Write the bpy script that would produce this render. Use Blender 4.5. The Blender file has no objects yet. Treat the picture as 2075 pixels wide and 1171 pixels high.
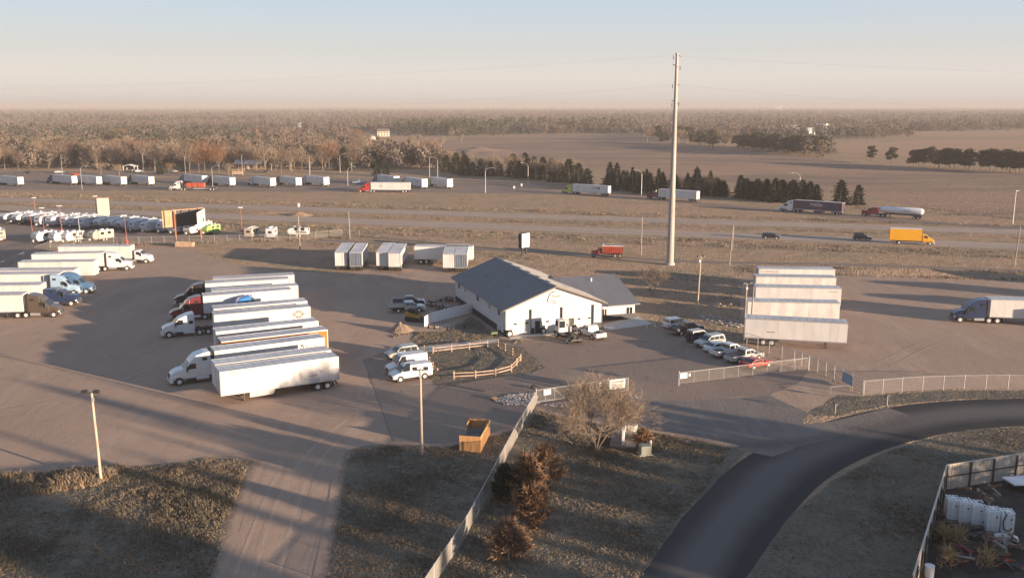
import bpy, bmesh, math, random
import numpy as np
from mathutils import Vector, Matrix, noise as mnoise
from mathutils.geometry import tessellate_polygon

SC = bpy.context.scene
COL = SC.collection
R = math.radians
PI = math.pi

# ------------------------------------------------------------------ camera
PF, PCX, PCY, CH = 1850.0, 1037.5, 585.5, 35.0      # focal length and centre in photo pixels, camera height in metres
TH = math.atan(371 / PF)
CT, ST = math.cos(TH), math.sin(TH)
cam_d = bpy.data.cameras.new('camera')
cam = bpy.data.objects.new('camera', cam_d)
COL.objects.link(cam)
cam.location = (0, 0, CH)
cam.rotation_euler = (PI / 2 - TH, 0, 0)
cam_d.sensor_width = 36
cam_d.lens = 36 * PF / 2075
cam_d.clip_end = 60000
cam_d.clip_start = 0.5
SC.camera = cam

# ------------------------------------------------------------------ light
SUN_EL = 6.6
SUN_DIR = Vector((0.86 * math.cos(R(SUN_EL)), -0.51 * math.cos(R(SUN_EL)), math.sin(R(SUN_EL)))).normalized()
sun_d = bpy.data.lights.new('sun', 'SUN')
sun_d.energy = 5.0
sun_d.angle = R(0.53)
sun_d.color = (1.0, 0.745, 0.525)
sun = bpy.data.objects.new('sun', sun_d)
COL.objects.link(sun)
sun.rotation_euler = SUN_DIR.to_track_quat('Z', 'Y').to_euler()
w = bpy.data.worlds.new('World')
SC.world = w
w.use_nodes = True
wn = w.node_tree.nodes
wl = w.node_tree.links
wn.clear()
wo = wn.new('ShaderNodeOutputWorld')
wb = wn.new('ShaderNodeBackground')
sk = wn.new('ShaderNodeTexSky')
sk.sky_type = 'NISHITA'
sk.sun_disc = False
sk.sun_elevation = R(SUN_EL)
sk.sun_rotation = math.atan2(SUN_DIR.x, SUN_DIR.y)
sk.altitude = 300
sk.air_density = 1.0
sk.dust_density = 1.2
sk.ozone_density = 1.0
wb.inputs['Strength'].default_value = 0.1
# the sky model plus the pale morning haze: a band of peach low down that turns milky blue higher up, the same all round
wtc = wn.new('ShaderNodeTexCoord')
wsx = wn.new('ShaderNodeSeparateXYZ')
wl.new(wtc.outputs['Generated'], wsx.inputs[0])
wr = wn.new('ShaderNodeValToRGB')
SKYC = [(0.0, (.69, .625, .59)), (.012, (.80, .73, .68)), (.03, (.85, .785, .73)), (.06, (.75, .74, .73)), (.085, (.68, .74, .80)), (.115, (.60, .70, .83)), (.25, (.40, .52, .72)), (1.0, (.22, .33, .55))]
while len(wr.color_ramp.elements) < len(SKYC):
    wr.color_ramp.elements.new(.5)
for e, (p_, c_) in zip(wr.color_ramp.elements, SKYC):
    e.position = p_
    e.color = (*c_, 1)
wl.new(wsx.outputs['Z'], wr.inputs[0])
wm = wn.new('ShaderNodeVectorMath')
wm.operation = 'SCALE'
wm.inputs['Scale'].default_value = 3.3
wl.new(wr.outputs[0], wm.inputs[0])
ws_ = wn.new('ShaderNodeVectorMath')
ws_.operation = 'MULTIPLY_ADD'
wl.new(sk.outputs[0], ws_.inputs[0])
ws_.inputs[1].default_value = (.05, .05, .05)
wl.new(wm.outputs[0], ws_.inputs[2])
wl.new(ws_.outputs[0], wb.inputs['Color'])
wl.new(wb.outputs[0], wo.inputs['Surface'])
SC.view_settings.view_transform = 'Standard'
SC.view_settings.look = 'None'
SC.view_settings.exposure = 1.42
SC.view_settings.gamma = 1
SC.view_settings.use_curve_mapping = False
SC.render.engine = 'CYCLES'
SC.cycles.max_bounces = 6
SC.cycles.transparent_max_bounces = 12
SC.cycles.volume_bounces = 1

# ------------------------------------------------------------------ photo pixel <-> place
def P(px, py, z=0.0):
    X = (px - PCX) / PF
    v = (PCY - py) / PF
    t = (CH - z) / (ST - v * CT)
    return Vector((X * t, (CT + v * ST) * t, z))
def PX(x, y, z=0.0):
    dz = z - CH
    d = y * CT - dz * ST
    u = y * ST + dz * CT
    return PCX + PF * x / d, PCY - PF * u / d
def inpoly(x, y, poly):
    r = False
    j = len(poly) - 1
    for i in range(len(poly)):
        xi, yi = poly[i]
        xj, yj = poly[j]
        if (yi > y) != (yj > y) and x < (xj - xi) * (y - yi) / (yj - yi) + xi:
            r = not r
        j = i
    return r

# ------------------------------------------------------------------ materials
MATS = {}
def mat(name, col, rough=.6, metal=0., var=0., scale=1., stretch=(1, 1, 1), bump=0., bscale=8., col2=None, spec=.5, coat=0., detail=4):
    if name in MATS:
        return MATS[name]
    m = bpy.data.materials.new(name)
    m.use_nodes = True
    n = m.node_tree.nodes
    l = m.node_tree.links
    b = n['Principled BSDF']
    b.inputs['Base Color'].default_value = (*col, 1)
    b.inputs['Roughness'].default_value = rough
    b.inputs['Metallic'].default_value = metal
    b.inputs['Specular IOR Level'].default_value = spec
    b.inputs['Coat Weight'].default_value = coat
    if var or bump or col2:
        tc = n.new('ShaderNodeTexCoord')
        oi = n.new('ShaderNodeObjectInfo')
        ad = n.new('ShaderNodeVectorMath')
        ad.operation = 'MULTIPLY_ADD'
        l.new(oi.outputs['Random'], ad.inputs[0])
        ad.inputs[1].default_value = (57, 31, 19)
        l.new(tc.outputs['Object'], ad.inputs[2])
        mp = n.new('ShaderNodeMapping')
        mp.inputs['Scale'].default_value = stretch
        l.new(ad.outputs[0], mp.inputs[0])
    if var or col2:
        nz = n.new('ShaderNodeTexNoise')
        nz.inputs['Scale'].default_value = scale
        nz.inputs['Detail'].default_value = detail
        l.new(mp.outputs[0], nz.inputs['Vector'])
        rp = n.new('ShaderNodeValToRGB')
        c2 = col2 if col2 else tuple(c * (1 - var) for c in col)
        c1 = tuple(min(1, c * (1 + var * .6)) for c in col)
        rp.color_ramp.elements[0].position = .32
        rp.color_ramp.elements[1].position = .62
        rp.color_ramp.elements[0].color = (*c2, 1)
        rp.color_ramp.elements[1].color = (*c1, 1)
        l.new(nz.outputs['Fac'], rp.inputs[0])
        l.new(rp.outputs[0], b.inputs['Base Color'])
    if bump:
        nb = n.new('ShaderNodeTexNoise')
        nb.inputs['Scale'].default_value = bscale
        nb.inputs['Detail'].default_value = 6
        l.new(mp.outputs[0], nb.inputs['Vector'])
        bp = n.new('ShaderNodeBump')
        bp.inputs['Strength'].default_value = bump
        bp.inputs['Distance'].default_value = .1
        l.new(nb.outputs['Fac'], bp.inputs['Height'])
        l.new(bp.outputs[0], b.inputs['Normal'])
    MATS[name] = m
    return m

def ground_mat(name, layers, rough=.95, bumps=((2., .25, .3),), tracks=None):
    """layers: list of (noise scale, lo, hi, colour, stretch): each mixes its colour over the one before"""
    m = bpy.data.materials.new(name)
    m.use_nodes = True
    n = m.node_tree.nodes
    l = m.node_tree.links
    b = n['Principled BSDF']
    b.inputs['Roughness'].default_value = rough
    b.inputs['Specular IOR Level'].default_value = .15
    tc = n.new('ShaderNodeTexCoord')
    cur = None
    for k, (sc, lo, hi, col, st, rot) in enumerate(layers):
        if cur is None:
            rgb = n.new('ShaderNodeRGB')
            rgb.outputs[0].default_value = (*col, 1)
            cur = rgb.outputs[0]
            continue
        mp = n.new('ShaderNodeMapping')
        mp.inputs['Scale'].default_value = st
        mp.inputs['Rotation'].default_value = (0, 0, R(rot))
        mp.inputs['Location'].default_value = (k * 13.7, k * 7.1, 0)
        l.new(tc.outputs['Object'], mp.inputs[0])
        nz = n.new('ShaderNodeTexNoise')
        nz.inputs['Scale'].default_value = sc
        nz.inputs['Detail'].default_value = 7
        nz.inputs['Roughness'].default_value = .62
        l.new(mp.outputs[0], nz.inputs['Vector'])
        mr = n.new('ShaderNodeMapRange')
        mr.inputs['From Min'].default_value = lo
        mr.inputs['From Max'].default_value = hi
        l.new(nz.outputs['Fac'], mr.inputs[0])
        mx = n.new('ShaderNodeMix')
        mx.data_type = 'RGBA'
        l.new(mr.outputs[0], mx.inputs[0])
        l.new(cur, mx.inputs[6])
        mx.inputs[7].default_value = (*col, 1)
        cur = mx.outputs[2]
    l.new(cur, b.inputs['Base Color'])
    m.cycles.use_bump_map_correction = False
    nrm = None
    for (sc, strength, dist) in bumps:
        nb = n.new('ShaderNodeTexNoise')
        nb.inputs['Scale'].default_value = sc
        nb.inputs['Detail'].default_value = 5
        l.new(tc.outputs['Object'], nb.inputs['Vector'])
        bp = n.new('ShaderNodeBump')
        bp.inputs['Strength'].default_value = strength
        bp.inputs['Distance'].default_value = dist
        l.new(nb.outputs['Fac'], bp.inputs['Height'])
        if nrm is not None:
            l.new(nrm, bp.inputs['Normal'])
        nrm = bp.outputs[0]
    if nrm is not None:
        l.new(nrm, b.inputs['Normal'])
    MATS[name] = m
    return m

def see_through(name, col, op):
    m = bpy.data.materials.new(name)
    m.use_nodes = True
    n = m.node_tree.nodes
    l = m.node_tree.links
    b = n['Principled BSDF']
    b.inputs['Base Color'].default_value = (*col, 1)
    b.inputs['Roughness'].default_value = .6
    b.inputs['Metallic'].default_value = .2
    tc = n.new('ShaderNodeTexCoord')
    nz = n.new('ShaderNodeTexNoise')
    nz.inputs['Scale'].default_value = 1.3
    l.new(tc.outputs['Object'], nz.inputs['Vector'])
    mr = n.new('ShaderNodeMapRange')
    mr.inputs['To Min'].default_value = op * .75
    mr.inputs['To Max'].default_value = op * 1.25
    l.new(nz.outputs['Fac'], mr.inputs[0])
    l.new(mr.outputs[0], b.inputs['Alpha'])
    MATS[name] = m
    return m

W0 = (1, 1, 1)
WHITE = mat('white_paint', (.78, .77, .75), .45, var=.06, scale=.5)
TRWHITE = mat('trailer_white', (.56, .555, .545), .5, var=.06, scale=.55, stretch=(1, 1, .35), col2=(.49, .475, .46))
TRDIRTY = mat('trailer_dirty', (.58, .57, .54), .6, var=.1, scale=.6, stretch=(1, 1, .5), col2=(.46, .44, .42))
TRGREY = mat('trailer_grey', (.56, .55, .54), .55, var=.1, scale=.7, stretch=(1, 1, .4))
ROOFG = mat('trailer_roof', (.52, .51, .50), .5, var=.18, scale=.35, stretch=(.6, 1, 1), col2=(.40, .38, .37))
SEAM = mat('seam_grey', (.46, .45, .44), .6)
ALU = mat('aluminium', (.55, .55, .55), .4, .7)
CHROME = mat('chrome', (.62, .62, .63), .22, .95)
STEEL = mat('dark_steel', (.06, .058, .056), .6, .2)
BLACK = mat('black_plastic', (.025, .025, .027), .55)
RUB = mat('tyre_rubber', (.028, .027, .026), .85)
RIMW = mat('rim_white', (.62, .61, .59), .5)
GLASS = mat('tinted_glass', (.02, .026, .032), .08, spec=.7)
LAMPR = mat('red_lens', (.35, .02, .02), .3)
LAMPW = mat('clear_lens', (.7, .7, .68), .2)
def paint(name, c):
    return mat('paint_' + name, c, .32, 0., coat=.5, spec=.5, var=.05, scale=.8)
PW = paint('white', (.60, .60, .595))
RVW = mat('camper_white', (.46, .475, .50), .4, var=.08, scale=.8)
PNAVY = paint('navy', (.02, .035, .085))
PBLUE = paint('blue', (.06, .13, .24))
PLBLUE = paint('light_blue', (.28, .40, .52))
PSKY = paint('bright_blue', (.03, .19, .48))
PMAROON = paint('maroon', (.13, .018, .022))
PRED = paint('red', (.38, .03, .025))
PBLACK = paint('black', (.016, .016, .019))
PBROWN = paint('dark_brown', (.075, .058, .045))
PGREEN = paint('lime', (.40, .46, .10))
PSILVER = paint('silver', (.40, .40, .39))
PTAN = paint('tan_grey', (.36, .33, .29))
PORANGE = paint('orange', (.52, .15, .025))
PYEL = paint('yellow', (.72, .36, .02))
PRUST = mat('rust_red', (.33, .045, .022), .6, var=.3, scale=1.5)
WOOD = mat('cedar_wood', (.50, .27, .11), .75, var=.3, scale=1.4, stretch=(5, 5, .6))
WOODR = mat('rail_wood', (.38, .27, .19), .8, var=.25, scale=2)
POLEW = mat('pole_wood', (.40, .33, .26), .85, var=.25, scale=1.2, stretch=(4, 4, .5))
WEATH = mat('weathered_pole', (.28, .24, .21), .85, var=.25, scale=1.2, stretch=(4, 4, .5))
GALV = mat('galvanised', (.46, .46, .45), .5, .5, var=.12, scale=1.2)
MONO = mat('pole_steel', (.33, .30, .275), .65, .1, var=.12, scale=.5, stretch=(1, 1, .4))
CONC = mat('concrete', (.42, .40, .37), .9, var=.12, scale=.8, bump=.1)
SIDING = mat('white_siding', (.53, .53, .53), .5, var=.04, scale=.4)
WAINS = mat('navy_wainscot', (.022, .026, .035), .5)
ROOFB = mat('slate_roof', (.19, .190, .198), .42, .12, var=.10, scale=.35)
DOORW = mat('door_white', (.57, .565, .56), .45)
VINYL = mat('white_vinyl', (.75, .75, .75), .5)
LINK = see_through('chain_link', (.34, .31, .28), .13)
SLATTED = see_through('slatted_link', (.46, .43, .39), .52)
POLY = mat('tank_plastic', (.66, .66, .65), .35, var=.06, scale=1)
RUSTY = mat('rusty_iron', (.17, .09, .05), .85, var=.4, scale=2)
STRAW = mat('straw_stalks', (.36, .25, .12), .9)
REDPOLE = mat('red_pole', (.30, .11, .08), .6)
TRSHADEBLOTCH = mat('trailer_shade_blotched', (.60, .59, .58), .5, scale=.28, col2=(.40, .385, .375), stretch=(1, 1, 1.2), detail=5)  # soft shadow of a bare tree painted into the side as grey blotches
INK = mat('dark_ink', (.015, .013, .012), .7)
INKB = mat('brown_ink', (.05, .032, .024), .7)
INKG = mat('grey_ink', (.14, .12, .11), .7)
INKL = mat('light_ink', (.27, .24, .23), .7)
INKW = mat('white_ink', (.75, .72, .70), .7)

# ------------------------------------------------------------------ mesh building
class MB:
    def __init__(s):
        s.v = []
        s.f = []
    def add(s, vs, fs):
        o = len(s.v)
        s.v += [tuple(v) for v in vs]
        s.f += [tuple(i + o for i in f) for f in fs]
        return s
    def box(s, x0, x1, y0, y1, z0, z1):
        return s.add([(x0, y0, z0), (x1, y0, z0), (x1, y1, z0), (x0, y1, z0), (x0, y0, z1), (x1, y0, z1), (x1, y1, z1), (x0, y1, z1)],
                     [(0, 3, 2, 1), (4, 5, 6, 7), (0, 1, 5, 4), (1, 2, 6, 5), (2, 3, 7, 6), (3, 0, 4, 7)])
    def obox(s, c, size, rz=0., ry=0.):
        M = Matrix.Translation(c) @ Matrix.Rotation(rz, 4, 'Z') @ Matrix.Rotation(ry, 4, 'Y')
        a, b, d = (q / 2 for q in size)
        o = len(s.v)
        s.box(-a, a, -b, b, -d, d)
        for i in range(o, len(s.v)):
            s.v[i] = tuple(M @ Vector(s.v[i]))
        return s
    def tube(s, p0, p1, r0, r1=None, n=8, caps=True):
        p0 = Vector(p0)
        p1 = Vector(p1)
        r1 = r0 if r1 is None else r1
        d = (p1 - p0).normalized()
        a = d.orthogonal().normalized()
        b = d.cross(a)
        vs = []
        for p, r in ((p0, r0), (p1, r1)):
            for i in range(n):
                t = 2 * PI * i / n
                vs.append(p + a * (r * math.cos(t)) + b * (r * math.sin(t)))
        fs = [(i, (i + 1) % n, n + (i + 1) % n, n + i) for i in range(n)]
        if caps:
            fs += [tuple(range(n - 1, -1, -1)), tuple(range(n, 2 * n))]
        return s.add(vs, fs)
    def path(s, pts, r, n=6):
        for a, b in zip(pts, pts[1:]):
            s.tube(a, b, r, r, n)
        return s
    def prism(s, prof, y0, y1):
        n = len(prof)
        vs = [(x, y0, z) for x, z in prof] + [(x, y1, z) for x, z in prof]
        fs = [tuple(range(n)), tuple(range(2 * n - 1, n - 1, -1))] + [(i, n + i, n + (i + 1) % n, (i + 1) % n) for i in range(n)]
        return s.add(vs, fs)
    def bprism(s, prof, hw, ins=.06, wid=None):
        """profile in x,z swept across y with rounded-off edges; wid(x,z) narrows it"""
        n = len(prof)
        cx = sum(p[0] for p in prof) / n
        cz = sum(p[1] for p in prof) / n
        def shrink(p, d):
            dx, dz = p[0] - cx, p[1] - cz
            L = math.hypot(dx, dz) or 1
            return (p[0] - dx / L * d, p[1] - dz / L * d)
        rings = []
        for y, d in ((-hw, ins), (-hw + ins * .35, ins * .3), (-hw + ins, 0), (hw - ins, 0), (hw - ins * .35, ins * .3), (hw, ins)):
            ring = []
            for p in prof:
                q = shrink(p, d)
                k = wid(p[0], p[1]) if wid else 1
                ring.append((q[0], y * k, q[1]))
            rings.append(ring)
        o = [v for r in rings for v in r]
        fs = [tuple(range(n)), tuple(range(6 * n - 1, 5 * n - 1, -1))]
        for k in range(5):
            fs += [(k * n + i, (k + 1) * n + i, (k + 1) * n + (i + 1) % n, k * n + (i + 1) % n) for i in range(n)]
        return s.add(o, fs)
    def wheel(s, x, y, z, r, w, n=16):
        return s.tube((x, y - w / 2, z), (x, y + w / 2, z), r, r, n)
    def quad(s, a, b, c, d, th=.012):
        a, b, c, d = map(Vector, (a, b, c, d))
        nr = (b - a).cross(d - a).normalized() * th
        return s.add([a, b, c, d, a + nr, b + nr, c + nr, d + nr], [(3, 2, 1, 0), (4, 5, 6, 7), (0, 1, 5, 4), (1, 2, 6, 5), (2, 3, 7, 6), (3, 0, 4, 7)])
    def mesh(s, name, m, smooth=False):
        me = bpy.data.meshes.new(name)
        me.from_pydata(s.v, [], s.f)
        me.materials.append(m)
        bm = bmesh.new()
        bm.from_mesh(me)
        bmesh.ops.recalc_face_normals(bm, faces=bm.faces)
        bm.to_mesh(me)
        bm.free()
        if smooth:
            me.polygons.foreach_set('use_smooth', [True] * len(me.polygons))
        return me

MC = {}
def part(name, key, fn, m, parent=None, loc=(0, 0, 0), rz=0., smooth=False, label=None):
    """one mesh object; alike pieces (same key, same material) share their mesh"""
    k = (key, m.name) if key else None
    if k and k in MC:
        me = MC[k]
    else:
        b = MB()
        fn(b)
        me = b.mesh(name, m, smooth)
        if k:
            MC[k] = me
    o = bpy.data.objects.new(name, me)
    COL.objects.link(o)
    o.location = loc
    o.rotation_euler = (0, 0, rz)
    if parent is not None:
        o.parent = parent
    if label:
        o['label'] = label
    return o
def tag(o, label=None, cat=None, group=None, kind=None):
    if label: o['label'] = label
    if cat: o['category'] = cat
    if group: o['group'] = group
    if kind: o['kind'] = kind
    return o
def thing(name, label, cat, loc=(0, 0, 0), rz=0., group=None):
    o = bpy.data.objects.new(name, None)
    o.empty_display_size = .5
    COL.objects.link(o)
    o.location = loc
    o.rotation_euler = (0, 0, rz)
    return tag(o, label, cat, group)
def copy_tree(o, loc, rz, label=None, group=None, scale=1.):
    c = o.copy()
    COL.objects.link(c)
    c.location = loc
    c.rotation_euler = (0, 0, rz)
    c.scale = (scale,) * 3 if not isinstance(scale, tuple) else scale
    if label: c['label'] = label
    if group: c['group'] = group
    def rec(a, b):
        for ch in list(a.children):
            d = ch.copy()
            COL.objects.link(d)
            d.parent = b
            rec(ch, d)
    rec(o, c)
    return c
def lettering(txt, size, m, parent, loc, rot, name='lettering', sx=1.):
    cu = bpy.data.curves.new(name, 'FONT')
    cu.body = txt
    cu.size = size
    cu.extrude = .004
    cu.align_x = 'CENTER'
    cu.align_y = 'CENTER'
    cu.materials.append(m)
    tmp = bpy.data.objects.new(name, cu)
    COL.objects.link(tmp)
    me = bpy.data.meshes.new_from_object(tmp.evaluated_get(bpy.context.evaluated_depsgraph_get()))
    bpy.data.objects.remove(tmp)
    me.name = name
    o = bpy.data.objects.new(name, me)
    COL.objects.link(o)
    o.parent = parent
    o.location = loc
    o.rotation_euler = rot
    o.scale = (sx, 1, 1)
    return o
def npmesh(name, verts, tris, mats, midx=None):
    me = bpy.data.meshes.new(name)
    nv, nt = len(verts), len(tris)
    me.vertices.add(nv)
    me.vertices.foreach_set('co', np.asarray(verts, np.float32).ravel())
    me.loops.add(nt * 3)
    me.loops.foreach_set('vertex_index', np.asarray(tris, np.int32).ravel())
    me.polygons.add(nt)
    me.polygons.foreach_set('loop_start', np.arange(0, nt * 3, 3, dtype=np.int32))
    me.polygons.foreach_set('loop_total', np.full(nt, 3, dtype=np.int32))
    for m in mats:
        me.materials.append(m)
    if midx is not None:
        me.polygons.foreach_set('material_index', np.asarray(midx, np.int32))
    me.update(calc_edges=True)
    return me
def link_mesh(name, me, parent=None, loc=(0, 0, 0), rz=0.):
    o = bpy.data.objects.new(name, me)
    COL.objects.link(o)
    o.location = loc
    o.rotation_euler = (0, 0, rz)
    if parent is not None:
        o.parent = parent
    return o
# ------------------------------------------------------------------ ground materials
G_GRASS = ground_mat('dry_grass', [
    (0, 0, 0, (0.314, 0.219, 0.153), W0, 0),
    (.02, .42, .62, (0.267, 0.206, 0.140), W0, 0),
    (.09, .50, .66, (0.199, 0.171, 0.113), W0, 0),
    (.7, .50, .72, (0.360, 0.267, 0.186), W0, 0),
    (2.6, .52, .70, (0.140, 0.113, 0.080), W0, 0)], bumps=((.35, .6, 1.0), (2.2, .9, .5), (7, .7, .16)))
G_GRAVEL = ground_mat('gravel', [
    (0, 0, 0, (0.345, 0.251, 0.190), W0, 0),
    (.035, .40, .64, (0.288, 0.211, 0.164), W0, 0),
    (.22, .48, .70, (0.367, 0.275, 0.210), (1, .22, 1), 25),
    (1.1, .55, .75, (0.254, 0.194, 0.155), (1, .12, 1), 32),
    (.33, .64, .72, (.255, .190, .150), (1, .4, 1), 30),
    (5.0, .50, .72, (0.282, 0.215, 0.169), W0, 0)], bumps=((.5, .2, .4), (3.0, .35, .12), (16, .9, .07)))
G_ASPH = ground_mat('old_asphalt', [
    (0, 0, 0, (0.262, 0.195, 0.150), W0, 0),
    (.05, .42, .62, (0.221, 0.167, 0.133), W0, 0),
    (.5, .52, .7, (0.262, 0.213, 0.172), (1, .2, 1), -20),
    (4, .5, .75, (0.192, 0.160, 0.133), W0, 0),
    (.45, .63, .70, (.145, .122, .105), (1, .5, 1), -30)], bumps=((2.5, .4, .12), (9, .7, .06)))
G_NEWASPH = ground_mat('new_asphalt', [
    (0, 0, 0, (.036, .035, .036), W0, 0),
    (.08, .4, .65, (.046, .044, .044), W0, 0),
    (3, .5, .75, (.032, .031, .032), W0, 0)], rough=.8, bumps=((9, .1, .03),))
G_DUSTY = ground_mat('dusty_asphalt', [
    (0, 0, 0, (0.209, 0.179, 0.156), W0, 0),
    (.07, .42, .62, (0.169, 0.147, 0.131), W0, 0),
    (.6, .5, .7, (0.232, 0.197, 0.169), (1, .25, 1), 40)], bumps=((2.5, .4, .12), (9, .6, .06)))
G_HWY = ground_mat('highway_concrete', [
    (0, 0, 0, (0.355, 0.287, 0.233), W0, 0),
    (.12, .42, .62, (0.309, 0.250, 0.205), (.15, 1, 1), 15),
    (.9, .5, .72, (0.380, 0.309, 0.248), (.1, 1, 1), 15)], bumps=((3, .6, .12), (9, 1, .10)))
G_FIELD = ground_mat('ploughed_field', [
    (0, 0, 0, (0.279, 0.194, 0.140), W0, 0),
    (.006, .44, .56, (0.189, 0.146, 0.120), (.5, 2.6, 1), 8),
    (.05, .48, .70, (0.312, 0.223, 0.162), (.25, 1, 1), 12),
    (.5, .5, .72, (0.228, 0.162, 0.117), (.12, 1, 1), 12)], bumps=((.25, .5, 1.2), (1.5, 1, .6)))
G_STUB = ground_mat('stubble_field', [
    (0, 0, 0, (0.373, 0.249, 0.164), W0, 0),
    (.012, .42, .62, (0.339, 0.226, 0.153), (1, 2, 1), 0),
    (.2, .5, .72, (0.294, 0.198, 0.136), (.1, 1, 1), 5)], bumps=((1.5, 1, .5),))
G_PATCH = ground_mat('lawn_patch', [
    (0, 0, 0, (.165, .138, .105), W0, 0),
    (.12, .42, .62, (.120, .112, .085), W0, 0),
    (.8, .5, .72, (.21, .165, .12), W0, 0),
    (4, .5, .72, (.085, .075, .055), W0, 0)], bumps=((.6, .5, .6), (3, .6, .25), (10, .4, .08)))
G_PALE = ground_mat('pale_verge', [
    (0, 0, 0, (.33, .245, .18), W0, 0),
    (.2, .45, .65, (.26, .195, .145), (.3, 1, 1), 15)], bumps=((2, .4, .2),))
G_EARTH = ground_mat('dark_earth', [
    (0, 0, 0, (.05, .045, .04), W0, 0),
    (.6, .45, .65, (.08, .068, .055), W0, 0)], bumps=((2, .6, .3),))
PAINTW = mat('road_paint', (.55, .53, .49), .8, var=.25, scale=1.5)

# ------------------------------------------------------------------ ground sheets
def sheet(name, pts, m, z, jit=0., step=2.5, seed=0, world=False):
    rng = random.Random(seed)
    w_ = [Vector((p[0], p[1], 0)) for p in pts] if world else [P(*p) for p in pts]
    out = []
    for i, a in enumerate(w_):
        b = w_[(i + 1) % len(w_)]
        n = max(1, min(80, int((b - a).length / step))) if jit else 1
        d = (b - a)
        nr = Vector((-d.y, d.x, 0)).normalized() if d.length else Vector()
        for k in range(n):
            p = a + d * (k / n)
            if jit:
                p = p + nr * (mnoise.noise(Vector((p.x * .35, p.y * .35, seed))) + .5 * mnoise.noise(Vector((p.x * 1.1, p.y * 1.1, seed + 9)))) * jit
            out.append((p.x, p.y, z))
    tris = tessellate_polygon([[Vector(q) for q in out]])
    me = bpy.data.meshes.new(name)
    me.from_pydata(out, [], [tuple(t) for t in tris])
    me.materials.append(m)
    bm = bmesh.new()
    bm.from_mesh(me)
    for f in bm.faces:
        if f.normal.z < 0:
            f.normal_flip()
    bm.to_mesh(me)
    bm.free()
    o = link_mesh(name, me)
    return tag(o, kind='structure')
def strip(name, pts, wd, m, z, world=False, smooth=10):
    """a road-like ribbon along a line of points"""
    q = [Vector((p[0], p[1], 0)) for p in pts] if world else [P(*p) for p in pts]
    c = []
    for i in range(len(q) - 1):
        p0, p1, p2, p3 = q[max(i - 1, 0)], q[i], q[i + 1], q[min(i + 2, len(q) - 1)]
        for k in range(smooth):
            t = k / smooth
            c.append(.5 * ((2 * p1) + (p2 - p0) * t + (2 * p0 - 5 * p1 + 4 * p2 - p3) * t * t + (3 * p1 - p0 - 3 * p2 + p3) * t ** 3))
    c.append(q[-1])
    vs, fs = [], []
    for i, p in enumerate(c):
        d = (c[min(i + 1, len(c) - 1)] - c[max(i - 1, 0)]).normalized()
        nr = Vector((-d.y, d.x, 0))
        ww = wd(i / (len(c) - 1)) if callable(wd) else wd
        vs += [tuple(p + nr * ww / 2 + Vector((0, 0, z))), tuple(p - nr * ww / 2 + Vector((0, 0, z)))]
    for i in range(len(c) - 1):
        fs.append((2 * i, 2 * i + 1, 2 * i + 3, 2 * i + 2))
    me = bpy.data.meshes.new(name)
    me.from_pydata(vs, [], fs)
    me.materials.append(m)
    return tag(link_mesh(name, me), kind='structure')

S_ = 21000
me = bpy.data.meshes.new('ground')
me.from_pydata([(-S_, -3000, 0), (S_, -3000, 0), (S_, S_, 0), (-S_, S_, 0)], [], [(0, 1, 2, 3)])
me.materials.append(G_GRASS)
tag(link_mesh('ground', me), kind='structure')

sheet('field', [(878, 300), (930, 279), (1100, 274), (1270, 275), (1390, 291), (1500, 303), (1600, 316), (1760, 332), (2075, 352), (2300, 360), (2300, 470), (1900, 425), (1760, 400), (1480, 372), (1230, 345), (1000, 318)], G_FIELD, .05, 6, 20, 3)
sheet('stubble_field', [(1690, 292), (1900, 284), (2200, 284), (2200, 330), (1980, 320), (1850, 318), (1700, 309)], G_STUB, .06, 6, 20, 4)
sheet('far_field', [(1800, 268), (2200, 262), (2200, 276), (1880, 277)], G_STUB, .06, 10, 40, 5)
sheet('far_clearing', [(720, 292), (712, 276), (830, 268), (900, 280), (870, 300), (790, 308)], G_STUB, .06, 6, 20, 6)
# highway: two carriageways, shoulders, ramp, rest-area pavement
HF = (Vector((-600, 463.3, 0)), Vector((600, 141.6, 0)))   # far carriageway centre line
def hline(a, b, ext=(-500, 500)):
    d = (b - a).normalized()
    return [a + d * ext[0], b + d * ext[1]]
a = (P(0, 403.5) + Vector((0, 0, 0)))
b = P(2075, 470)
FAR = hline(P(0, 404), P(2075, 470.5))
NEAR = hline(P(0, 421.5), P(2075, 500))
FD = (FAR[1] - FAR[0]).normalized()
FN = Vector((-FD.y, FD.x, 0))
NEARm = [P(0, 421.5) - FD * 500, P(0, 421.5) + FD * 1000]
strip('highway', [(p.x, p.y) for p in FAR], 11.0, G_HWY, .03, True)
strip('highway', [(p.x, p.y) for p in NEAR], 11.5, G_HWY, .03, True)
for L_, wd in ((FAR, 11.0), (NEAR, 11.5)):
    d = (L_[1] - L_[0]).normalized()
    nr = Vector((-d.y, d.x, 0))
    for off in (-wd / 2 + 1.4, wd / 2 - 2.4):
        strip('road_marking', [((p + nr * off).x, (p + nr * off).y) for p in L_], .16, PAINTW, .036, True, 1)
    b_ = MB()
    n_ = int((L_[1] - L_[0]).length / 12.2)
    for k in range(n_):
        p = L_[0] + d * (k * 12.2)
        q = p + d * 3
        o_ = nr * .08 - nr * .5
        b_.add([(p + o_)[:2] + (.036,), (p - nr * .58)[:2] + (.036,), (q - nr * .58)[:2] + (.036,), (q + o_)[:2] + (.036,)], [(0, 1, 2, 3)])
    tag(link_mesh('lane_dash', b_.mesh('lane_dash', PAINTW)), kind='structure')
strip('exit_ramp', [(420, 386.5), (640, 386.5), (820, 388), (1000, 390), (1180, 394), (1360, 407), (1500, 420), (1650, 433.5), (1810, 446), (1960, 456), (2150, 469)], 8.5, G_ASPH, .022)
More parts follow.
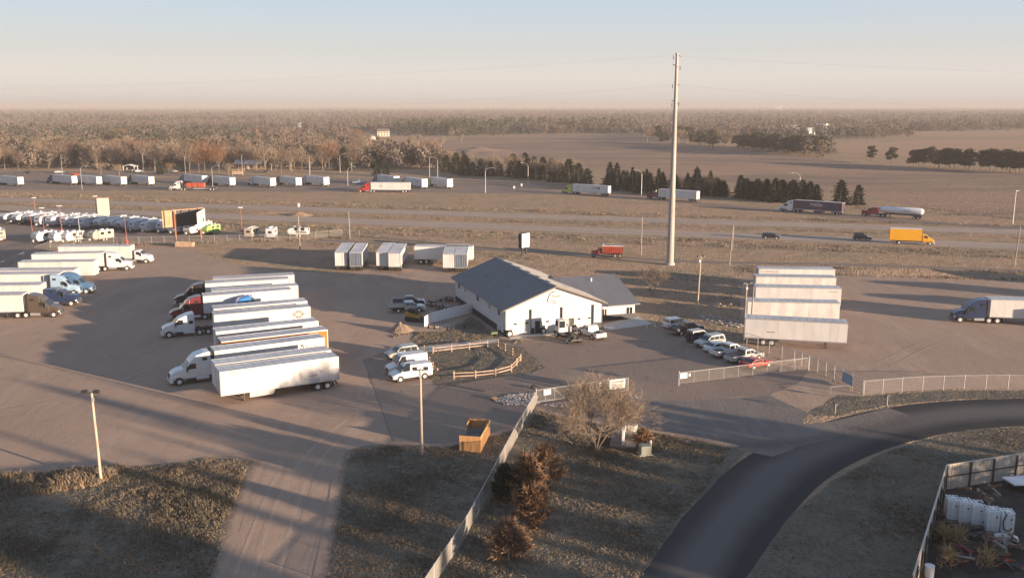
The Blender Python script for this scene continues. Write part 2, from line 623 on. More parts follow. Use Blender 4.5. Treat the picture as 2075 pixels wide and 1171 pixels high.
sheet('rest_area_pavement', [(-250, 352), (60, 347), (400, 352), (700, 361), (870, 365), (1000, 374), (1150, 389), (1000, 391.5), (700, 388), (430, 386.5), (-250, 385)], G_ASPH, .014, 1.2, 8, 7)
strip('pale_verge', [(640, 352.5), (760, 357), (880, 363), (1010, 371), (1100, 379)], 11, G_PALE, .018)
strip('pale_verge', [(100, 356), (350, 359), (560, 360), (640, 359)], 12, G_GRASS, .019)
# recreational vehicle lot
sheet('dealer_lot', [(-250, 452), (-60, 448), (300, 468), (480, 474), (530, 482), (493, 490), (235, 498), (110, 501), (0, 543), (-250, 620)], G_ASPH, .012, .8, 4, 8)
# truck yard
sheet('gravel_yard', [(-260, 640), (0, 548), (110, 503), (270, 507), (310, 500), (390, 506), (440, 528), (560, 548), (690, 553), (800, 528), (960, 556), (1005, 572), (1000, 640), (1100, 690), (1225, 668), (1310, 668), (1345, 655), (1500, 700), (1640, 752), (1750, 800), (1640, 838), (1560, 870), (1490, 905), (1400, 884), (1290, 868), (1140, 842), (1090, 824), (1040, 868), (1000, 880), (905, 903), (790, 898), (715, 908), (700, 930), (660, 1175), (640, 1300), (380, 1300), (432, 1171), (470, 1042), (506, 960), (515, 932), (430, 925), (330, 940), (200, 948), (90, 962), (0, 966), (-260, 985)], G_GRAVEL, .006, .7, 1.6, 9)
sheet('gravel_yard', [(1505, 556), (1720, 555), (1900, 566), (2090, 570), (2400, 590), (2400, 800), (2075, 790), (1900, 789), (1755, 800), (1640, 750), (1511, 698), (1490, 640)], G_GRAVEL, .007, .7, 1.8, 10)
sheet('asphalt_lot', [(735, 730), (780, 712), (868, 706), (1008, 690), (1030, 690), (1100, 688), (1225, 668), (1330, 664), (1480, 700), (1560, 735), (1640, 752), (1620, 775), (1560, 800), (1420, 812), (1275, 812), (1180, 835), (1090, 826), (1040, 866), (1000, 880), (905, 903), (796, 894), (760, 800)], G_ASPH, .010, .35, 1.5, 11)
sheet('dusty_drive', [(1095, 826), (1180, 834), (1275, 812), (1420, 812), (1560, 800), (1640, 838), (1625, 858), (1720, 852), (1770, 862), (1700, 884), (1620, 905), (1565, 925), (1530, 918), (1490, 903), (1400, 884), (1290, 868), (1140, 842)], G_DUSTY, .0185, .35, 1.2, 12)
def road_mat():
    m = bpy.data.materials.new('road_asphalt')
    m.use_nodes = True
    n = m.node_tree.nodes
    l = m.node_tree.links
    b = n['Principled BSDF']
    b.inputs['Roughness'].default_value = .85
    b.inputs['Specular IOR Level'].default_value = .2
    uv = n.new('ShaderNodeUVMap')
    sx = n.new('ShaderNodeSeparateXYZ')
    l.new(uv.outputs[0], sx.inputs[0])
    tc = n.new('ShaderNodeTexCoord')
    nz = n.new('ShaderNodeTexNoise')
    nz.inputs['Scale'].default_value = .22
    nz.inputs['Detail'].default_value = 6
    l.new(tc.outputs['Object'], nz.inputs['Vector'])
    ma = n.new('ShaderNodeMath')
    ma.operation = 'MULTIPLY_ADD'
    l.new(nz.outputs['Fac'], ma.inputs[0])
    ma.inputs[1].default_value = .16
    l.new(sx.outputs['X'], ma.inputs[2])
    rp = n.new('ShaderNodeValToRGB')
    els = [(.08, (.038, .036, .036)), (.24, (.050, .047, .045)), (.46, (.120, .106, .096)), (.68, (.115, .102, .092)), (.92, (.038, .036, .036))]
    while len(rp.color_ramp.elements) < len(els):
        rp.color_ramp.elements.new(.5)
    for e, (p_, c_) in zip(rp.color_ramp.elements, els):
        e.position = p_
        e.color = (*c_, 1)
    l.new(ma.outputs[0], rp.inputs[0])
    l.new(rp.outputs[0], b.inputs['Base Color'])
    MATS['road_asphalt'] = m
    return m
ro = strip('asphalt_road', [(1360, 1290), (1398, 1171), (1489, 1046), (1588, 950), (1700, 893), (1830, 856), (1970, 838), (2140, 833), (2300, 836)], lambda t: 7.6 + 2.2 * t, road_mat(), .016)
uvl = ro.data.uv_layers.new(name='UVMap')
nv_ = len(ro.data.vertices)
for lp in ro.data.loops:
    uvl.data[lp.index].uv = (lp.vertex_index % 2, (lp.vertex_index // 2) / 10)
# frontage road and its berm
strip('frontage_road', [(640, 486), (800, 496), (960, 504), (1060, 509), (1200, 517), (1350, 528), (1520, 533), (1700, 536), (2000, 546), (2300, 560)], 3.2, G_ASPH, .008)
strip('grass_berm_top', [(1640, 549), (1760, 548), (1900, 553), (2050, 565)], 4, G_PALE, .010)
# lawn patches, island, rock beds, walks
sheet('grass_verge', [(-300, 1010), (0, 968), (90, 964), (200, 950), (330, 942), (430, 928), (512, 934), (502, 960), (466, 1042), (428, 1171), (376, 1300), (-300, 1300)], G_PATCH, .018, .3, .8, 16)
sheet('grass_verge', [(703, 932), (718, 910), (790, 901), (905, 905), (1000, 883), (1042, 870), (1088, 828), (1140, 845), (1290, 871), (1400, 887), (1488, 907), (1512, 914), (1446, 982), (1383, 1048), (1296, 1171), (1240, 1260), (640, 1300), (662, 1175)], G_PATCH, .018, .12, 1.6, 17)
sheet('grass_verge', [(1510, 1171), (1603, 1042), (1703, 964), (1803, 910), (1962, 870), (2140, 862), (2300, 1000), (2300, 1300), (1420, 1300)], G_PATCH, .0185, .2, .8, 18)
sheet('grass_island', [(868, 716), (880, 706), (960, 700), (1012, 694), (1060, 704), (1108, 745), (1078, 757), (1030, 760), (966, 773), (905, 784), (876, 778), (868, 755)], G_PATCH, .014, .35, 1, 19)
sheet('bare_earth_bed', [(832, 688), (840, 672), (900, 672), (955, 640), (1010, 680), (1010, 688), (960, 697), (880, 702), (845, 703)], G_PATCH, .014, .4, 1, 20)
sheet('gravel_walk', [(842, 704), (1008, 686), (1012, 692), (866, 713), (845, 711)], CONC, .018)
sheet('concrete_walk', [(1221, 657), (1287, 643), (1292, 640), (1322, 656), (1296, 661), (1240, 668), (1226, 668)], CONC, .018)
sheet('grass_strip', [(1000, 560), (1130, 540), (1500, 560), (1500, 640), (1508, 694), (1480, 690), (1348, 650), (1326, 652), (1290, 640), (1220, 640)], G_GRASS, .009, .5, 2, 21)
sheet('grass_verge', [(1640, 836), (1700, 800), (1752, 803), (1900, 792), (2140, 790), (2140, 806), (1950, 808), (1800, 820), (1700, 841), (1655, 843)], G_PATCH, .022, .35, 1.2, 22)
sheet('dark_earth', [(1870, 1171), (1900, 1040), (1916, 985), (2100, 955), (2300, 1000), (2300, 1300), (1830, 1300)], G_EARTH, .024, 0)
# painted parking bays
def bay(a, b):
    strip('parking_line', [a, b], .12, PAINTW, .0145, False, 1)
bay((775, 703), (797, 712)); bay((757, 730), (800, 721)); bay((772, 757), (800, 748)); bay((800, 773), (868, 762)); bay((830, 781), (872, 775))
for k in range(9):
    p = P(1345 + k * 20.5, 655 + k * 9.6)
    strip('parking_line', [(p.x - 2.6, p.y - 1.7), (p.x + 1.6, p.y + 1.0)], .1, PAINTW, .0145, True, 1)
strip('pavement_seam', [(742, 742), (768, 815), (796, 893)], .07, STEEL, .0125, False, 4)

# tyre tracks worn into the gravel
TRK = ground_mat('tyre_track', [(0, 0, 0, (.300, .222, .172), W0, 0), (.4, .4, .6, (.325, .24, .186), W0, 0)], bumps=((3.0, .35, .12), (16, .9, .07)))
TRKL = ground_mat('tyre_track_pale', [(0, 0, 0, (.385, .287, .222), W0, 0), (.4, .4, .6, (.345, .255, .197), W0, 0)], bumps=((3.0, .35, .12), (16, .9, .07)))
TZ = [.0066]
def tracks(pts, m, gauge=1.9, wd=.42):
    q = [P(*p) for p in pts]
    for s in (-1, 1):
        o = []
        for i, a in enumerate(q):
            d = (q[min(i + 1, len(q) - 1)] - q[max(i - 1, 0)]).normalized()
            n = Vector((-d.y, d.x, 0))
            o.append(tuple((a + n * (s * gauge / 2)).xy))
        TZ[0] += .0011
        strip('tyre_track', o, wd, m, TZ[0], True, 8)
for pts, m in (([(540, 1165), (575, 1040), (610, 960), (660, 900), (720, 850)], TRKL), ([(480, 1165), (530, 1020), (560, 930), (520, 870), (380, 820)], TRK), ([(600, 1165), (640, 1030), (655, 950), (600, 890), (430, 850)], TRK), ([(450, 1165), (520, 1000), (545, 960)], TRKL),
               ([(720, 840), (560, 820), (330, 780), (180, 700)], TRK), ([(330, 740), (200, 790), (0, 830)], TRKL), ([(2060, 650), (1900, 690), (1790, 740)], TRKL)):
    tracks(pts, m, 1.9, .34)
# feathered edges: dust and gravel thinning out over what lies beside it
def feather_mat(src, name, spread):
    m = src.copy()
    m.name = name
    n = m.node_tree.nodes
    l = m.node_tree.links
    b = n['Principled BSDF']
    uv = n.new('ShaderNodeUVMap')
    sx = n.new('ShaderNodeSeparateXYZ')
    l.new(uv.outputs[0], sx.inputs[0])
    tc = n.new('ShaderNodeTexCoord')
    nz = n.new('ShaderNodeTexNoise')
    nz.inputs['Scale'].default_value = 1.1
    nz.inputs['Detail'].default_value = 7
    nz.inputs['Roughness'].default_value = .7
    l.new(tc.outputs['Object'], nz.inputs['Vector'])
    a = n.new('ShaderNodeMath')
    a.operation = 'MULTIPLY_ADD'
    l.new(nz.outputs['Fac'], a.inputs[0])
    a.inputs[1].default_value = spread
    l.new(sx.outputs['X'], a.inputs[2])
    mr = n.new('ShaderNodeMapRange')
    mr.interpolation_type = 'SMOOTHSTEP'
    mr.inputs['From Min'].default_value = .15 + spread * .5
    mr.inputs['From Max'].default_value = .75 + spread * .5
    mr.inputs['To Min'].default_value = 1
    mr.inputs['To Max'].default_value = 0
    l.new(a.outputs[0], mr.inputs[0])
    l.new(mr.outputs[0], b.inputs['Alpha'])
    return m
def feather(name, pts, wd, m, z):
    """strip whose left edge is solid and whose right edge fades out"""
    o = strip(name, pts, wd, m, z, False, 10)
    u = o.data.uv_layers.new(name='UVMap')
    for lp in o.data.loops:
        u.data[lp.index].uv = (lp.vertex_index % 2, 0)
FD_ = feather_mat(G_DUSTY, 'dusty_fade', .35)
FG_ = feather_mat(G_GRAVEL, 'gravel_fade', 1.0)
feather('dusty_drive', [(1300, 872), (1420, 893), (1530, 905), (1640, 897), (1750, 874), (1860, 846)], 8, FD_, .0225)
feather('gravel_spill', [(-40, 972), (0, 967), (90, 962), (200, 949), (330, 941), (430, 927), (512, 934), (502, 962), (467, 1042), (430, 1165), (400, 1240)], 2.2, FG_, .0255)
feather('gravel_spill', [(648, 1230), (664, 1165), (684, 1050), (703, 934), (718, 911), (790, 902), (905, 906), (1000, 885), (1040, 873)], 2.2, FG_, .0257)
feather('gravel_spill', [(1100, 835), (1140, 846), (1290, 873), (1400, 889), (1490, 908)], 2.0, FG_, .0259)
# ------------------------------------------------------------------ vehicle parts
def add_wheels(root, spots, r=.5, w=.3, dual=False, rim=RIMW, detail=True):
    """spots: (x, y) of each wheel on the ground, y signed towards its side"""
    for (x, y) in spots:
        s = 1 if y > 0 else -1
        def f(b):
            b.wheel(0, 0, 0, r, w)
            if dual:
                b.wheel(0, -s * (w + .06), 0, r, w)
        o = part('wheel', ('whl', r, w, dual, s), f, RUB, root, (x, y, r))
        if detail:
            part('rim', ('rim', r, w, s), lambda b: b.tube((0, s * (w / 2 - .02), 0), (0, s * (w / 2 + .012), 0), r * .58, r * .56, 14).tube((0, s * (w / 2), 0), (0, s * (w / 2 + .05), 0), r * .2, r * .16, 8), rim, o)

def trailer(label, L=14.5, paint_=TRWHITE, panels=True, reefer=False, skirt=False, detail=2, group=None, doors=None, roof=ROOFG, axle_x=None, bottom=ALU):
    """dry van: origin on the ground under its middle, nose towards +x"""
    t = thing('semi_trailer', label, 'trailer', group=group)
    h = L / 2
    Wd, zf, zt = 1.29, 1.14, 4.08
    part('cargo_box', ('tbox', L, detail), lambda b: b.box(-h + .06, h - .05, -Wd + .03, Wd - .03, zf, zt - .03), SEAM if panels else paint_, t)
    if panels:
        n = 12
        pw = (L - .16) / n
        for s in (-1, 1):
            for k in range(n):
                part('side_panel', ('spanel', L, s), lambda b: b.box(0, pw - .014, min(0, s * .03), max(0, s * .03), zf + .08, zt - .10), paint_, t, (-h + .08 + k * pw, s * (Wd - .03), 0))
    part('top_rail', ('trail', L), lambda b: [b.box(-h, h, s * Wd - .045, s * Wd + .045, zt - .12, zt + .03) for s in (-1, 1)], ALU if panels else paint_, t)
    part('roof', ('troof', L), lambda b: b.box(-h + .02, h - .02, -Wd + .05, Wd - .05, zt - .035, zt + .008), roof, t)
    if detail > 1:
        part('roof_rib', ('trrib', L), lambda b: [b.box(x - .03, x + .03, -Wd + .08, Wd - .08, zt, zt + .022) for x in np.arange(-h + .6, h - .3, 1.2)], roof, t)
    part('nose_wall', ('tnose',), lambda b: b.bprism([(-.05, zf), (-.05, zt - .03), (.03, zt - .06), (.03, zf)], Wd - .04, .03), paint_, t, (h - .03, 0, 0))
    for s in (-1, 1):
        part('rear_door', ('tdoor', s), lambda b: b.box(-.05, 0, min(.015 * s, 1.2 * s), max(.015 * s, 1.2 * s), zf + .05, zt - .15), doors or paint_, t, (-h + .04, 0, 0))
        if detail > 1:
            part('lock_rod', ('trod', s), lambda b: [b.tube((-.03, s * y, zf + .05), (-.03, s * y, zt - .15), .02, .02, 5) for y in (.35, .8)], GALV, t, (-h, 0, 0))
    part('rear_frame', ('trframe',), lambda b: [b.box(-.06, .03, s * 1.25 - .05, s * 1.25 + .05, zf - .1, zt) for s in (-1, 1)] + [b.box(-.06, .03, -1.2, 1.2, zt - .14, zt), b.box(-.06, .03, -1.2, 1.2, zf - .12, zf + .04)], ALU, t, (-h, 0, 0))
    part('bottom_rail', ('tbrail', L), lambda b: [b.box(-h + .03, h, s * Wd - .05, s * Wd + .035, zf - .06, zf + .08) for s in (-1, 1)], bottom, t)
    ax = -h + 2.1 if axle_x is None else axle_x
    part('bogie', ('tbog', L, ax), lambda b: [b.box(ax - 1.4, ax + 1.6, s * .5 - .06, s * .5 + .06, .72, zf) for s in (-1, 1)] + [b.tube((ax + q, -1.05, .52), (ax + q, 1.05, .52), .08, .08, 6) for q in (-.62, .62)] + [b.box(-h + .1, -h + .2, -1.1, 1.1, .5, .62), b.box(-h + .1, -h + .2, -.6, -.5, .5, zf), b.box(-h + .1, -h + .2, .5, .6, .5, zf)], STEEL, t)
    add_wheels(t, [(ax + q, s * 1.1) for q in (-.62, .62) for s in (-1, 1)], .5, .26, True, detail=detail > 0)
    if detail > 0:
        for s in (-1, 1):
            part('landing_leg', ('tleg', s), lambda b: b.box(-.07, .07, s * .85 - .07, s * .85 + .07, .12, zf).box(-.16, .16, s * .85 - .14, s * .85 + .14, .04, .12), STEEL, t, (h - 2.8, 0, 0))
            part('mud_flap', ('tflap', s), lambda b: b.box(-.02, 0, s * 1.1 - .32, s * 1.1 + .32, .25, .95), BLACK, t, (ax - 1.3, 0, 0))
    if skirt:
        for s in (-1, 1):
            part('side_skirt', ('tskirt', s), lambda b: b.add([(-.9, s * 1.24, zf - .06), (2.2, s * 1.24, zf - .06), (2.2, s * 1.20, .42), (-.6, s * 1.20, .42), (-.9, s * 1.21, zf - .06), (2.2, s * 1.21, zf - .06), (2.2, s * 1.17, .42), (-.6, s * 1.17, .42)], [(0, 1, 2, 3), (7, 6, 5, 4), (0, 4, 5, 1), (1, 5, 6, 2), (2, 6, 7, 3), (3, 7, 4, 0)]), paint_, t, (h - 5.6 if skirt == 1 else -1, 0, 0))
    if reefer:
        part('cooling_unit', ('treef',), lambda b: b.bprism([(0, 2.0), (0, 3.8), (.35, 3.7), (.45, 3.3), (.45, 2.1)], 1.0, .08), WHITE, t, (h, 0, 0))
        part('cooling_grille', ('treefg',), lambda b: b.box(.44, .47, -.7, .7, 2.3, 2.9), BLACK, t, (h, 0, 0))
    return t

def tractor(label, color=PW, style='aero', lower=None, group=None, detail=True, chrome=False, name='semi_tractor', stripe=None):
    """truck tractor: origin on the ground at the back end of its frame, nose towards +x, 7.9 m long"""
    t = thing(name, label, 'truck', group=group)
    lower = lower or BLACK
    taper = lambda x, z: 1 - max(0, (x - 6.2)) * .11
    cw = 1.2
    if style == 'aero':
        cab = [(2.65, .95), (2.65, 3.86), (2.85, 3.98), (3.5, 3.93), (4.45, 3.68), (5.05, 3.22), (5.32, 2.86), (6.1, 2.06), (6.1, .8), (4.3, .72)]
        ws = ((5.36, 2.80), (6.06, 2.08))
        hood = [(6.02, .75), (6.02, 2.08), (6.7, 1.98), (7.3, 1.76), (7.66, 1.45), (7.8, 1.0), (7.74, .62)]
    elif style == 'mid':
        cab = [(2.9, .95), (2.9, 3.42), (3.05, 3.52), (3.9, 3.4), (4.9, 3.02), (5.32, 2.80), (6.1, 2.04), (6.1, .8), (4.3, .72)]
        ws = ((5.36, 2.74), (6.06, 2.06))
        hood = [(6.02, .75), (6.02, 2.06), (6.7, 1.94), (7.3, 1.72), (7.66, 1.42), (7.8, 1.0), (7.74, .62)]
    elif style == 'day':
        cab = [(4.25, .95), (4.25, 2.85), (4.4, 2.95), (5.2, 2.92), (5.4, 2.78), (6.0, 2.02), (6.0, .8)]
        ws = ((5.44, 2.72), (5.98, 2.06))
        hood = [(5.92, .75), (5.92, 2.04), (6.7, 1.92), (7.5, 1.72), (7.74, 1.5), (7.82, 1.0), (7.76, .62)]
    else:                                   # long-nosed, flat-topped
        cab = [(2.5, .95), (2.5, 3.05), (2.65, 3.12), (4.3, 3.12), (4.45, 2.82), (5.15, 2.80), (5.3, 2.70), (5.62, 2.06), (5.62, .8), (4.3, .72)]
        ws = ((5.32, 2.64), (5.62, 2.08))
        hood = [(5.56, .75), (5.56, 2.08), (6.6, 2.02), (7.5, 1.92), (7.72, 1.84), (7.76, .72)]
    wx = lambda z: 0 if z < 2.0 else (z - 2.0) * .035
    part('cab', ('cab', style), lambda b: b.bprism(cab, cw, .1, lambda x, z: 1 - wx(z)), color, t)
    part('hood', ('hood', style), lambda b: b.bprism(hood, 1.06, .12, taper), color, t)
    part('windshield', ('wsh', style), lambda b: b.quad((ws[1][0] + .02, -1.0, ws[1][1]), (ws[1][0] + .02, 1.0, ws[1][1]), (ws[0][0] + .05, .93, ws[0][1]), (ws[0][0] + .05, -.93, ws[0][1]), .02), GLASS, t)
    dx = ws[0][0]
    for s in (-1, 1):
        part('side_window', ('swin', style, s), lambda b: b.prism([(dx - .78, 2.02), (dx - .78, 2.68), (dx - .1, 2.68), (dx + .42, 2.12), (dx + .3, 1.98)], s * (cw - .03), s * (cw + .012)), GLASS, t)
        part('door', ('cdoor', style, s), lambda b: b.prism([(dx - .95, .95), (dx - .95, 1.95), (dx + .35, 1.93), (dx + .5, 1.2), (dx + .35, .95)], s * (cw - .01), s * (cw + .018)), color, t)
        if style in ('aero', 'mid', 'classic') and detail:
            part('sleeper_window', ('slwin', style, s), lambda b: b.box(3.15, 3.75, s * (cw - .04), s * (cw + .01), 1.95 if style == 'mid' else 2.55 if style == 'classic' else 2.95, 2.45 if style == 'mid' else 2.85 if style == 'classic' else 3.3), GLASS, t)
        part('fender', ('fend', style, s), lambda b: b.bprism([(5.9, .95), (6.0, 1.2), (6.3, 1.36), (6.8, 1.38), (7.15, 1.28), (7.4, 1.05), (7.3, .9), (6.9, 1.12), (6.3, 1.1), (6.05, .9)], .2, .05), color, t, (0, s * 1.0, 0))
        part('headlight', ('hlight', s), lambda b: b.obox((7.52, s * .88, 1.02), (.3, .3, .22), s * -.35), LAMPW, t)
        part('fuel_tank', ('tank', s), lambda b: b.tube((3.0, s * .98, .62), (4.6, s * .98, .62), .3, .3, 14), ALU if not lower is color else color, t)
        part('side_fairing', ('sfair', style, s), lambda b: b.box(4.65, 5.75, s * .75, s * 1.18, .42, .82), lower, t)
        if detail:
            part('mirror', ('mirr', style, s), lambda b: b.box(dx + .25, dx + .42, s * 1.42 - .1, s * 1.42 + .1, 1.75, 2.45).tube((dx + .2, s * 1.15, 2.3), (dx + .33, s * 1.4, 2.3), .02, .02, 5), BLACK if not chrome else CHROME, t)
        if style == 'classic' or chrome:
            part('exhaust_stack', ('stack', s), lambda b: b.tube((4.6 if style != 'day' else 4.1, s * 1.1, 1.0), (4.6 if style != 'day' else 4.1, s * 1.1, 3.55), .075, .075, 8), CHROME, t)
        if style == 'aero':
            part('side_extender', ('sext', s), lambda b: b.box(2.3, 2.68, s * cw - .03, s * cw + .03, 1.1, 3.85), BLACK, t)
    part('grille', ('grill', style), lambda b: b.obox((7.74, 0, 1.12), (.1, .95, .62), 0, -.12), CHROME if chrome or style == 'classic' else BLACK, t)
    part('bumper', ('bump',), lambda b: b.bprism([(7.4, .38), (7.4, .8), (7.85, .8), (7.9, .6), (7.82, .38)], 1.1, .12), CHROME if chrome or style == 'classic' else (color if detail else BLACK), t)
    part('frame', ('tfrm',), lambda b: [b.box(0, 7.5, s * .42 - .05, s * .42 + .05, .72, .98) for s in (-1, 1)] + [b.box(.05, .15, -1.1, 1.1, .5, .62)] + [b.tube((q, -1, .5), (q, 1, .5), .09, .09, 6) for q in (.95, 2.27, 6.72)], STEEL, t)
    part('fifth_wheel', ('fifth',), lambda b: b.tube((1.6, 0, 1.0), (1.6, 0, 1.1), .45, .45, 14).box(.9, 1.3, -.25, .25, .98, 1.08), STEEL, t)
    part('mud_flap', ('trflap',), lambda b: [b.box(.1, .13, s * 1.0 - .3, s * 1.0 + .3, .2, .85) for s in (-1, 1)], BLACK, t)
    add_wheels(t, [(q, s * 1.08) for q in (.95, 2.27) for s in (-1, 1)], .5, .26, True, detail=detail)
    add_wheels(t, [(6.72, s * 1.06) for s in (-1, 1)], .5, .3, False, detail=detail)
    if stripe:
        part('visor', ('visor', style), lambda b: b.obox((dx + .12, 0, ws[0][1] + .03), (.35, 1.9, .05), 0, .5), stripe, t)
    return t

def put(o, x, y, ang):
    o.location = (x, y, 0)
    o.rotation_euler = (0, 0, ang)
    return o

# ---- cars
CARS = {
    # body outline, roof outline (greenhouse), half width, wheel x, wheel radius
    'suv': dict(body=[(-2.32, .42), (-2.36, .95), (-2.28, 1.08), (1.0, 1.10), (2.0, .98), (2.32, .80), (2.34, .42)],
                top=[(-2.25, 1.06), (-2.05, 1.68), (-1.7, 1.76), (.2, 1.74), (.55, 1.64), (1.25, 1.08)], hw=.94, wx=(-1.38, 1.42), r=.36, nwin=3),
    'sedan': dict(body=[(-2.35, .38), (-2.38, .8), (-2.25, .98), (.9, .98), (1.9, .86), (2.3, .68), (2.33, .38)],
                  top=[(-1.95, .96), (-1.25, 1.38), (-.8, 1.44), (.15, 1.42), (.45, 1.34), (1.15, .96)], hw=.9, wx=(-1.4, 1.4), r=.33, nwin=2),
    'coupe': dict(body=[(-2.2, .36), (-2.24, .74), (-2.1, .90), (.7, .90), (1.8, .80), (2.18, .62), (2.22, .36)],
                  top=[(-1.85, .88), (-1.0, 1.28), (-.6, 1.32), (.0, 1.30), (.3, 1.22), (.95, .88)], hw=.9, wx=(-1.32, 1.36), r=.33, nwin=1),
    'boxy': dict(body=[(-2.05, .5), (-2.08, 1.05), (-2.0, 1.15), (.65, 1.16), (1.85, 1.08), (1.95, .95), (1.98, .5)],
                 top=[(-2.0, 1.13), (-1.92, 1.80), (-1.75, 1.86), (.3, 1.84), (.45, 1.78), (.72, 1.14)], hw=.92, wx=(-1.25, 1.25), r=.4, nwin=2),
    'van': dict(body=[(-2.75, .45), (-2.8, 1.2), (-2.75, 1.30), (1.5, 1.28), (2.35, 1.10), (2.72, .88), (2.76, .45)],
                top=[(-2.74, 1.28), (-2.68, 2.0), (-2.5, 2.10), (.8, 2.08), (1.05, 2.0), (1.75, 1.26)], hw=1.0, wx=(-1.6, 1.75), r=.38, nwin=1),
}
def car(label, style='suv', color=PW, cat='car', name=None, roofc=None, spare=False, rack=False, high=False, group=None):
    d = CARS[style]
    t = thing(name or {'suv': 'parked_suv', 'sedan': 'parked_sedan', 'coupe': 'parked_coupe', 'boxy': 'off_roader', 'van': 'cargo_van'}[style], label, cat, group=group)
    hw = d['hw']
    top = d['top']
    if high:
        top = [(x, z + (.42 if z > 1.9 else 0)) for x, z in top]
    zb, zt = top[0][1], max(p[1] for p in top)
    kk = lambda z: 1 - .15 * max(0, min(1, (z - zb) / (zt - zb))) * (1 if style != 'van' else .5)
    part('body', ('cbody', style), lambda b: b.bprism(d['body'], hw, .12), color, t)
    part('cabin', ('ccab', style, high), lambda b: b.bprism(top, hw - .03, .07, lambda x, z: kk(z)), color, t)
    if roofc:
        part('roof_panel', ('croof', style), lambda b: b.box(top[1][0] + .1, top[-2][0] - .1, -hw * .78, hw * .78, zt - .02, zt + .02), roofc, t)
    def lerp(a, b, f): return (a[0] + (b[0] - a[0]) * f, a[1] + (b[1] - a[1]) * f)
    f0, f1 = top[-1], top[-2]
    a0, a1 = lerp(f0, f1, .1), lerp(f0, f1, .9)
    r0, r1 = top[0], top[1]
    b0, b1 = lerp(r0, r1, .2), lerp(r0, r1, .9)
    part('windshield', ('cws', style, high), lambda b: b.quad((a0[0] + .03, -hw * kk(a0[1]) + .12, a0[1] + .02), (a0[0] + .03, hw * kk(a0[1]) - .12, a0[1] + .02), (a1[0] + .03, hw * kk(a1[1]) - .14, a1[1] + .02), (a1[0] + .03, -hw * kk(a1[1]) + .14, a1[1] + .02), .015), GLASS, t)
    part('rear_window', ('crw', style, high), lambda b: b.quad((b0[0] - .03, hw * kk(b0[1]) - .14, b0[1] + .02), (b0[0] - .03, -hw * kk(b0[1]) + .14, b0[1] + .02), (b1[0] - .03, -hw * kk(b1[1]) + .16, b1[1] + .02), (b1[0] - .03, hw * kk(b1[1]) - .16, b1[1] + .02), .015), GLASS, t)
    zl, zh = zb + .06, zt - .14
    def xat(side, z):
        p, q = (f0, f1) if side > 0 else (r0, r1)
        return p[0] + (q[0] - p[0]) * max(0, min(1, (z - p[1]) / (q[1] - p[1])))
    n = d['nwin']
    x0l, x0h, x1l, x1h = xat(-1, zl) + .18, xat(-1, zh) + .2, xat(1, zl) - .14, xat(1, zh) - .1
    if style == 'van':
        x0l = x0h = .35
    for s in (-1, 1):
        for k in range(n):
            g = .03
            def seg(u): return (x0l + (x1l - x0l) * u, x0h + (x1h - x0h) * u)
            (la, ha), (lb, hb) = seg(k / n), seg((k + 1) / n)
            yl, yh = s * ((hw - .03) * kk(zl)), s * ((hw - .03) * kk(zh))
            part('side_window', ('csw', style, s, k), lambda b: b.quad(*(((la + g, yl, zl), (lb - g, yl, zl), (hb - g, yh, zh), (ha + g, yh, zh)) if s < 0 else ((lb - g, yl, zl), (la + g, yl, zl), (ha + g, yh, zh), (hb - g, yh, zh))), .018), GLASS, t)
        part('headlight', ('chl', style, s), lambda b: b.obox((d['body'][-2][0] - .12, s * (hw - .26), d['body'][-2][1] - .02), (.25, .34, .14), s * -.3), LAMPW, t)
        part('tail_light', ('ctl', style, s), lambda b: b.box(d['body'][1][0] - .02, d['body'][1][0] + .12, s * (hw - .2) - .1, s * (hw - .2) + .1, d['body'][1][1] - .22, d['body'][1][1] + .08), LAMPR, t)
        part('wheel_arch', ('cwa', style, s), lambda b: [b.tube((x, s * (hw - .2), d['r'] + .02), (x, s * (hw + .005), d['r'] + .02), d['r'] + .09, d['r'] + .09, 14) for x in d['wx']], BLACK, t)
        part('mirror', ('cmir', style, s), lambda b: b.obox((f0[0] - .25, s * (hw + .1), zb + .1), (.14, .2, .14)), color, t)
    part('grille', ('cgr', style), lambda b: b.box(d['body'][-1][0] - .12, d['body'][-1][0] + .01, -hw * .6, hw * .6, .45, d['body'][-2][1] - .14), BLACK, t)
    add_wheels(t, [(x, s * (hw - .09)) for x in d['wx'] for s in (-1, 1)], d['r'], .24)
    if spare:
        part('spare_wheel', ('cspare',), lambda b: b.tube((-2.28, 0, 1.0), (-2.06, 0, 1.0), .38, .38, 16), RUB, t)
    if rack:
        part('roof_rack', ('crack', style, high), lambda b: [b.box(x - .04, x + .04, -.8, .8, zt + .42 * high + .06, zt + .42 * high + .1) for x in (-2, -1, 0)] + [b.box(-2.2, .3, s * .78 - .03, s * .78 + .03, zt + .42 * high, zt + .42 * high + .1) for s in (-1, 1)], BLACK, t)
    return t

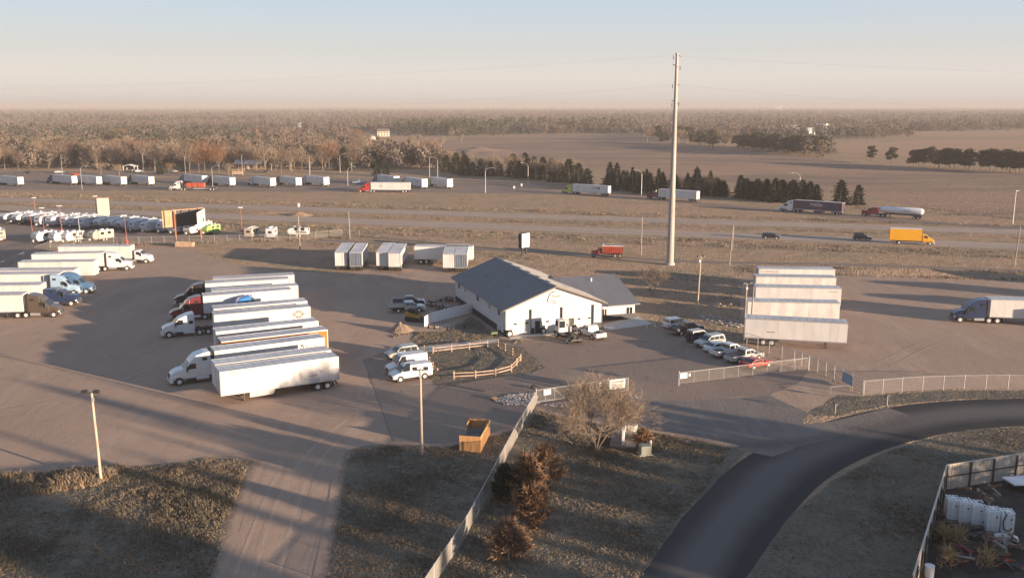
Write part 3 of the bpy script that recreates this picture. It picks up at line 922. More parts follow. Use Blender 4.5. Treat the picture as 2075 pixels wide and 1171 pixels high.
def pickup(label, color=PW, cover=None, beacon=False, cap=None, flat=False, group=None):
    t = thing('pickup_truck', label, 'pickup truck', group=group)
    hw = 1.0
    L0 = -2.9
    if not flat:
        part('bed_floor', ('pfloor',), lambda b: b.box(-2.85, -.75, -hw + .1, hw - .1, .72, .80), BLACK, t)
        for s in (-1, 1):
            part('bed_side', ('pside', s), lambda b: b.prism([(-2.88, .55), (-2.9, 1.12), (-.75, 1.12), (-.75, .55)], s * (hw - .11), s * hw), color, t)
        part('tailgate', ('ptail',), lambda b: b.box(-2.95, -2.86, -hw + .12, hw - .12, .6, 1.13), color, t)
        part('rear_bumper', ('prb',), lambda b: b.box(-3.05, -2.9, -hw + .08, hw - .08, .48, .64), CHROME, t)
        if cover:
            part('bed_cover', ('pcov',), lambda b: b.box(-2.86, -.75, -hw + .06, hw - .06, 1.125, 1.17), cover, t)
    else:
        part('flat_bed', ('pflat',), lambda b: b.box(-3.4, -.7, -1.15, 1.15, .98, 1.12).box(-3.4, -.72, -1.15, -1.09, 1.12, 1.38).box(-3.4, -.72, 1.09, 1.15, 1.12, 1.38).box(-.78, -.7, -1.1, 1.1, 1.12, 1.8).box(-3.4, -3.34, -1.09, 1.09, 1.12, 1.38), PTAN, t)
        part('bed_frame', ('pff',), lambda b: b.box(-3.3, -.7, -.5, .5, .62, .98), STEEL, t)
    part('body', ('pbody',), lambda b: b.bprism([(-.76, .5), (-.76, 1.16), (1.2, 1.16), (2.5, 1.10), (2.75, .92), (2.78, .48)], hw, .1), color, t)
    part('chassis', ('pch',), lambda b: b.box(-2.8, 2.4, -.8, .8, .42, .58), BLACK, t)
    top = [(-.74, 1.14), (-.62, 1.80), (-.45, 1.86), (.55, 1.85), (.8, 1.76), (1.5, 1.14)]
    kk = lambda z: 1 - .14 * max(0, min(1, (z - 1.14) / .72))
    part('cabin', ('pcab',), lambda b: b.bprism(top, hw - .03, .07, lambda x, z: kk(z)), color, t)
    part('windshield', ('pws',), lambda b: b.quad((1.45, -.84, 1.2), (1.45, .84, 1.2), (.86, .73, 1.74), (.86, -.73, 1.74), .015), GLASS, t)
    part('rear_window', ('prw',), lambda b: b.quad((-.745, .78, 1.24), (-.745, -.78, 1.24), (-.66, -.70, 1.72), (-.66, .70, 1.72), .015), GLASS, t)
    for s in (-1, 1):
        for k, (xa, xb, xc, xd) in enumerate(((-.55, .22, .22, -.47), (.3, 1.18, .66, .3))):
            yl, yh = s * (hw - .03) * kk(1.22), s * (hw - .03) * kk(1.7)
            q = ((xa, yl, 1.22), (xb, yl, 1.22), (xc, yh, 1.7), (xd, yh, 1.7))
            if s > 0:
                q = (q[1], q[0], q[3], q[2])
            part('side_window', ('psw', s, k), lambda b: b.quad(*q, .018), GLASS, t)
        part('headlight', ('phl', s), lambda b: b.box(2.66, 2.8, s * .78 - .16, s * .78 + .16, .82, 1.0), LAMPW, t)
        part('tail_light', ('ptl', s), lambda b: b.box(-2.93, -2.85, s * (hw - .06) - .055, s * (hw - .06) + .058, .75, 1.1), LAMPR, t)
        part('wheel_arch', ('pwa', s, flat), lambda b: [b.tube((x, s * .8, .42), (x, s * (hw + .006), .42), .5, .5, 14) for x in ((1.75,) if flat else (-1.85, 1.75))], BLACK, t)
        part('mirror', ('pmir', s), lambda b: b.obox((1.15, s * 1.13, 1.28), (.16, .24, .22)), BLACK, t)
    part('grille', ('pgr',), lambda b: b.box(2.7, 2.8, -.58, .58, .62, .98).box(2.7, 2.9, -.95, .95, .42, .6), CHROME, t)
    add_wheels(t, [(x, s * .9) for x in (-1.85, 1.75) for s in (-1, 1)], .41, .27)
    if beacon:
        part('ladder_rack', ('plad',), lambda b: b.tube((-.7, -.8, 1.86), (-.7, -.8, 2.05), .03, .03, 5).tube((-.7, .8, 1.86), (-.7, .8, 2.05), .03, .03, 5).tube((-.7, -.8, 2.05), (-.7, .8, 2.05), .03, .03, 5), ALU, t)
    return t

def travel_trailer(label, L=8., style='bumper', body=None, accent=None, group=None, door=True, W=1.22, H=3.2):
    t = thing('travel_trailer', label, 'camper', group=group)
    h = L / 2
    body = RVW if body in (None, WHITE, PW) else body
    if style == 'fifth':
        prof = [(-h, .75), (-h, H - .1), (-h + .15, H), (h - 1.2, H + .1), (h - .2, H - .5), (h, 2.0), (h - .2, 1.65), (h - 2.1, 1.6), (h - 2.3, .7)]
    else:
        prof = [(-h, .7), (-h, H - .15), (-h + .2, H - .02), (h - .9, H), (h - .35, H - .35), (h, 1.75), (h - .12, 1.2), (h - .5, .68)]
    part('body_shell', ('rv', style, L, H, W), lambda b: b.bprism(prof, W, .1), body, t)
    if accent:
        for s in (-1, 1):
            part('side_stripe', ('rvst', L, s), lambda b: b.add([(-h + .2, s * (W + .006), 1.0), (h - 2.4, s * (W + .006), 1.1), (h - 2.4, s * (W + .006), 1.72), (-h + 1.5, s * (W + .006), 1.55), (-h + .2, s * (W + .006), 1.45)] + [(-h + .2, s * (W - .02), 1.0), (h - 2.4, s * (W - .02), 1.1), (h - 2.4, s * (W - .02), 1.72), (-h + 1.5, s * (W - .02), 1.55), (-h + .2, s * (W - .02), 1.45)], [(0, 1, 2, 3, 4), (9, 8, 7, 6, 5)] + [(i, 5 + i, 5 + (i + 1) % 5, (i + 1) % 5) for i in range(5)]), accent, t)
        part('front_panel', ('rvfp', style, L, H), lambda b: b.obox(((h - .14) if style != 'fifth' else h - .08, 0, H * .45 if style != 'fifth' else 2.05), (.12, W * 1.5, .5), 0, .12), accent, t)
    for s in (-1, 1):
        for k, xc in enumerate((-h * .55, h * .1)):
            part('side_window', ('rvw', L, s, k), lambda b: b.box(xc - .5, xc + .5, s * W - .01, s * W + .015, 1.75, 2.45), GLASS, t)
        part('awning', ('rvaw', L, s), lambda b: b.tube((-h * .8, s * (W + .07), H - .3), (h * .5, s * (W + .07), H - .3), .07, .07, 6), BLACK if accent else WHITE, t)
    if door:
        part('entry_door', ('rvd', L), lambda b: b.box(h * .32, h * .32 + .7, -W - .02, -W + .01, .85, 2.75), SEAM, t)
    part('front_window', ('rvfw', style, L, H), lambda b: b.obox(((h - .2) if style != 'fifth' else (h - .12), 0, H * .72), (.1, 1.2, .35), 0, -.35), GLASS, t)
    part('rear_window', ('rvrw', L), lambda b: b.box(-h - .015, -h + .02, -.5, .5, 1.7, 2.3), GLASS, t)
    part('air_conditioner', ('rvac', H), lambda b: b.bprism([(-.4, H), (-.35, H + .28), (.3, H + .28), (.45, H)], .36, .06), WHITE, t, (-.4, 0, -.02 if style != 'fifth' else .04))
    part('roof_vent', ('rvrv', H), lambda b: b.box(1.2, 1.6, -.2, .2, H - .03, H + .14).box(-h + .8, -h + 1.2, -.2, .2, H - .03, H + .14), WHITE, t)
    part('chassis', ('rvch', L), lambda b: b.box(-h + .1, h - .6, -.9, .9, .5, .76), STEEL, t)
    if style == 'fifth':
        part('landing_leg', ('rvll', L), lambda b: [b.box(h - 2.2, h - 2.1, s * .8 - .05, s * .8 + .05, .03, 1.7) for s in (-1, 1)], STEEL, t)
    else:
        part('tow_hitch', ('rvt', L), lambda b: b.path([(h - .6, -.6, .52), (h + 1.0, 0, .5), (h - .6, .6, .52)], .05, 5).tube((h + .85, 0, .03), (h + .85, 0, .9), .04, .04, 6), STEEL, t)
        part('gas_bottle', ('rvg', L), lambda b: [b.tube((h + .2, s * .17, .5), (h + .2, s * .17, 1.0), .15, .12, 8) for s in (-1, 1)], WHITE, t)
    add_wheels(t, [(x - .4, s * (W - .12)) for x in (-.45, .45) for s in (-1, 1)], .36, .22)
    return t
# ------------------------------------------------------------------ workshop building
ba = R(19.4)
B = thing('workshop_building', 'white metal truck workshop with slate gable roof, three tall doors and a low office wing', 'building', (-1.0, 137.1, 0), ba)
BW, BL, ZE, ZR = 16.3, 28.1, 4.35, 7.35
def gab(u): return ZE + (ZR - ZE) * (1 - abs(u - BW / 2) / (BW / 2))
DOORS = [(1.1, 4.3), (6.5, 9.5), (11.9, 14.9)]
DT = 3.98
def column(a, b, z0, v0=0., v1=.08, topf=gab, m=SIDING, name='wall_panel', flip=False):
    g = .008
    def f(mb):
        xs = [a + g, b - g]
        if a + g < BW / 2 < b - g and topf is gab:
            xs = [a + g, BW / 2, b - g]
        prof = [(xs[0], z0), (xs[-1], z0)] + [(x, topf(x) - .02) for x in reversed(xs)]
        mb.prism(prof, v0, v1)
        k = 3
        for i in range(k):
            x = a + (b - a) * (i + .5) / k
            mb.prism([(x - .03, z0 + .01), (x + .03, z0 + .01), (x + .03, topf(x) - .06), (x - .03, topf(x) - .06)], v0 - .022, v0)
    return part(name, None, f, m, B)
def columns(a, b, z0):
    n = max(1, round((b - a) / .92))
    for i in range(n):
        u0, u1 = a + (b - a) * i / n, a + (b - a) * (i + 1) / n
        if z0 == 0:
            column(u0, u1, 1.0)
            part('wainscot_panel', None, lambda mb: mb.box(u0 + .006, u1 - .006, -.03, .08, 0, .99), WAINS, B)
        else:
            column(u0, u1, z0)
edges = [0] + [e for d in DOORS for e in d] + [BW]
for i in range(0, len(edges), 2):
    columns(edges[i], edges[i + 1], 0)
for a, b in DOORS:
    columns(a, b, DT)
# inner skin, floor and the other walls
def skin(mb):
    for i in range(0, len(edges), 2):
        mb.box(edges[i], edges[i + 1], .09, .5, 0, ZE - .1)
    for a, b in DOORS:
        mb.box(a, b, .09, .5, DT, ZE - .1)
    mb.prism([(0.1, ZE - .09), (BW - .1, ZE - .09), (BW / 2, ZR - .1)], .09, .3)
part('inner_wall', None, skin, mat('jamb_brown', (.16, .13, .11), .7), B)
part('rear_wall', None, lambda mb: mb.prism([(0, 0), (BW, 0), (BW, ZE - .02), (BW / 2, ZR - .02), (0, ZE - .02)], BL - .1, BL), SIDING, B)
nl = 30
pw = (BL - .1) / nl
for i in range(nl):
    part('wall_panel', 'leftpanel', lambda mb: mb.box(0, .08, .008, pw - .008, 1.0, ZE - .02).box(-.022, 0, pw * .3 - .03, pw * .3 + .03, 1.01, ZE - .04).box(-.022, 0, pw * .7 - .03, pw * .7 + .03, 1.01, ZE - .04), SIDING, B, (0, .09 + i * pw, 0))
    part('wainscot_panel', 'leftwain', lambda mb: mb.box(-.03, .08, .006, pw - .006, 0, .99), WAINS, B, (0, .09 + i * pw, 0))
part('inner_wall', None, lambda mb: mb.box(.09, .3, .6, BL - .15, 0, ZE - .1), SEAM, B)
part('side_wall', None, lambda mb: mb.box(BW - .09, BW, .6, BL - .12, .99, ZE - .02), SIDING, B)
part('side_wainscot', None, lambda mb: mb.box(BW - .09, BW + .02, .1, 4.3, 0, .985), WAINS, B)
for u in (0, BW):
    part('corner_trim', None, lambda mb: mb.box(u - .06, u + .06, -.05, .06, 1.0, ZE - .05), mat('trim_brown', (.14, .11, .095), .6), B)
# overhead doors in recesses
for a, b in DOORS:
    d = part('overhead_door', None, lambda mb: mb.box(a + .02, b - .02, .46, .5, .02, DT), SEAM, B)
    n = 6
    hh = (DT - .02) / n
    for k in range(n):
        part('door_panel', None, lambda mb: mb.box(a + .04, b - .04, .40, .46, .02 + k * hh + .012, .02 + (k + 1) * hh - .012), DOORW, d)
    for x in (a + .62, b - .62):
        part('door_window', None, lambda mb: mb.box(x - .27, x + .27, .385, .41, 1.62, 1.86), GLASS, d)
    part('door_jamb', None, lambda mb: mb.box(b - .03, b + .0, .085, .45, 0, DT), mat('jamb_brown', (.16, .13, .11), .7), B)
for a, b in ((4.86, 5.69), (10.65, 11.48)):
    d = part('entry_door', None, lambda mb: mb.box(a, b, -.075, -.03, .02, 2.08), BLACK, B)
    part('handle', None, lambda mb: mb.box(b - .16, b - .08, -.12, -.075, .98, 1.06), ALU, d)
    part('door_frame', None, lambda mb: mb.box(a - .07, a, -.06, -.03, .02, 2.15).box(b, b + .07, -.06, -.03, .02, 2.15).box(a, b, -.06, -.03, 2.08, 2.15), SEAM, B)
for v0, v1 in ((24.7, 26.2), (13.5, 15.0), (2.3, 3.8)):
    wdw = part('window', None, lambda mb: mb.box(-.05, -.022, v0, v1, 2.75, 3.75), GLASS, B)
    part('frame', None, lambda mb: mb.box(-.07, -.022, v0 - .07, v0, 2.68, 3.82).box(-.07, -.022, v1, v1 + .07, 2.68, 3.82).box(-.07, -.022, v0, v1, 3.75, 3.82).box(-.07, -.022, v0, v1, 2.68, 2.75).box(-.06, -.05, (v0 + v1) / 2 - .025, (v0 + v1) / 2 + .025, 2.75, 3.75), WHITE, wdw)
for v in (21.5, 7.9):
    hx = part('exhaust_hood', None, lambda mb: mb.bprism([(-.5, 3.05), (-.55, 3.5), (-.3, 3.62), (-.02, 3.62), (-.02, 3.05)], .45, .06), TRGREY, B, (0, v, 0))
    part('wall_light', None, lambda mb: mb.obox((-.2, v + 1.1, 3.95), (.4, .3, .16)), BLACK, B)
for v, z0, z1 in ((1.0, .5, 1.9), (2.1, .6, 1.6), (3.0, .4, 1.2)):
    part('electric_box', None, lambda mb: mb.box(-.28, -.035, v - .3, v + .3, z0, z1), TRGREY, B)
part('conduit', None, lambda mb: mb.tube((-.1, 1.0, 1.9), (-.1, 1.0, 4.2), .03, .03, 6), GALV, B)
# roof sheets
sl = (ZR - ZE) / (BW / 2)
OH, OV = .62, .72
nr_ = 32
sw = (BL + 2 * OV) / nr_
for s in (-1, 1):
    def rf(mb):
        xr, xe = BW / 2, (-OH if s < 0 else BW + OH)
        zr, ze = ZR + .16, ZE + .16 - sl * OH
        def q(y0, y1, dz, th, k0=0., k1=1.):
            a = (xr + (xe - xr) * k0, zr + (ze - zr) * k0)
            c = (xr + (xe - xr) * k1, zr + (ze - zr) * k1)
            mb.add([(a[0], y0, a[1] + dz), (a[0], y1, a[1] + dz), (c[0], y1, c[1] + dz), (c[0], y0, c[1] + dz), (a[0], y0, a[1] + dz - th), (a[0], y1, a[1] + dz - th), (c[0], y1, c[1] + dz - th), (c[0], y0, c[1] + dz - th)],
                   [(0, 1, 2, 3), (7, 6, 5, 4), (0, 4, 5, 1), (1, 5, 6, 2), (2, 6, 7, 3), (3, 7, 4, 0)])
        q(.004, sw - .004, 0, .05)
        for k in range(3):
            y = sw * (k + .5) / 3
            q(y - .03, y + .03, .035, .034)
    for i in range(nr_):
        part('roof_sheet', ('rsheet', s), rf, ROOFB, B, (0, -OV + i * sw, 0))
part('soffit', None, lambda mb: mb.prism([(-OH + .05, ZE - sl * OH + .02), (BW / 2, ZR + .03), (BW + OH - .05, ZE - sl * OH + .02), (BW + OH - .05, ZE - sl * OH + .09), (BW / 2, ZR + .10), (-OH + .05, ZE - sl * OH + .09)], -OV + .04, BL + OV - .04), WHITE, B)
TRIM = mat('trim_brown', (.14, .11, .095), .6)
for vv in (-OV - .03, BL + OV):
    part('rake_trim', None, lambda mb: mb.prism([(-OH, ZE - sl * OH - .02), (BW / 2, ZR - .02), (BW + OH, ZE - sl * OH - .02), (BW + OH, ZE - sl * OH + .20), (BW / 2, ZR + .2), (-OH, ZE - sl * OH + .20)], vv, vv + .03), TRIM, B)
for s in (-1, 1):
    ue = -OH if s < 0 else BW + OH
    part('gutter', None, lambda mb: mb.box(ue - .06, ue + .06, -OV, BL + OV, ZE - sl * OH - .03, ZE - sl * OH + .10), ROOFB, B)
part('ridge_cap', None, lambda mb: mb.prism([(BW / 2 - .3, ZR + .11), (BW / 2, ZR + .235), (BW / 2 + .3, ZR + .11)], -OV, BL + OV), ROOFB, B)
for k in range(6):
    part('ridge_vent', 'ridgevent', lambda mb: mb.prism([(BW / 2 - .36, ZR + .10), (BW / 2 - .3, ZR + .28), (BW / 2, ZR + .36), (BW / 2 + .3, ZR + .28), (BW / 2 + .36, ZR + .10)], 0, 2.4), ROOFB, B, (0, 1.6 + k * 4.5, 0))
for v in (20.0, 9.5):
    part('roof_stain', None, lambda mb: mb.add([(3.2, v, ZE + sl * 3.2 + .205), (4.2, v + .2, ZE + sl * 4.2 + .205), (4.3, v + 1.2, ZE + sl * 4.3 + .205), (3.0, v + .9, ZE + sl * 3.0 + .205)], [(0, 1, 2, 3)]), mat('roof_stain', (.10, .11, .12), .6), B)
# the sign on the gable: arched plaque with scribbled script
em = part('emblem', None, lambda mb: mb.prism([(6.95, 5.0), (6.92, 5.25), (7.08, 5.5), (7.15, 5.95), (7.4, 6.35), (7.85, 6.6), (8.35, 6.6), (8.85, 6.35), (9.1, 5.95), (9.2, 5.6), (9.4, 5.4), (9.38, 5.0)], -.055, -.025), WHITE, B)
def arc(mb, pts, wdt):
    for (x0, z0), (x1, z1) in zip(pts, pts[1:]):
        dx, dz = x1 - x0, z1 - z0
        L = math.hypot(dx, dz)
        nx, nz = -dz / L * wdt / 2, dx / L * wdt / 2
        mb.add([(x0 + nx, -.06, z0 + nz), (x1 + nx, -.06, z1 + nz), (x1 - nx, -.06, z1 - nz), (x0 - nx, -.06, z0 - nz)], [(0, 1, 2, 3)])
part('emblem_border', None, lambda mb: (arc(mb, [(7.12, 4.98), (6.95, 5.15), (6.96, 5.42), (7.1, 5.6), (7.18, 5.95), (7.42, 6.33), (7.86, 6.57), (8.36, 6.57)], .14), arc(mb, [(7.1, 5.5), (7.7, 5.62), (9.25, 5.6)], .08), arc(mb, [(7.2, 5.06), (9.2, 5.12)], .12), arc(mb, [(8.36, 6.57), (8.8, 6.36), (9.08, 5.95), (9.3, 5.5), (9.33, 5.1)], .05)), mat('emblem_brown', (.075, .05, .04), .7), em)
part('emblem_print', None, lambda mb: (arc(mb, [(7.62, 5.68), (7.85, 5.98), (7.95, 5.75), (8.15, 5.85), (8.3, 5.7), (8.5, 5.86), (8.65, 5.72), (8.85, 5.9), (9.05, 5.74)], .13), arc(mb, [(7.78, 6.4), (8.15, 6.4)], .07), arc(mb, [(7.8, 6.4), (7.8, 5.95)], .05), arc(mb, [(8.0, 6.15), (8.2, 6.22), (8.45, 6.2)], .05), arc(mb, [(8.7, 6.15), (8.82, 5.85)], .09), arc(mb, [(7.9, 5.36), (8.9, 5.42)], .07)), INK, em)
part('sign_lamp', None, lambda mb: mb.tube((8.1, -.03, 4.72), (8.1, -.3, 4.76), .025, .025, 6).obox((8.1, -.34, 4.74), (.32, .14, .1)), BLACK, B)
# office wing
AU0, AU1, AV0, AV1, AE = BW, 24.45, 4.45, 22.4, 2.75
AR, AVR = 6.0, 13.4
n = 9
for i in range(n):
    u0, u1 = AU0 + (AU1 - AU0) * i / n, AU0 + (AU1 - AU0) * (i + 1) / n
    part('wall_panel', None, lambda mb: mb.box(u0 + .008, u1 - .008, AV0, AV0 + .08, .97, AE).box(u0 + .42, u0 + .48, AV0 - .022, AV0, .98, AE - .04), SIDING, B)
    part('wainscot_panel', None, lambda mb: mb.box(u0 + .006, u1 - .006, AV0 - .03, AV0 + .08, 0, .96), WAINS, B)
part('wing_wall', None, lambda mb: mb.prism([(AV0 + .1, 0), (AV1, 0), (AV1, AE), (AVR, AR - .15), (AV0 + .1, AE)], -AU1, -AU1 + .1), SIDING, B, rz=PI / 2)
part('wing_rear_wall', None, lambda mb: mb.box(AU0, AU1 - .1, AV1 - .1, AV1, 0, AE), SIDING, B)
asl = (AR - 2.66) / (AVR - 3.7)
def az(v): return 2.66 + asl * (v - 3.7)
def mz(u): return ZR + .16 - sl * (u - BW / 2)
uu = 12.3
while uu < 25.0:
    u1 = min(uu + .92, 25.05)
    def rs(mb):
        for sgn in (1, -1):
            c = []
            for u in (uu + .004, u1 - .004):
                vs = 3.7
                if u < BW + OH + .1:
                    vs = max(3.7, 3.7 + (mz(u) - 2.66 - .03) / asl)
                c.append((u, min(vs, AVR)))
            (ua, va), (ub, vb) = c
            def pt(u, v, dz):
                return (u, v if sgn > 0 else 2 * AVR - v, az(v) + dz)
            mb.add([pt(ua, va, 0), pt(ub, vb, 0), pt(ub, AVR, 0), pt(ua, AVR, 0), pt(ua, va, -.05), pt(ub, vb, -.05), pt(ub, AVR, -.05), pt(ua, AVR, -.05)], [(0, 1, 2, 3), (7, 6, 5, 4), (0, 4, 5, 1), (1, 5, 6, 2), (2, 6, 7, 3), (3, 7, 4, 0)])
            for k in range(3):
                f = (k + .5) / 3
                um, vm = ua + (ub - ua) * f, va + (vb - va) * f
                mb.add([pt(um - .03, vm, .001), pt(um + .03, vm, .001), pt(um + .03, AVR, .001), pt(um - .03, AVR, .001), pt(um - .03, vm, .035), pt(um + .03, vm, .035), pt(um + .03, AVR, .035), pt(um - .03, AVR, .035)], [(4, 5, 6, 7), (0, 1, 5, 4), (1, 2, 6, 5), (2, 3, 7, 6), (3, 0, 4, 7)])
    part('roof_sheet', None, rs, ROOFB, B)
    uu = u1
part('rake_trim', None, lambda mb: mb.prism([(3.7, 2.5), (AVR, AR - .17), (2 * AVR - 3.7, 2.5), (2 * AVR - 3.7, 2.67), (AVR, AR + .01), (3.7, 2.67)], -25.09, -25.06), TRIM, B, rz=PI / 2)
part('gutter', None, lambda mb: mb.box(BW + .1, 25.0, 3.62, 3.72, 2.54, 2.64), ROOFB, B)
part('vent_pipe', None, lambda mb: mb.tube((19.6, 11.6, az(11.6) - .1), (19.6, 11.6, az(11.6) + .45), .12, .12, 10).tube((19.6, 11.6, az(11.6) + .45), (19.6, 11.6, az(11.6) + .52), .18, .16, 10), WHITE, B)
for u0, u1 in ((18.45, 19.25), (22.85, 24.0)):
    wdw = part('window', None, lambda mb: mb.box(u0, u1, AV0 - .05, AV0 - .022, .98, 2.02), GLASS, B)
    part('frame', None, lambda mb: mb.box(u0 - .07, u0, AV0 - .065, AV0 - .02, .96, 2.1).box(u1, u1 + .07, AV0 - .065, AV0 - .02, .96, 2.1).box(u0, u1, AV0 - .065, AV0 - .02, 2.02, 2.1).box((u0 + u1) / 2 - .03, (u0 + u1) / 2 + .03, AV0 - .06, AV0 - .05, .98, 2.02), WHITE, wdw)
part('door_apron', None, lambda mb: mb.box(.2, 15.4, -1.5, -.1, 0, .05), CONC, B)
def bworld(u, v):
    return Vector((-1 + u * math.cos(ba) - v * math.sin(ba), 137.1 + u * math.sin(ba) + v * math.cos(ba), 0))
for (u, v, ang), lab in zip(((.45, -.55, .1), (6.0, -.6, .25), (11.2, -.75, .1)), ('white-rimmed truck tyre standing at the left corner of the workshop', 'white-rimmed truck tyre standing before the middle workshop door', 'white-rimmed truck tyre standing behind the yard tractor')):
    p = bworld(u, v)
    t = thing('truck_tyre', lab, 'tyre', (p.x, p.y, 0), ba + ang, 'tyres standing along the workshop front')
    part('tyre', 'bigtyre', lambda mb: mb.tube((0, -.14, .54), (0, .14, .54), .54, .54, 22), RUB, t)
    part('rim', 'bigrim', lambda mb: mb.tube((0, -.16, .54), (0, .10, .54), .3, .3, 18).tube((0, -.2, .54), (0, -.15, .54), .11, .11, 10), RIMW, t)
# ------------------------------------------------------------------ fences, gates
def fence(name, label, pts, h, fabric=LINK, post_m=GALV, rail=True, world=False, r=.035, every=None, cat='fence', bottom=False, group=None, hs=None):
    q = [Vector((p[0], p[1], 0)) for p in pts] if world else [P(*p) for p in pts]
    if every:
        o = [q[0]]
        for a, b in zip(q, q[1:]):
            n = max(1, round((b - a).length / every))
            o += [a + (b - a) * (k / n) for k in range(1, n + 1)]
        q = o
    t = thing(name, label, cat, q[0], 0, group)
    for i, a in enumerate(q):
        c = a - q[0]
        part('post', ('fpost', h, r), lambda b: b.tube((0, 0, 0), (0, 0, h + .04), r * 1.25, r * 1.25, 7).tube((0, 0, h + .04), (0, 0, h + .1), r * 1.5, r * .5, 7), post_m, t, c)
        if i < len(q) - 1:
            e = q[i + 1] - q[0]
            if rail:
                part('top_rail', None, lambda b: b.tube(c + Vector((0, 0, h)), e + Vector((0, 0, h)), r * .85, r * .85, 6), post_m, t)
            if bottom:
                part('bottom_rail', None, lambda b: b.tube(c + Vector((0, 0, .15)), e + Vector((0, 0, .15)), r * .85, r * .85, 6), post_m, t)
            part('mesh_panel', None, lambda b: b.add([c + Vector((0, 0, .06)), e + Vector((0, 0, .06)), e + Vector((0, 0, h)), c + Vector((0, 0, h))], [(0, 1, 2, 3)]), fabric, t)
    return t
fence('chain_link_fence', 'pale slatted chain-link fence running downhill past the dark juniper', [(1087, 819), (1068, 852), (1048, 887), (1023, 935), (996, 988), (970, 1038), (946.5, 1082), (915, 1132), (880, 1185), (845, 1240)], 1.65, SLATTED, r=.04)
fence('chain_link_fence', 'chain-link fence curving along the road edge on the right', [(1750, 800), (1788, 797), (1827, 793.5), (1869, 791), (1911, 789.5), (1953, 788.5), (1997, 788), (2042, 788), (2090, 788.5), (2140, 789.5)], 1.8, r=.04)
fence('chain_link_fence', 'chain-link fence stepping down from the tall pole to the road', [(1513, 698), (1535, 706), (1558, 716), (1584, 727), (1609, 736), (1624, 741), (1639, 750), (1656, 755), (1673, 761), (1690, 768), (1707, 776), (1726, 786), (1748, 799)], 1.8, r=.04)
fence('chain_link_fence', 'long chain-link fence between camper lot and truck yard', [(0, 549), (30, 536), (62, 520), (102, 503), (150, 499), (231, 495.5)] + [(231 + k * 25.5, 495.5 - k * .55) for k in range(1, 15)] + [(600, 486), (640, 483.5), (693, 478.5), (728, 480)], 1.8, r=.032)
fence('chain_link_fence', 'low wire fence at the far end of the frontage road', [(728, 480), (790, 490), (860, 497), (940, 500)], 1.5, r=.03, every=9)
# gate with diagonal braces and signs
def gate(label, a, b, h, braces, n):
    pa, pb = P(*a), P(*b)
    d = pb - pa
    L = d.length
    t = thing('sliding_gate', label, 'gate', pa, math.atan2(d.y, d.x))
    part('gate_post', ('gpost', h), lambda m_: m_.tube((0, 0, 0), (0, 0, h + .25), .07, .07, 8), GALV, t)
    part('gate_post', ('gpost', h), lambda m_: m_.tube((0, 0, 0), (0, 0, h + .25), .07, .07, 8), GALV, t, (L, 0, 0))
    part('top_rail', None, lambda m_: m_.tube((0, 0, h), (L, 0, h), .045, .045, 6), GALV, t)
    if braces:
        part('bottom_rail', None, lambda m_: m_.tube((.1, 0, .25), (L - .1, 0, .25), .04, .04, 6), GALV, t)
    for k in range(1, n):
        part('upright', ('gup', h), lambda m_: m_.tube((0, 0, .25), (0, 0, h), .03, .03, 6), GALV, t, (L * k / n, 0, 0))
    for (x0, x1) in braces:
        part('brace', None, lambda m_: m_.tube((x0, -.03, h - .05), (x1, -.03, .3), .035, .035, 6), GALV, t)
    part('mesh_panel', None, lambda m_: m_.add([(.05, 0, .25), (L - .05, 0, .25), (L - .05, 0, h), (.05, 0, h)], [(0, 1, 2, 3)]), LINK, t)
    return t, L
g1, L1 = gate('open sliding gate with two diagonal braces beside the rock bed', (1086, 819), (1232, 797), 1.75, ((2.3, 3.9), (3.9, 5.4)), 8)
g2, L2 = gate('long sliding gate in front of the parked red coupe', (1375, 782), (1637.5, 750), 1.75, (), 9)
fence('chain_link_fence', 'short chain-link bay holding the large white notice board', [(1232, 797), (1272, 793)], 1.75, r=.05, bottom=True)
def board(name, label, p, ang, w_, z0, z1, marks, cat='sign', m=WHITE, th=.03):
    t = thing(name, label, cat, (p.x, p.y, 0), ang)
    part('panel', None, lambda b: b.box(0, w_, -th / 2, th / 2, z0, z1), m, t)
    for (x0, x1, za, zb, mm) in marks:
        part('print', None, lambda b: b.box(x0, x1, -th / 2 - .006, -th / 2 - .001, za, zb), mm, t)
    return t
a1 = math.atan2(*(reversed((P(1232, 797) - P(1086, 819)).to_2d()[:])))
dirg = (P(1232, 797) - P(1086, 819)).normalized()
off = Vector((dirg.y, -dirg.x, 0)) * .1
pp = P(1101, 817) + off
board('notice_sign', 'small white notice on the left end of the braced gate', pp, a1, .95, 1.05, 1.68, ((.12, .83, 1.5, 1.54, INKL), (.12, .83, 1.38, 1.42, INKL), (.12, .7, 1.22, 1.26, INKL)))
pp = P(1212.5, 800) + off
board('notice_sign', 'narrow upright notice near the right end of the braced gate', pp, a1, .4, .55, 1.6, ((.06, .34, 1.2, 1.5, INKL), (.06, .34, .7, 1.05, INKL)))
pp = P(1234, 797) + off
board('notice_board', 'large white company board on the fence behind the bare tree', pp, a1, 2.25, .5, 1.72, ((.15, .5, 1.38, 1.45, INKG), (.15, .5, .8, .86, INKL), (.7, 2.1, 1.3, 1.5, INKL), (.7, 2.0, .95, 1.02, INKL), (.7, 1.9, .72, .77, INKL)))
dirg = (P(1637.5, 750) - P(1375, 782)).normalized()
a2 = math.atan2(dirg.y, dirg.x)
off = Vector((dirg.y, -dirg.x, 0)) * .1
pp = P(1377, 782) + off
s_ = board('notice_sign', 'white notice on the left end of the long gate', pp, a2, 1.0, 1.0, 1.68, ((.1, .9, 1.5, 1.54, INKL), (.1, .9, 1.3, 1.34, INKL)))
board('round_sign', 'small square plate hung beside the notice on the long gate', P(1394, 780) + off, a2, .26, 1.2, 1.55, ())
fd = (P(1728, 787) - P(1707, 776)).normalized()
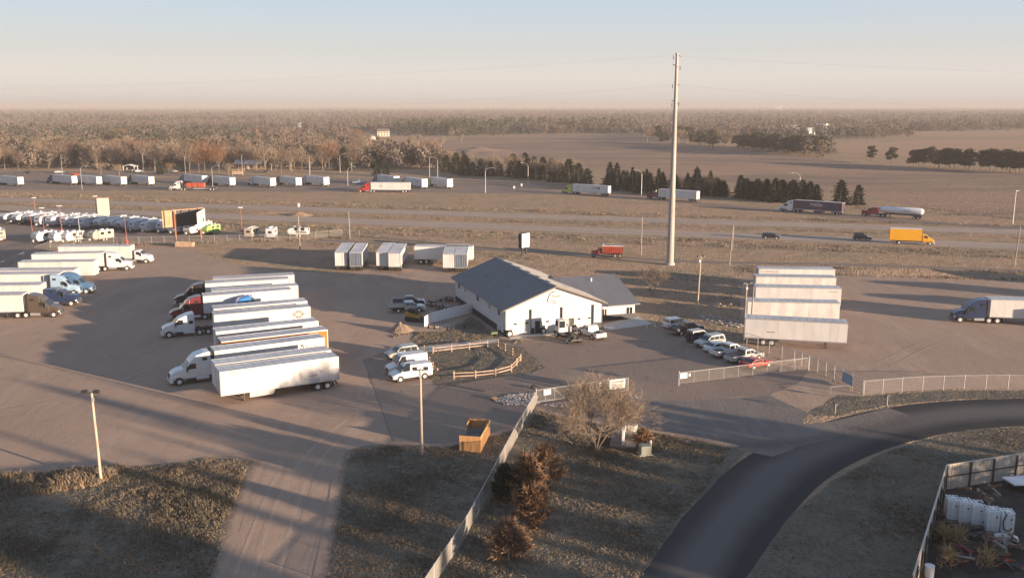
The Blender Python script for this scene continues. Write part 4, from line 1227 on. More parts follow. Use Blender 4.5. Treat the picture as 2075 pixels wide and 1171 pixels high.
board('tarpaulin_sheet', 'blue-grey sheet tied to the stepped chain-link fence', P(1707, 776) + Vector((fd.y, -fd.x, 0)) * .08, math.atan2(fd.y, fd.x), (P(1728, 787) - P(1707, 776)).length, .25, 1.6, (), 'tarpaulin', mat('tarp_blue', (.20, .26, .34), .7), .02)
# split-rail fence round the island
def rails(label, pts, h=.95):
    q = [P(*p) for p in pts]
    t = thing('rail_fence', label, 'fence', q[0])
    for i, a in enumerate(q):
        c = a - q[0]
        part('post', ('rpost',), lambda b: b.box(-.075, .075, -.075, .075, 0, h + .12), WOODR, t, c, .4)
        if i < len(q) - 1:
            e = q[i + 1] - q[0]
            for z in (.38, .80):
                d = (e - c)
                part('rail', None, lambda b: b.obox((c + e) / 2 + Vector((0, 0, z)), (d.length, .06, .14), math.atan2(d.y, d.x)), WOODR, t)
    return t
rails('wooden rail fence along the far side of the island', [(877.5, 716.5), (915, 712), (951, 708), (988, 704)])
rails('wooden rail fence round the right end of the island', [(1009.6, 701.5), (1024, 710.5), (1039, 720), (1055, 731.6), (1047, 741), (1036, 753), (1004, 761.6), (963.7, 766), (920, 768)])
rails('short wooden rail fence beside the white vans', [(887, 761.6), (877.5, 749), (870.7, 738), (864, 726), (860, 714)])
cha = P(887, 761.6)
chb = P(920, 768)
def chain(b):
    o = None
    for k in range(13):
        f = k / 12
        p = (chb - cha) * f + Vector((0, 0, .82 - .25 * math.sin(PI * f)))
        if o is not None:
            b.tube(o, p, .018, .018, 5)
        o = p
tag(part('hanging_chain', None, chain, GALV, None, cha), 'sagging chain closing the gap in the rail fence', 'chain')
# white vinyl screen beside the workshop
q = [bworld(-.06, 17.6), P(876, 654), P(860, 663)]
t = thing('vinyl_fence', 'white solid vinyl screen fence joined to the left workshop wall', 'fence', q[0])
for a, b2 in zip(q, q[1:]):
    d = b2 - a
    n = max(1, round(d.length / 1.0))
    ang = math.atan2(d.y, d.x)
    for k in range(n):
        c = a - q[0] + d * (k / n)
        part('panel', ('vin', round(d.length / n, 3)), lambda m_: m_.box(.01, d.length / n - .01, -.03, .03, .05, 1.75), VINYL, t, c, ang)
        part('post', ('vinp',), lambda m_: m_.box(-.06, .06, -.07, .07, 0, 1.82), VINYL, t, c, ang)
# wooden bin enclosure
e0 = P(931, 915); e1 = P(973, 917.5); e2 = P(999, 883)
ex = (e1 - e0).normalized()
ey = Vector((-ex.y, ex.x, 0))
ew, el = (e1 - e0).length * 1.02, 5.3
t = thing('bin_enclosure', 'orange cedar board enclosure round a dark dumpster', 'enclosure', e0, math.atan2(ex.y, ex.x))
def planks(n, org, dx, dy, L):
    for k in range(n):
        c = (org[0] + dx * (L * k / n), org[1] + dy * (L * k / n), 0)
        part('plank', ('cplank', round(L / n, 3), dx), (lambda b: b.box(.006, L / n - .006, -.02, .02, .06, 1.72)) if dx else (lambda b: b.box(-.02, .02, .006, L / n - .006, .06, 1.72)), WOOD, t, c)
planks(15, (0, 0), 1, 0, ew)
planks(34, (ew, 0), 0, 1, el)
planks(15, (0, el), 1, 0, ew)
planks(10, (0, el - 1.5), 0, 1, 1.5)
for (x, y) in ((.05, .05), (ew - .05, .05), (ew - .05, el - .05), (.05, el - .05), (ew - .05, el / 2)):
    part('post', 'cpost', lambda b: b.box(-.06, .06, -.06, .06, 0, 1.76), WOOD, t, (x, y, 0))
part('cap_rail', None, lambda b: b.box(-.04, ew + .04, -.05, .03, 1.725, 1.77).box(ew - .04, ew + .05, .04, el + .04, 1.725, 1.77).box(-.04, ew - .05, el - .04, el + .04, 1.725, 1.77), WOOD, t)
pd = e0 + ex * (ew * .48) + ey * (el * .45)
d_ = thing('dumpster', 'black steel dumpster with sloping lid inside the cedar enclosure', 'dumpster', pd, math.atan2(ex.y, ex.x))
part('bin', None, lambda b: b.prism([(-.75, .15), (-.8, 1.15), (.8, 1.35), (.75, .15)], -1.5, 1.4), STEEL, d_)
part('lid', None, lambda b: b.obox((0, -.8, 1.30), (1.66, 1.35, .05), 0, -.12).obox((0, .7, 1.30), (1.66, 1.35, .05), 0, -.12), BLACK, d_)
part('rim', None, lambda b: b.box(-.86, -.78, -1.5, 1.4, 1.05, 1.2).box(.78, .86, -1.5, 1.4, 1.25, 1.38), STEEL, d_)
# sign wall on its slab, utility cabinet
c0 = P(1262, 905)
ang = math.atan2(*(reversed((P(1276, 870) - P(1270, 910)).to_2d()[:])))
t = thing('sign_wall', 'low pale sign wall standing on a concrete slab beside the bare tree', 'sign wall', c0, R(80))
part('slab', None, lambda b: b.bprism([(-.6, 0), (-.6, .3), (4.6, .3), (4.6, 0)], 1.35, .05), mat('slab_tan', (.24, .20, .165), .9, var=.2, scale=1), t)
part('wall_panel', None, lambda b: b.box(-.2, 4.2, -.12, .1, .3, 1.9), WHITE, t)
part('cap', None, lambda b: b.box(-.25, 4.25, -.17, .15, 1.9, 1.98), WHITE, t)
part('planter', None, lambda b: b.tube((4.4, -.8, .3), (4.4, -.8, 1.0), .5, .6, 12), CONC, t)
c0 = P(1306, 920)
t = thing('transformer_box', 'green utility transformer box beside the sign wall', 'utility box', c0, R(10))
part('cabinet', None, lambda b: b.bprism([(-.55, .12), (-.55, .95), (-.4, 1.02), (.5, 1.02), (.55, .95), (.55, .12)], .5, .04), mat('cabinet_green', (.23, .24, .20), .6), t)
part('base', None, lambda b: b.box(-.7, .7, -.6, .6, 0, .12), CONC, t)
part('door', None, lambda b: b.box(-.45, .45, -.53, -.5, .2, .85), mat('cabinet_green', (.23, .24, .20), .6), t)
t = thing('utility_pedestal', 'slim white utility pedestal right of the green transformer box', 'utility post', P(1318, 914))
part('shaft', None, lambda b: b.tube((0, 0, 0), (0, 0, 1.1), .12, .12, 8).tube((0, 0, 1.1), (0, 0, 1.2), .14, .06, 8), WHITE, t)
# mailbox on a post on the right verge, marker posts
t = thing('mailbox', 'dark mailbox on a post on the right-hand road verge', 'mailbox', P(1797, 821), R(20))
part('post', None, lambda b: b.box(-.05, .05, -.05, .05, 0, 1.1), WEATH, t)
part('box', None, lambda b: b.bprism([(-.3, 1.1), (-.3, 1.3), (-.2, 1.4), (.2, 1.4), (.3, 1.3), (.3, 1.1)], .14, .03), BLACK, t)
t = thing('mailbox', 'second mailbox half hidden near the road junction corner', 'mailbox', P(1692, 838), R(20))
part('post', None, lambda b: b.box(-.05, .05, -.05, .05, 0, 1.0), WEATH, t)
part('box', None, lambda b: b.bprism([(-.25, 1.0), (-.25, 1.2), (-.15, 1.28), (.15, 1.28), (.25, 1.2), (.25, 1.0)], .12, .03), STEEL, t)
t = thing('guide_rail', 'thin white pipe rail at the end of the concrete walk', 'railing', P(1327, 664))
part('rail', None, lambda b: b.path([(0, 0, 0), (0, 0, .9), (-1.4, -.9, .9), (-1.4, -.9, 0)], .035, 6), WHITE, t)
t = thing('guide_rail', 'short pipe rail on the corner by the stepped chain-link fence', 'railing', P(1683, 796))
part('rail', None, lambda b: b.path([(0, 0, 0), (0, 0, .8), (2.6, .5, .8), (2.6, .5, 0)], .03, 6), GALV, t)
# ------------------------------------------------------------------ poles
def lamp_pole(label, px, py, h, lean=(0, 0), arm=True, m=POLEW, ang=0.):
    t = thing('light_pole', label, 'light pole', P(px, py), ang)
    part('pole', None, lambda b: b.tube((0, 0, 0), (lean[0], lean[1], h), .15, .11, 10), m, t)
    if arm:
        part('crossarm', None, lambda b: b.obox((lean[0], lean[1], h - .1), (1.5, .1, .1)), STEEL, t)
        for s in (-1, 1):
            part('floodlight', ('flood', s), lambda b: b.obox((s * .55, -.2, 0), (.5, .4, .22), 0, 0).tube((s * .55, 0, -.1), (s * .55, 0, .05), .04, .04, 6), BLACK, t, (lean[0], lean[1], h + .12))
        part('photo_cell', None, lambda b: b.box(-.1, .1, -.2, -.05, h - .9, h - .55), GALV, t)
    return t
lamp_pole('pale wooden light pole with two floodlights at the left grass edge', 205, 976, 8.9, (-.12, 0))
lamp_pole('wooden light pole with two floodlights in front of the white vans', 855, 921, 9.1, (0, 0), ang=.1)
lamp_pole('wooden light pole standing alone between workshop and right trailers', 1413, 625, 9.2, (.3, 0), ang=.4)
lamp_pole('tall light pole against the left end of the right trailer row', 1507, 696, 9.2, (0, 0), m=WEATH, ang=.3)
lamp_pole('second leaning utility pole beside the right trailer row', 1519, 690, 8.4, (.2, 0), False, m=WEATH)
lamp_pole('bare utility pole on the near side of the highway behind right trailers', 1478, 537, 8.6, (.4, 0), False, m=WEATH)
lamp_pole('thin utility pole at the highway edge above the right trailer row', 1484, 506, 6.2, (0, 0), False, m=WEATH)
lamp_pole('slim pole between the red grain truck and the tall steel monopole', 1299, 517, 9.2, (0, 0), False, m=WEATH)
lamp_pole('utility pole on the near verge at the far right edge', 2055, 541, 9.0, (.4, 0), False, m=WEATH)
lamp_pole('utility pole behind the yard fence left of the white end-on trailers', 609, 521, 9.6, (-.1, 0), False, m=WEATH)
lamp_pole('utility pole with a small box where the yard fence ends', 709, 485, 7.4, (-.1, 0), False, m=WEATH)
# tall steel monopole with insulator arms and its wires
mp = P(1357.5, 536.5)
t = thing('steel_monopole', 'very tall tapered steel transmission monopole behind the workshop', 'power pole', mp)
part('base', None, lambda b: b.tube((0, 0, 0), (0, 0, .5), 1.05, 1.05, 18), CONC, t)
part('shaft', None, lambda b: [b.tube((0, 0, .5), (0, 0, 16), .82, .66, 14), b.tube((0, 0, 16), (0, 0, 31), .62, .48, 14), b.tube((0, 0, 31), (0, 0, 46), .45, .30, 14)], MONO, t)
for z, s in ((45.6, -1), (43.4, 1), (39.6, -1), (35.8, 1), (35.6, -1)):
    a_ = part('arm', None, lambda b: b.obox((-.55 * s * .4, -.5 * 0, z), (1.5, .14, .14), -.5, .45 * 1), MONO, t)
    part('insulator', None, lambda b: b.tube((s * .75, 0, z - .9), (s * .75, 0, z - .1), .09, .09, 8), STEEL, a_)
hd = FD
def wire(label, z0, along, dist, sag, zend, grp='overhead wires'):
    def f(b):
        o = None
        for k in range(25):
            s = k / 24
            p = along * (dist * s) + Vector((0, 0, z0 + (zend - z0) * s - 4 * sag * s * (1 - s)))
            if o is not None:
                b.tube(o, p, .008, .008, 4, False)
            o = p
    tag(part('overhead_wire', None, f, STEEL, None, mp), label, 'wire', grp)
wire('lower power wire running left from the monopole to the horizon', 39.4, -FD, 420, 8, 39)
wire('upper power wire running left from the top of the monopole', 45.6, -FD, 420, 6, 45)
wire('lower power wire running right from the monopole', 39.4, FD, 300, 7, 36)
wire('upper power wire running right from the top of the monopole', 45.4, FD, 300, 5, 43)
# highway lamp standards with curved arms
COB = [(126.8, 356, 0, 'left of the first parked semis'), (166.5, 384.4, 1, 'in front of the row of parked semis at far left'), (291.5, 351, 0, 'beside the rest area shelter'), (376.5, 359, 0, 'behind the flatbed with the orange load'), (431.6, 384.4, 1, 'at the tail of the flatbed with the orange load'), (491.5, 354, 0, 'near the rest area building'), (628, 359, 0, 'behind the third group of parked semis'), (689.5, 351, 1, 'before the leafless wood edge'), (705.4, 388, 1, 'left of the red semi'), (870.6, 361, 0, 'behind the parked semis, left one of a pair'), (887, 361, -1, 'behind the parked semis, right one of a pair'), (983.7, 391, 1, 'alone on the ramp bend'), (1070, 377, -1, 'before the juniper grove'), (1299.6, 397, -1, 'ahead of the maroon semi'), (1618.6, 405, -1, 'behind the dark lettered semi'), (2052, 454, 0, 'at the far right of the ramp')]
for px_, py_, s, lab in COB:
    t = thing('street_lamp', 'galvanised highway lamp ' + lab, 'street lamp', P(px_, py_), 0, 'lamps along the rest area and ramp')
    def f(b):
        if s == 0:
            b.tube((0, 0, 0), (0, 0, 10), .12, .07, 8)
        else:
            b.tube((0, 0, 0), (0, 0, 8.6), .12, .085, 8)
            pts = [(s * 2.6 * (1 - math.cos(a)), 0, 8.6 + 1.6 * math.sin(a)) for a in np.linspace(0, PI / 2, 7)]
            b.path(pts, .07, 6)
    part('pole', ('cob', s), f, GALV, t)
    part('lamp_head', ('cobh', s), lambda b: b.obox((s * 3.0 if s else .35, 0, 10.18 if s else 10.02), (.9, .32, .16)), GALV, t)
# red posts of the camper lot
RP = [(74.5, 452, 68, 401), (91, 478, 82, 421), (126, 473, 116, 413), (198, 448, 193, 406), (258, 497, 254, 427), (68, 489, 62, 434), (164, 492, 159.5, 445), (491.5, 477, 488, 420)]
RL = ['behind the first campers at far left', 'between the two camper rows, second from left', 'with a bright red base before the camper row', 'behind the square white sign', 'in front of the campers left of the billboard', 'at the corner of the left motorhome', 'and white shaft between the small campers', 'standing right of the green camper']
for (px_, py_, hx, hy), lab in zip(RP, RL):
    b0 = P(px_, py_)
    hgt = 7.6
    t = thing('lot_light', 'tall thin lot light ' + lab, 'light pole', b0, 0, 'lot lights among the campers')
    part('pole', ('lotp', px_ == 164), lambda b: b.tube((0, 0, 0), (-.15, 0, hgt), .10, .06, 7), GALV if px_ == 164 else REDPOLE, t)
    part('lamp_head', 'loth', lambda b: b.obox((-.15, 0, hgt + .08), (1.1, .5, .2)), WHITE, t)
    if px_ in (126, 258):
        part('base', 'lotb', lambda b: b.tube((0, 0, 0), (0, 0, 1.3), .25, .25, 10), mat('bright_red', (.6, .05, .03), .5), t)
# billboards
pa, pb, pc = P(351, 489), P(408, 488), P(345, 486)
def panel_between(t, name, a, b, z0, z1, m, th=.25):
    d = b - a
    return part(name, None, lambda mb: mb.obox(Vector(((a.x + b.x) / 2, (a.y + b.y) / 2, (z0 + z1) / 2)) - Vector(t.location), (d.length, th, z1 - z0), math.atan2(d.y, d.x)), m, t)
A = Vector((-92.4, 240, 0)); Bq = Vector((-84.2, 248.5, 0)); Cq = Vector((-82.4, 238, 0))
t = thing('vee_billboard', 'large vee-shaped billboard, white face right and dark framed back', 'billboard', Cq)
TANB = mat('billboard_tan', (.42, .24, .13), .7, var=.15, scale=.8)
n = 6
for k in range(n):
    a_, b_ = A + (Bq - A) * (k / n), A + (Bq - A) * ((k + 1) / n)
    panel_between(t, 'back_panel', a_, b_ - (Bq - A).normalized() * .03, 3.3, 7.6, TANB if k < 2 else mat('billboard_dark', (.045, .045, .05), .7), .12)
for k in range(5):
    a_ = A + (Bq - A) * ((k + .3) / 5)
    part('brace', None, lambda mb: mb.box(a_.x - Cq.x - .08, a_.x - Cq.x + .08, a_.y - Cq.y - .35, a_.y - Cq.y - .1, 3.0, 7.75), STEEL, t)
panel_between(t, 'frame_rail', A, Bq, 7.6, 7.8, TANB, .3)
fp = panel_between(t, 'front_panel', Cq, Bq + Vector((.4, -.4, 0)), 3.0, 7.6, mat('billboard_white', (.74, .70, .64), .6), .15)
dq = (Bq + Vector((.4, -.4, 0)) - Cq)
aq = math.atan2(dq.y, dq.x)
nq = Vector((dq.y, -dq.x, 0)).normalized()
for (f, z0, z1, wq, mm) in ((.5, 6.6, 6.85, 5.5, INKL), (.5, 5.9, 6.1, 4.5, INKL), (.45, 5.2, 5.4, 4.4, INKL), (.42, 4.5, 4.7, 4.6, INKL), (.78, 4.3, 5.2, 1.3, INK), (.74, 4.8, 5.05, 2.0, INK), (.9, 6.5, 7.2, .5, INKG)):
    p = dq * f + nq * .09
    part('print', None, lambda mb: mb.obox(Vector((p.x, p.y, (z0 + z1) / 2)), (wq, .02, z1 - z0), aq), mm, t)
for c in (A + (Bq - A) * .3 + Vector((0, -.4, 0)), Cq + dq * .55 + Vector((-.5, 0, 0))):
    part('post', None, lambda mb: mb.tube((c.x - Cq.x, c.y - Cq.y, 0), (c.x - Cq.x, c.y - Cq.y, 7.4), .28, .25, 10), mat('post_rust', (.25, .10, .06), .7), t)
c0 = P(212, 449)
t = thing('square_billboard', 'tall square cream sign on two posts behind the campers', 'billboard', c0, R(15))
for k in range(4):
    part('panel', 'sqp', lambda b: b.box(.01, .84, -.08, .08, 2.0, 7.2), mat('billboard_cream', (.62, .52, .40), .7), t, (-1.7 + k * .85, 0, 0))
for s in (-1, 1):
    part('post', 'sqpost', lambda b: b.box(-.1, .1, -.15, .25, 0, 7.1), TRGREY, t, (s * 1.2, .1, 0))
c0 = P(1062, 516)
t = thing('pylon_sign', 'white rectangular pylon sign with rounded dark frame behind the workshop', 'sign', c0, R(48))
part('cabinet', None, lambda b: b.bprism([(-1.4, 1.7), (-1.5, 2.0), (-1.5, 5.0), (-1.4, 5.3), (1.4, 5.3), (1.5, 5.0), (1.5, 2.0), (1.4, 1.7)], .5, .1), BLACK, t)
part('face', None, lambda b: b.box(-1.36, 1.36, -.53, -.505, 1.85, 5.15), WHITE, t)
part('print', None, lambda b: b.box(-1.1, 1.1, -.54, -.532, 2.75, 2.95), INKG, t)
part('print', None, lambda b: b.box(-.9, .9, -.54, -.532, 2.3, 2.42), INKL, t)
part('print', None, lambda b: b.box(-1.0, 1.0, -.54, -.532, 3.6, 4.5), mat('faint_ink', (.66, .64, .63), .6), t)
part('post', None, lambda b: b.box(-.75, -.55, -.15, .15, 0, 1.7).box(.55, .75, -.15, .15, 0, 1.7), STEEL, t)
c0 = P(606, 425)
t = thing('mile_sign', 'small white sign on the median of the highway', 'sign', c0)
part('panel', None, lambda b: b.box(-.35, .35, -.03, .03, 1.0, 2.2), WHITE, t)
part('post', None, lambda b: b.box(-.04, .04, .03, .08, 0, 2.1), GALV, t)
for px_, py_, lab in ((1057, 381, 'left'), (1042, 386, 'middle'), (1233, 392, 'right')):
    t = thing('road_marker', 'small white %s marker post beside the exit ramp' % lab, 'marker', P(px_, py_))
    part('panel', 'rmk', lambda b: b.box(-.35, .35, -.03, .03, .9, 1.8), WHITE, t)
    part('post', 'rmp', lambda b: b.box(-.05, .05, .03, .08, 0, 1.7), GALV, t)
# ------------------------------------------------------------------ semi-trailers and trucks
LT = 14.5
def by_top(pl, pr, zt=4.1):
    """near top edge of a trailer given by its two ends -> centre of the trailer on the ground and direction left-to-right"""
    a, b = P(*pl, zt), P(*pr, zt)
    d = (b - a)
    ang = math.atan2(d.y, d.x)
    n = Vector((math.sin(ang), -math.cos(ang), 0))
    m = (a + b) / 2 - n * 1.29
    return m.x, m.y, ang
GA = 'semi-trailers packed side by side in the left yard'
A_ = [
    ('plain white trailer with smudged side, nearest of the packed left row', (444.4, 754.6), (686, 721), 28, dict(skirt=1, paint_=TRSHADEBLOTCH)),  # the smudges are a bare tree's shadow painted as grey blotches
    ('trailer with grimy grey roof, just behind the nearest one in the packed left row', (434, 738), (670, 710), 28, dict(paint_=TRDIRTY, roof=TRDIRTY)),
    ('white trailer with large dark letter A, coupled to the tall white truck', (437, 713), (656, 681.5), 29, dict()),
    ('orange-sided trailer in the packed left row', (448, 692), (663, 668), 28, dict(paint_=PORANGE)),
    ('plain white trailer directly behind the orange one', (440.5, 674), (643.6, 648), 27, dict()),
    ('white trailer with a dark diamond emblem near its tail', (434, 637), (626, 622.6), 24, dict()),
    ('white trailer mostly hidden behind the diamond-emblem trailer', (431, 623), (620, 612.5), 24, dict()),
    ('white trailer coupled to the maroon truck', (414, 600), (588, 586), 23, dict()),
    ('white trailer poking out behind the maroon truck\'s trailer', (431.5, 590.5), (601.5, 577.7), 21, dict(paint_=TRDIRTY)),
    ('white trailer coupled to the black truck', (416, 572.6), (581.5, 566), 18, dict()),
    ('white trailer farthest back in the packed left row', (433, 565.6), (594, 556.7), 18, dict()),
]
TA = []
for k, (lab, pl, pr, ang, kw) in enumerate(A_):
    x, y, a = by_top(pl, pr)
    a = R(ang)
    t = put(trailer(lab, LT, group=GA, **kw), x, y, a + PI)
    TA.append((t, x, y, a))
def tractor_at(lab, tr, gap, **kw):
    t, x, y, a = tr
    d = Vector((math.cos(a + PI), math.sin(a + PI), 0))
    p = Vector((x, y, 0)) + d * (LT / 2 + gap)
    return put(tractor(lab, **kw), p.x, p.y + .35, a + PI)
# cargo box front is at +LT/2; tractor origin (frame end) lies gap beyond it (negative: under the trailer)
tractor_at('tall white sleeper truck coupled to the lettered trailer in the left yard', TA[2], -2.1, color=PW)
tractor_at('white mid-roof truck without a trailer, nosing out before the diamond-emblem trailer', TA[6], .1, color=PW, style='mid')
tractor_at('maroon sleeper truck in the packed left row', TA[7], -2.3, color=PMAROON, chrome=True)
tractor_at('black sleeper truck behind the maroon one', TA[9], -2.3, color=PBLACK, chrome=True)
pz = P(505, 611, 3.0)
put(tractor('bright blue sleeper truck hidden between two trailers, only its roof showing', PSKY), pz.x + 2.6, pz.y + 1.4, R(24) + PI)
# writing on the sides facing the camera
# a trailer turned by a+PI shows its +y side to the camera; text on that side
def side_text(t, txt, size, m, x, z, far=False, sx=1.):
    s = 1 if far else -1
    return lettering(txt, size, m, t, (x, s * (1.29 + .012), z), (PI / 2, 0, PI if s > 0 else 0), sx=sx)
side_text(TA[2][0], 'A', 1.5, INKB, -4.2, 3.0, True)
side_text(TA[2][0], 'ATLAS', .62, INKG, -5.5, 3.05, True)
def flat_side(t, name, shapes, m, far):
    s = 1 if far else -1
    def f(b):
        for sh in shapes:
            n = len(sh)
            b.add([(x, s * 1.302, z) for x, z in sh] + [(x, s * 1.29, z) for x, z in sh], [tuple(range(n)), tuple(range(2 * n - 1, n - 1, -1))] + [(i, n + i, n + (i + 1) % n, (i + 1) % n) for i in range(n)])
    return part(name, None, f, m, t)
dc = (-5.4, 3.05)
def ring(cx, cz, w_, h_, k):
    o = [(cx - w_, cz), (cx, cz + h_), (cx + w_, cz), (cx, cz - h_)]
    i = [(cx + (x - cx) * k, cz + (z - cz) * k) for x, z in o]
    return [[o[j], o[(j + 1) % 4], i[(j + 1) % 4], i[j]] for j in range(4)]
flat_side(TA[5][0], 'diamond_emblem', ring(dc[0], dc[1], 1.05, .72, .86), INKB, True)
flat_side(TA[5][0], 'diamond_emblem', ring(dc[0], dc[1], .82, .56, .55), mat('emblem_tan', (.40, .30, .22), .7), True)
flat_side(TA[5][0], 'diamond_emblem', [[(dc[0] + sx * .6 - .1, dc[1] - .09), (dc[0] + sx * .6 + .1, dc[1] - .09), (dc[0] + sx * .6 + .1, dc[1] + .09), (dc[0] + sx * .6 - .1, dc[1] + .09)] for sx in (-1, 1)], INK, True)
flat_side(TA[5][0], 'diamond_emblem', [[(dc[0] + q - .12, dc[1] + z - .06), (dc[0] + q + .12, dc[1] + z - .06), (dc[0] + q + .12, dc[1] + z + .06), (dc[0] + q - .12, dc[1] + z + .06)] for q in (-.2, .2) for z in (-.4, .4)], INKB, True)
flat_side(TA[0][0], 'lettering', [[(-4.6, 2.0), (-4.6, 2.12), (-3.4, 2.12), (-3.4, 2.0)]], INKL, True)

GB = 'trucks and trailers along the far left edge of the yard'
B_ = [
    ('white trailer behind the farthest white truck at the left yard edge', (109, 499), (264, 498), 3, dict(), 16.0),
    ('white trailer coupled to the white sleeper truck at the left yard edge', (60.6, 516.5), (209, 511.6), 9, dict(), 14.5),
    ('white trailer standing without a truck at the left yard edge', (34, 530), (188.5, 529), 4, dict(), 14.8),
    ('white trailer just behind the blue truck\'s trailer at far left', (-14, 546), (150, 546), 3, dict(), 15.0),
    ('white trailer coupled to the blue sleeper truck', (-40, 553), (120, 553.5), 5, dict(), 14.5),
    ('white trailer coupled to the dark blue long-nosed truck', (-85, 577), (82, 576), 6, dict(), 14.5),
    ('white trailer nearest the camera at far left, coupled to the brown truck', (-125, 598), (44, 596.5), 6, dict(), 14.5),
]
TB = []
for lab, pl, pr, ang, kw, L in B_:
    x, y, a = by_top(pl, pr)
    p = P(*pr, 4.1)
    a = R(ang)
    d = Vector((math.cos(a), math.sin(a), 0))
    n = Vector((d.y, -d.x, 0))
    c = Vector((p.x, p.y, 0)) - d * (L / 2) - n * 1.29
    TB.append((put(trailer(lab, L, group=GB, **kw), c.x, c.y, a), c, d, a, L))
def tractor_b(lab, k, gap, **kw):
    t, c, d, a, L = TB[k]
    p = c + d * (L / 2 + gap)
    return put(tractor(lab, **kw), p.x, p.y, a)
tractor_b('white short-cab truck farthest back at the left yard edge', 0, -3.6, color=PW, style='day')
tractor_b('white tall sleeper truck at the left yard edge', 1, -2.2, color=PW)
tractor_b('steel-blue sleeper truck at the left yard edge', 4, -2.2, color=PBLUE, chrome=True)
pz = P(162, 597)
put(tractor('light blue high-roof sleeper truck between two blue trucks', PLBLUE), pz.x - 7.6, pz.y - .2, R(5))
tractor_b('dark blue long-nosed truck with chrome stacks', 5, -1.9, color=PNAVY, style='classic', chrome=True)
tractor_b('dark brown sleeper truck nearest the camera at far left', 6, -2.0, color=PBROWN, chrome=True)

GC = 'trailers backed up behind the yard'
C_ = [
    ('white trailer seen end-on, leftmost of the six behind the yard', 679.5, 549, 0),
    ('trailer with grey-blue rear doors, second from left behind the yard', 709.8, 549.5, 1),
    ('white trailer seen end-on, left one of the middle pair behind the yard', 763, 549, 0),
    ('white trailer seen end-on, right one of the middle pair behind the yard', 788, 550.5, 0),
    ('white trailer seen end-on, touching the grey-doored one near the workshop', 897.7, 553, 0),
    ('trailer with grey-blue rear doors nearest the workshop', 922, 553, 1),
]
GDOOR = mat('door_blue_grey', (.075, .105, .15), .55)
for k, (lab, xl, yb, blue) in enumerate(C_):
    a = P(xl, yb)
    L = 14.2
    ang = R(93.5 if k < 2 else 91)
    d = Vector((math.cos(ang), math.sin(ang), 0))
    n = Vector((d.y, -d.x, 0))
    off = {1: -1.0, 3: -1.0}.get(k, 0)
    c = a + n * 1.29 + d * (L / 2 + off * .3)
    put(trailer(lab, L, group=GC, panels=False, doors=GDOOR if blue else None), c.x, c.y, ang)
x, y, a = by_top((841, 498.5), (955, 500))
t = put(trailer('white trailer with a side door, broadside behind the end-on ones', 13.2, group=GC), x, y, R(-4))
part('side_door', None, lambda b: b.box(.6, 1.7, -1.325, -1.30, 1.2, 3.4), SEAM, t)
part('door_leaf', None, lambda b: b.box(.68, 1.62, -1.335, -1.325, 1.25, 3.33), TRWHITE, t)

GD = 'trailers in the right-hand row'
D_ = [
    ('white trailer with faded COMPASS lettering, farthest of the right row', (1539, 544), (1692, 545.6), -4, TRWHITE),
    ('white trailer squeezed behind the seamed one, only its top strip showing', (1532, 559), (1694, 563), -5, TRDIRTY),
    ('white ribbed trailer with small print at its upper right corner', (1532, 580), (1704.5, 585), -7, TRWHITE),
    ('white ribbed trailer second nearest in the right row', (1516, 610), (1702, 614), -6, TRDIRTY),
    ('grey-white trailer nearest the camera in the right row, on its landing legs', (1510.5, 644), (1718, 655), -13.5, TRGREY),
]
TD = []
for lab, pl, pr, ang, m in D_:
    x, y, a = by_top(pl, pr)
    TD.append(put(trailer(lab, LT, m, group=GD, axle_x=-LT / 2 + 3.4), x, y, R(ang)))
side_text(TD[0], 'COMPASS', .62, INKL, -5.2, 3.45, sx=1.25)
flat_side(TD[0], 'print', [[(-5.7, 2.9), (-4.2, 2.9), (-4.2, 3.08), (-5.7, 3.08)]], INKL, False)
flat_side(TD[2], 'print', [[(5.0, 3.42), (6.6, 3.42), (6.6, 3.54), (5.0, 3.54)]], INKL, False)
flat_side(TD[2], 'print', [[(-4.9, 2.2), (-4.6, 2.2), (-4.6, 3.1), (-4.9, 3.1)]], mat('faint_ink2', (.58, .54, .51), .7), False)
flat_side(TD[4], 'lettering', [[(-4.1, 2.1), (-2.9, 2.1), (-2.9, 2.2), (-4.1, 2.2)]], INKG, False)
pz = P(1570, 650)
put(tractor('white truck almost hidden between the two nearest right-hand trailers', PW, 'day'), pz.x + 1.0, pz.y + 1.5, R(-7))
# blue truck entering from the right
pz = P(1925, 650)
ang = R(172)
d = Vector((math.cos(ang), math.sin(ang), 0))
o = pz - d * 7.9
put(tractor('dark blue sleeper truck hauling a white trailer into the right yard', PNAVY), o.x, o.y, ang)
c = o - d * (LT / 2 - 2.35)
put(trailer('white refrigerated trailer behind the dark blue truck at the right edge', LT, reefer=True), c.x, c.y, ang)

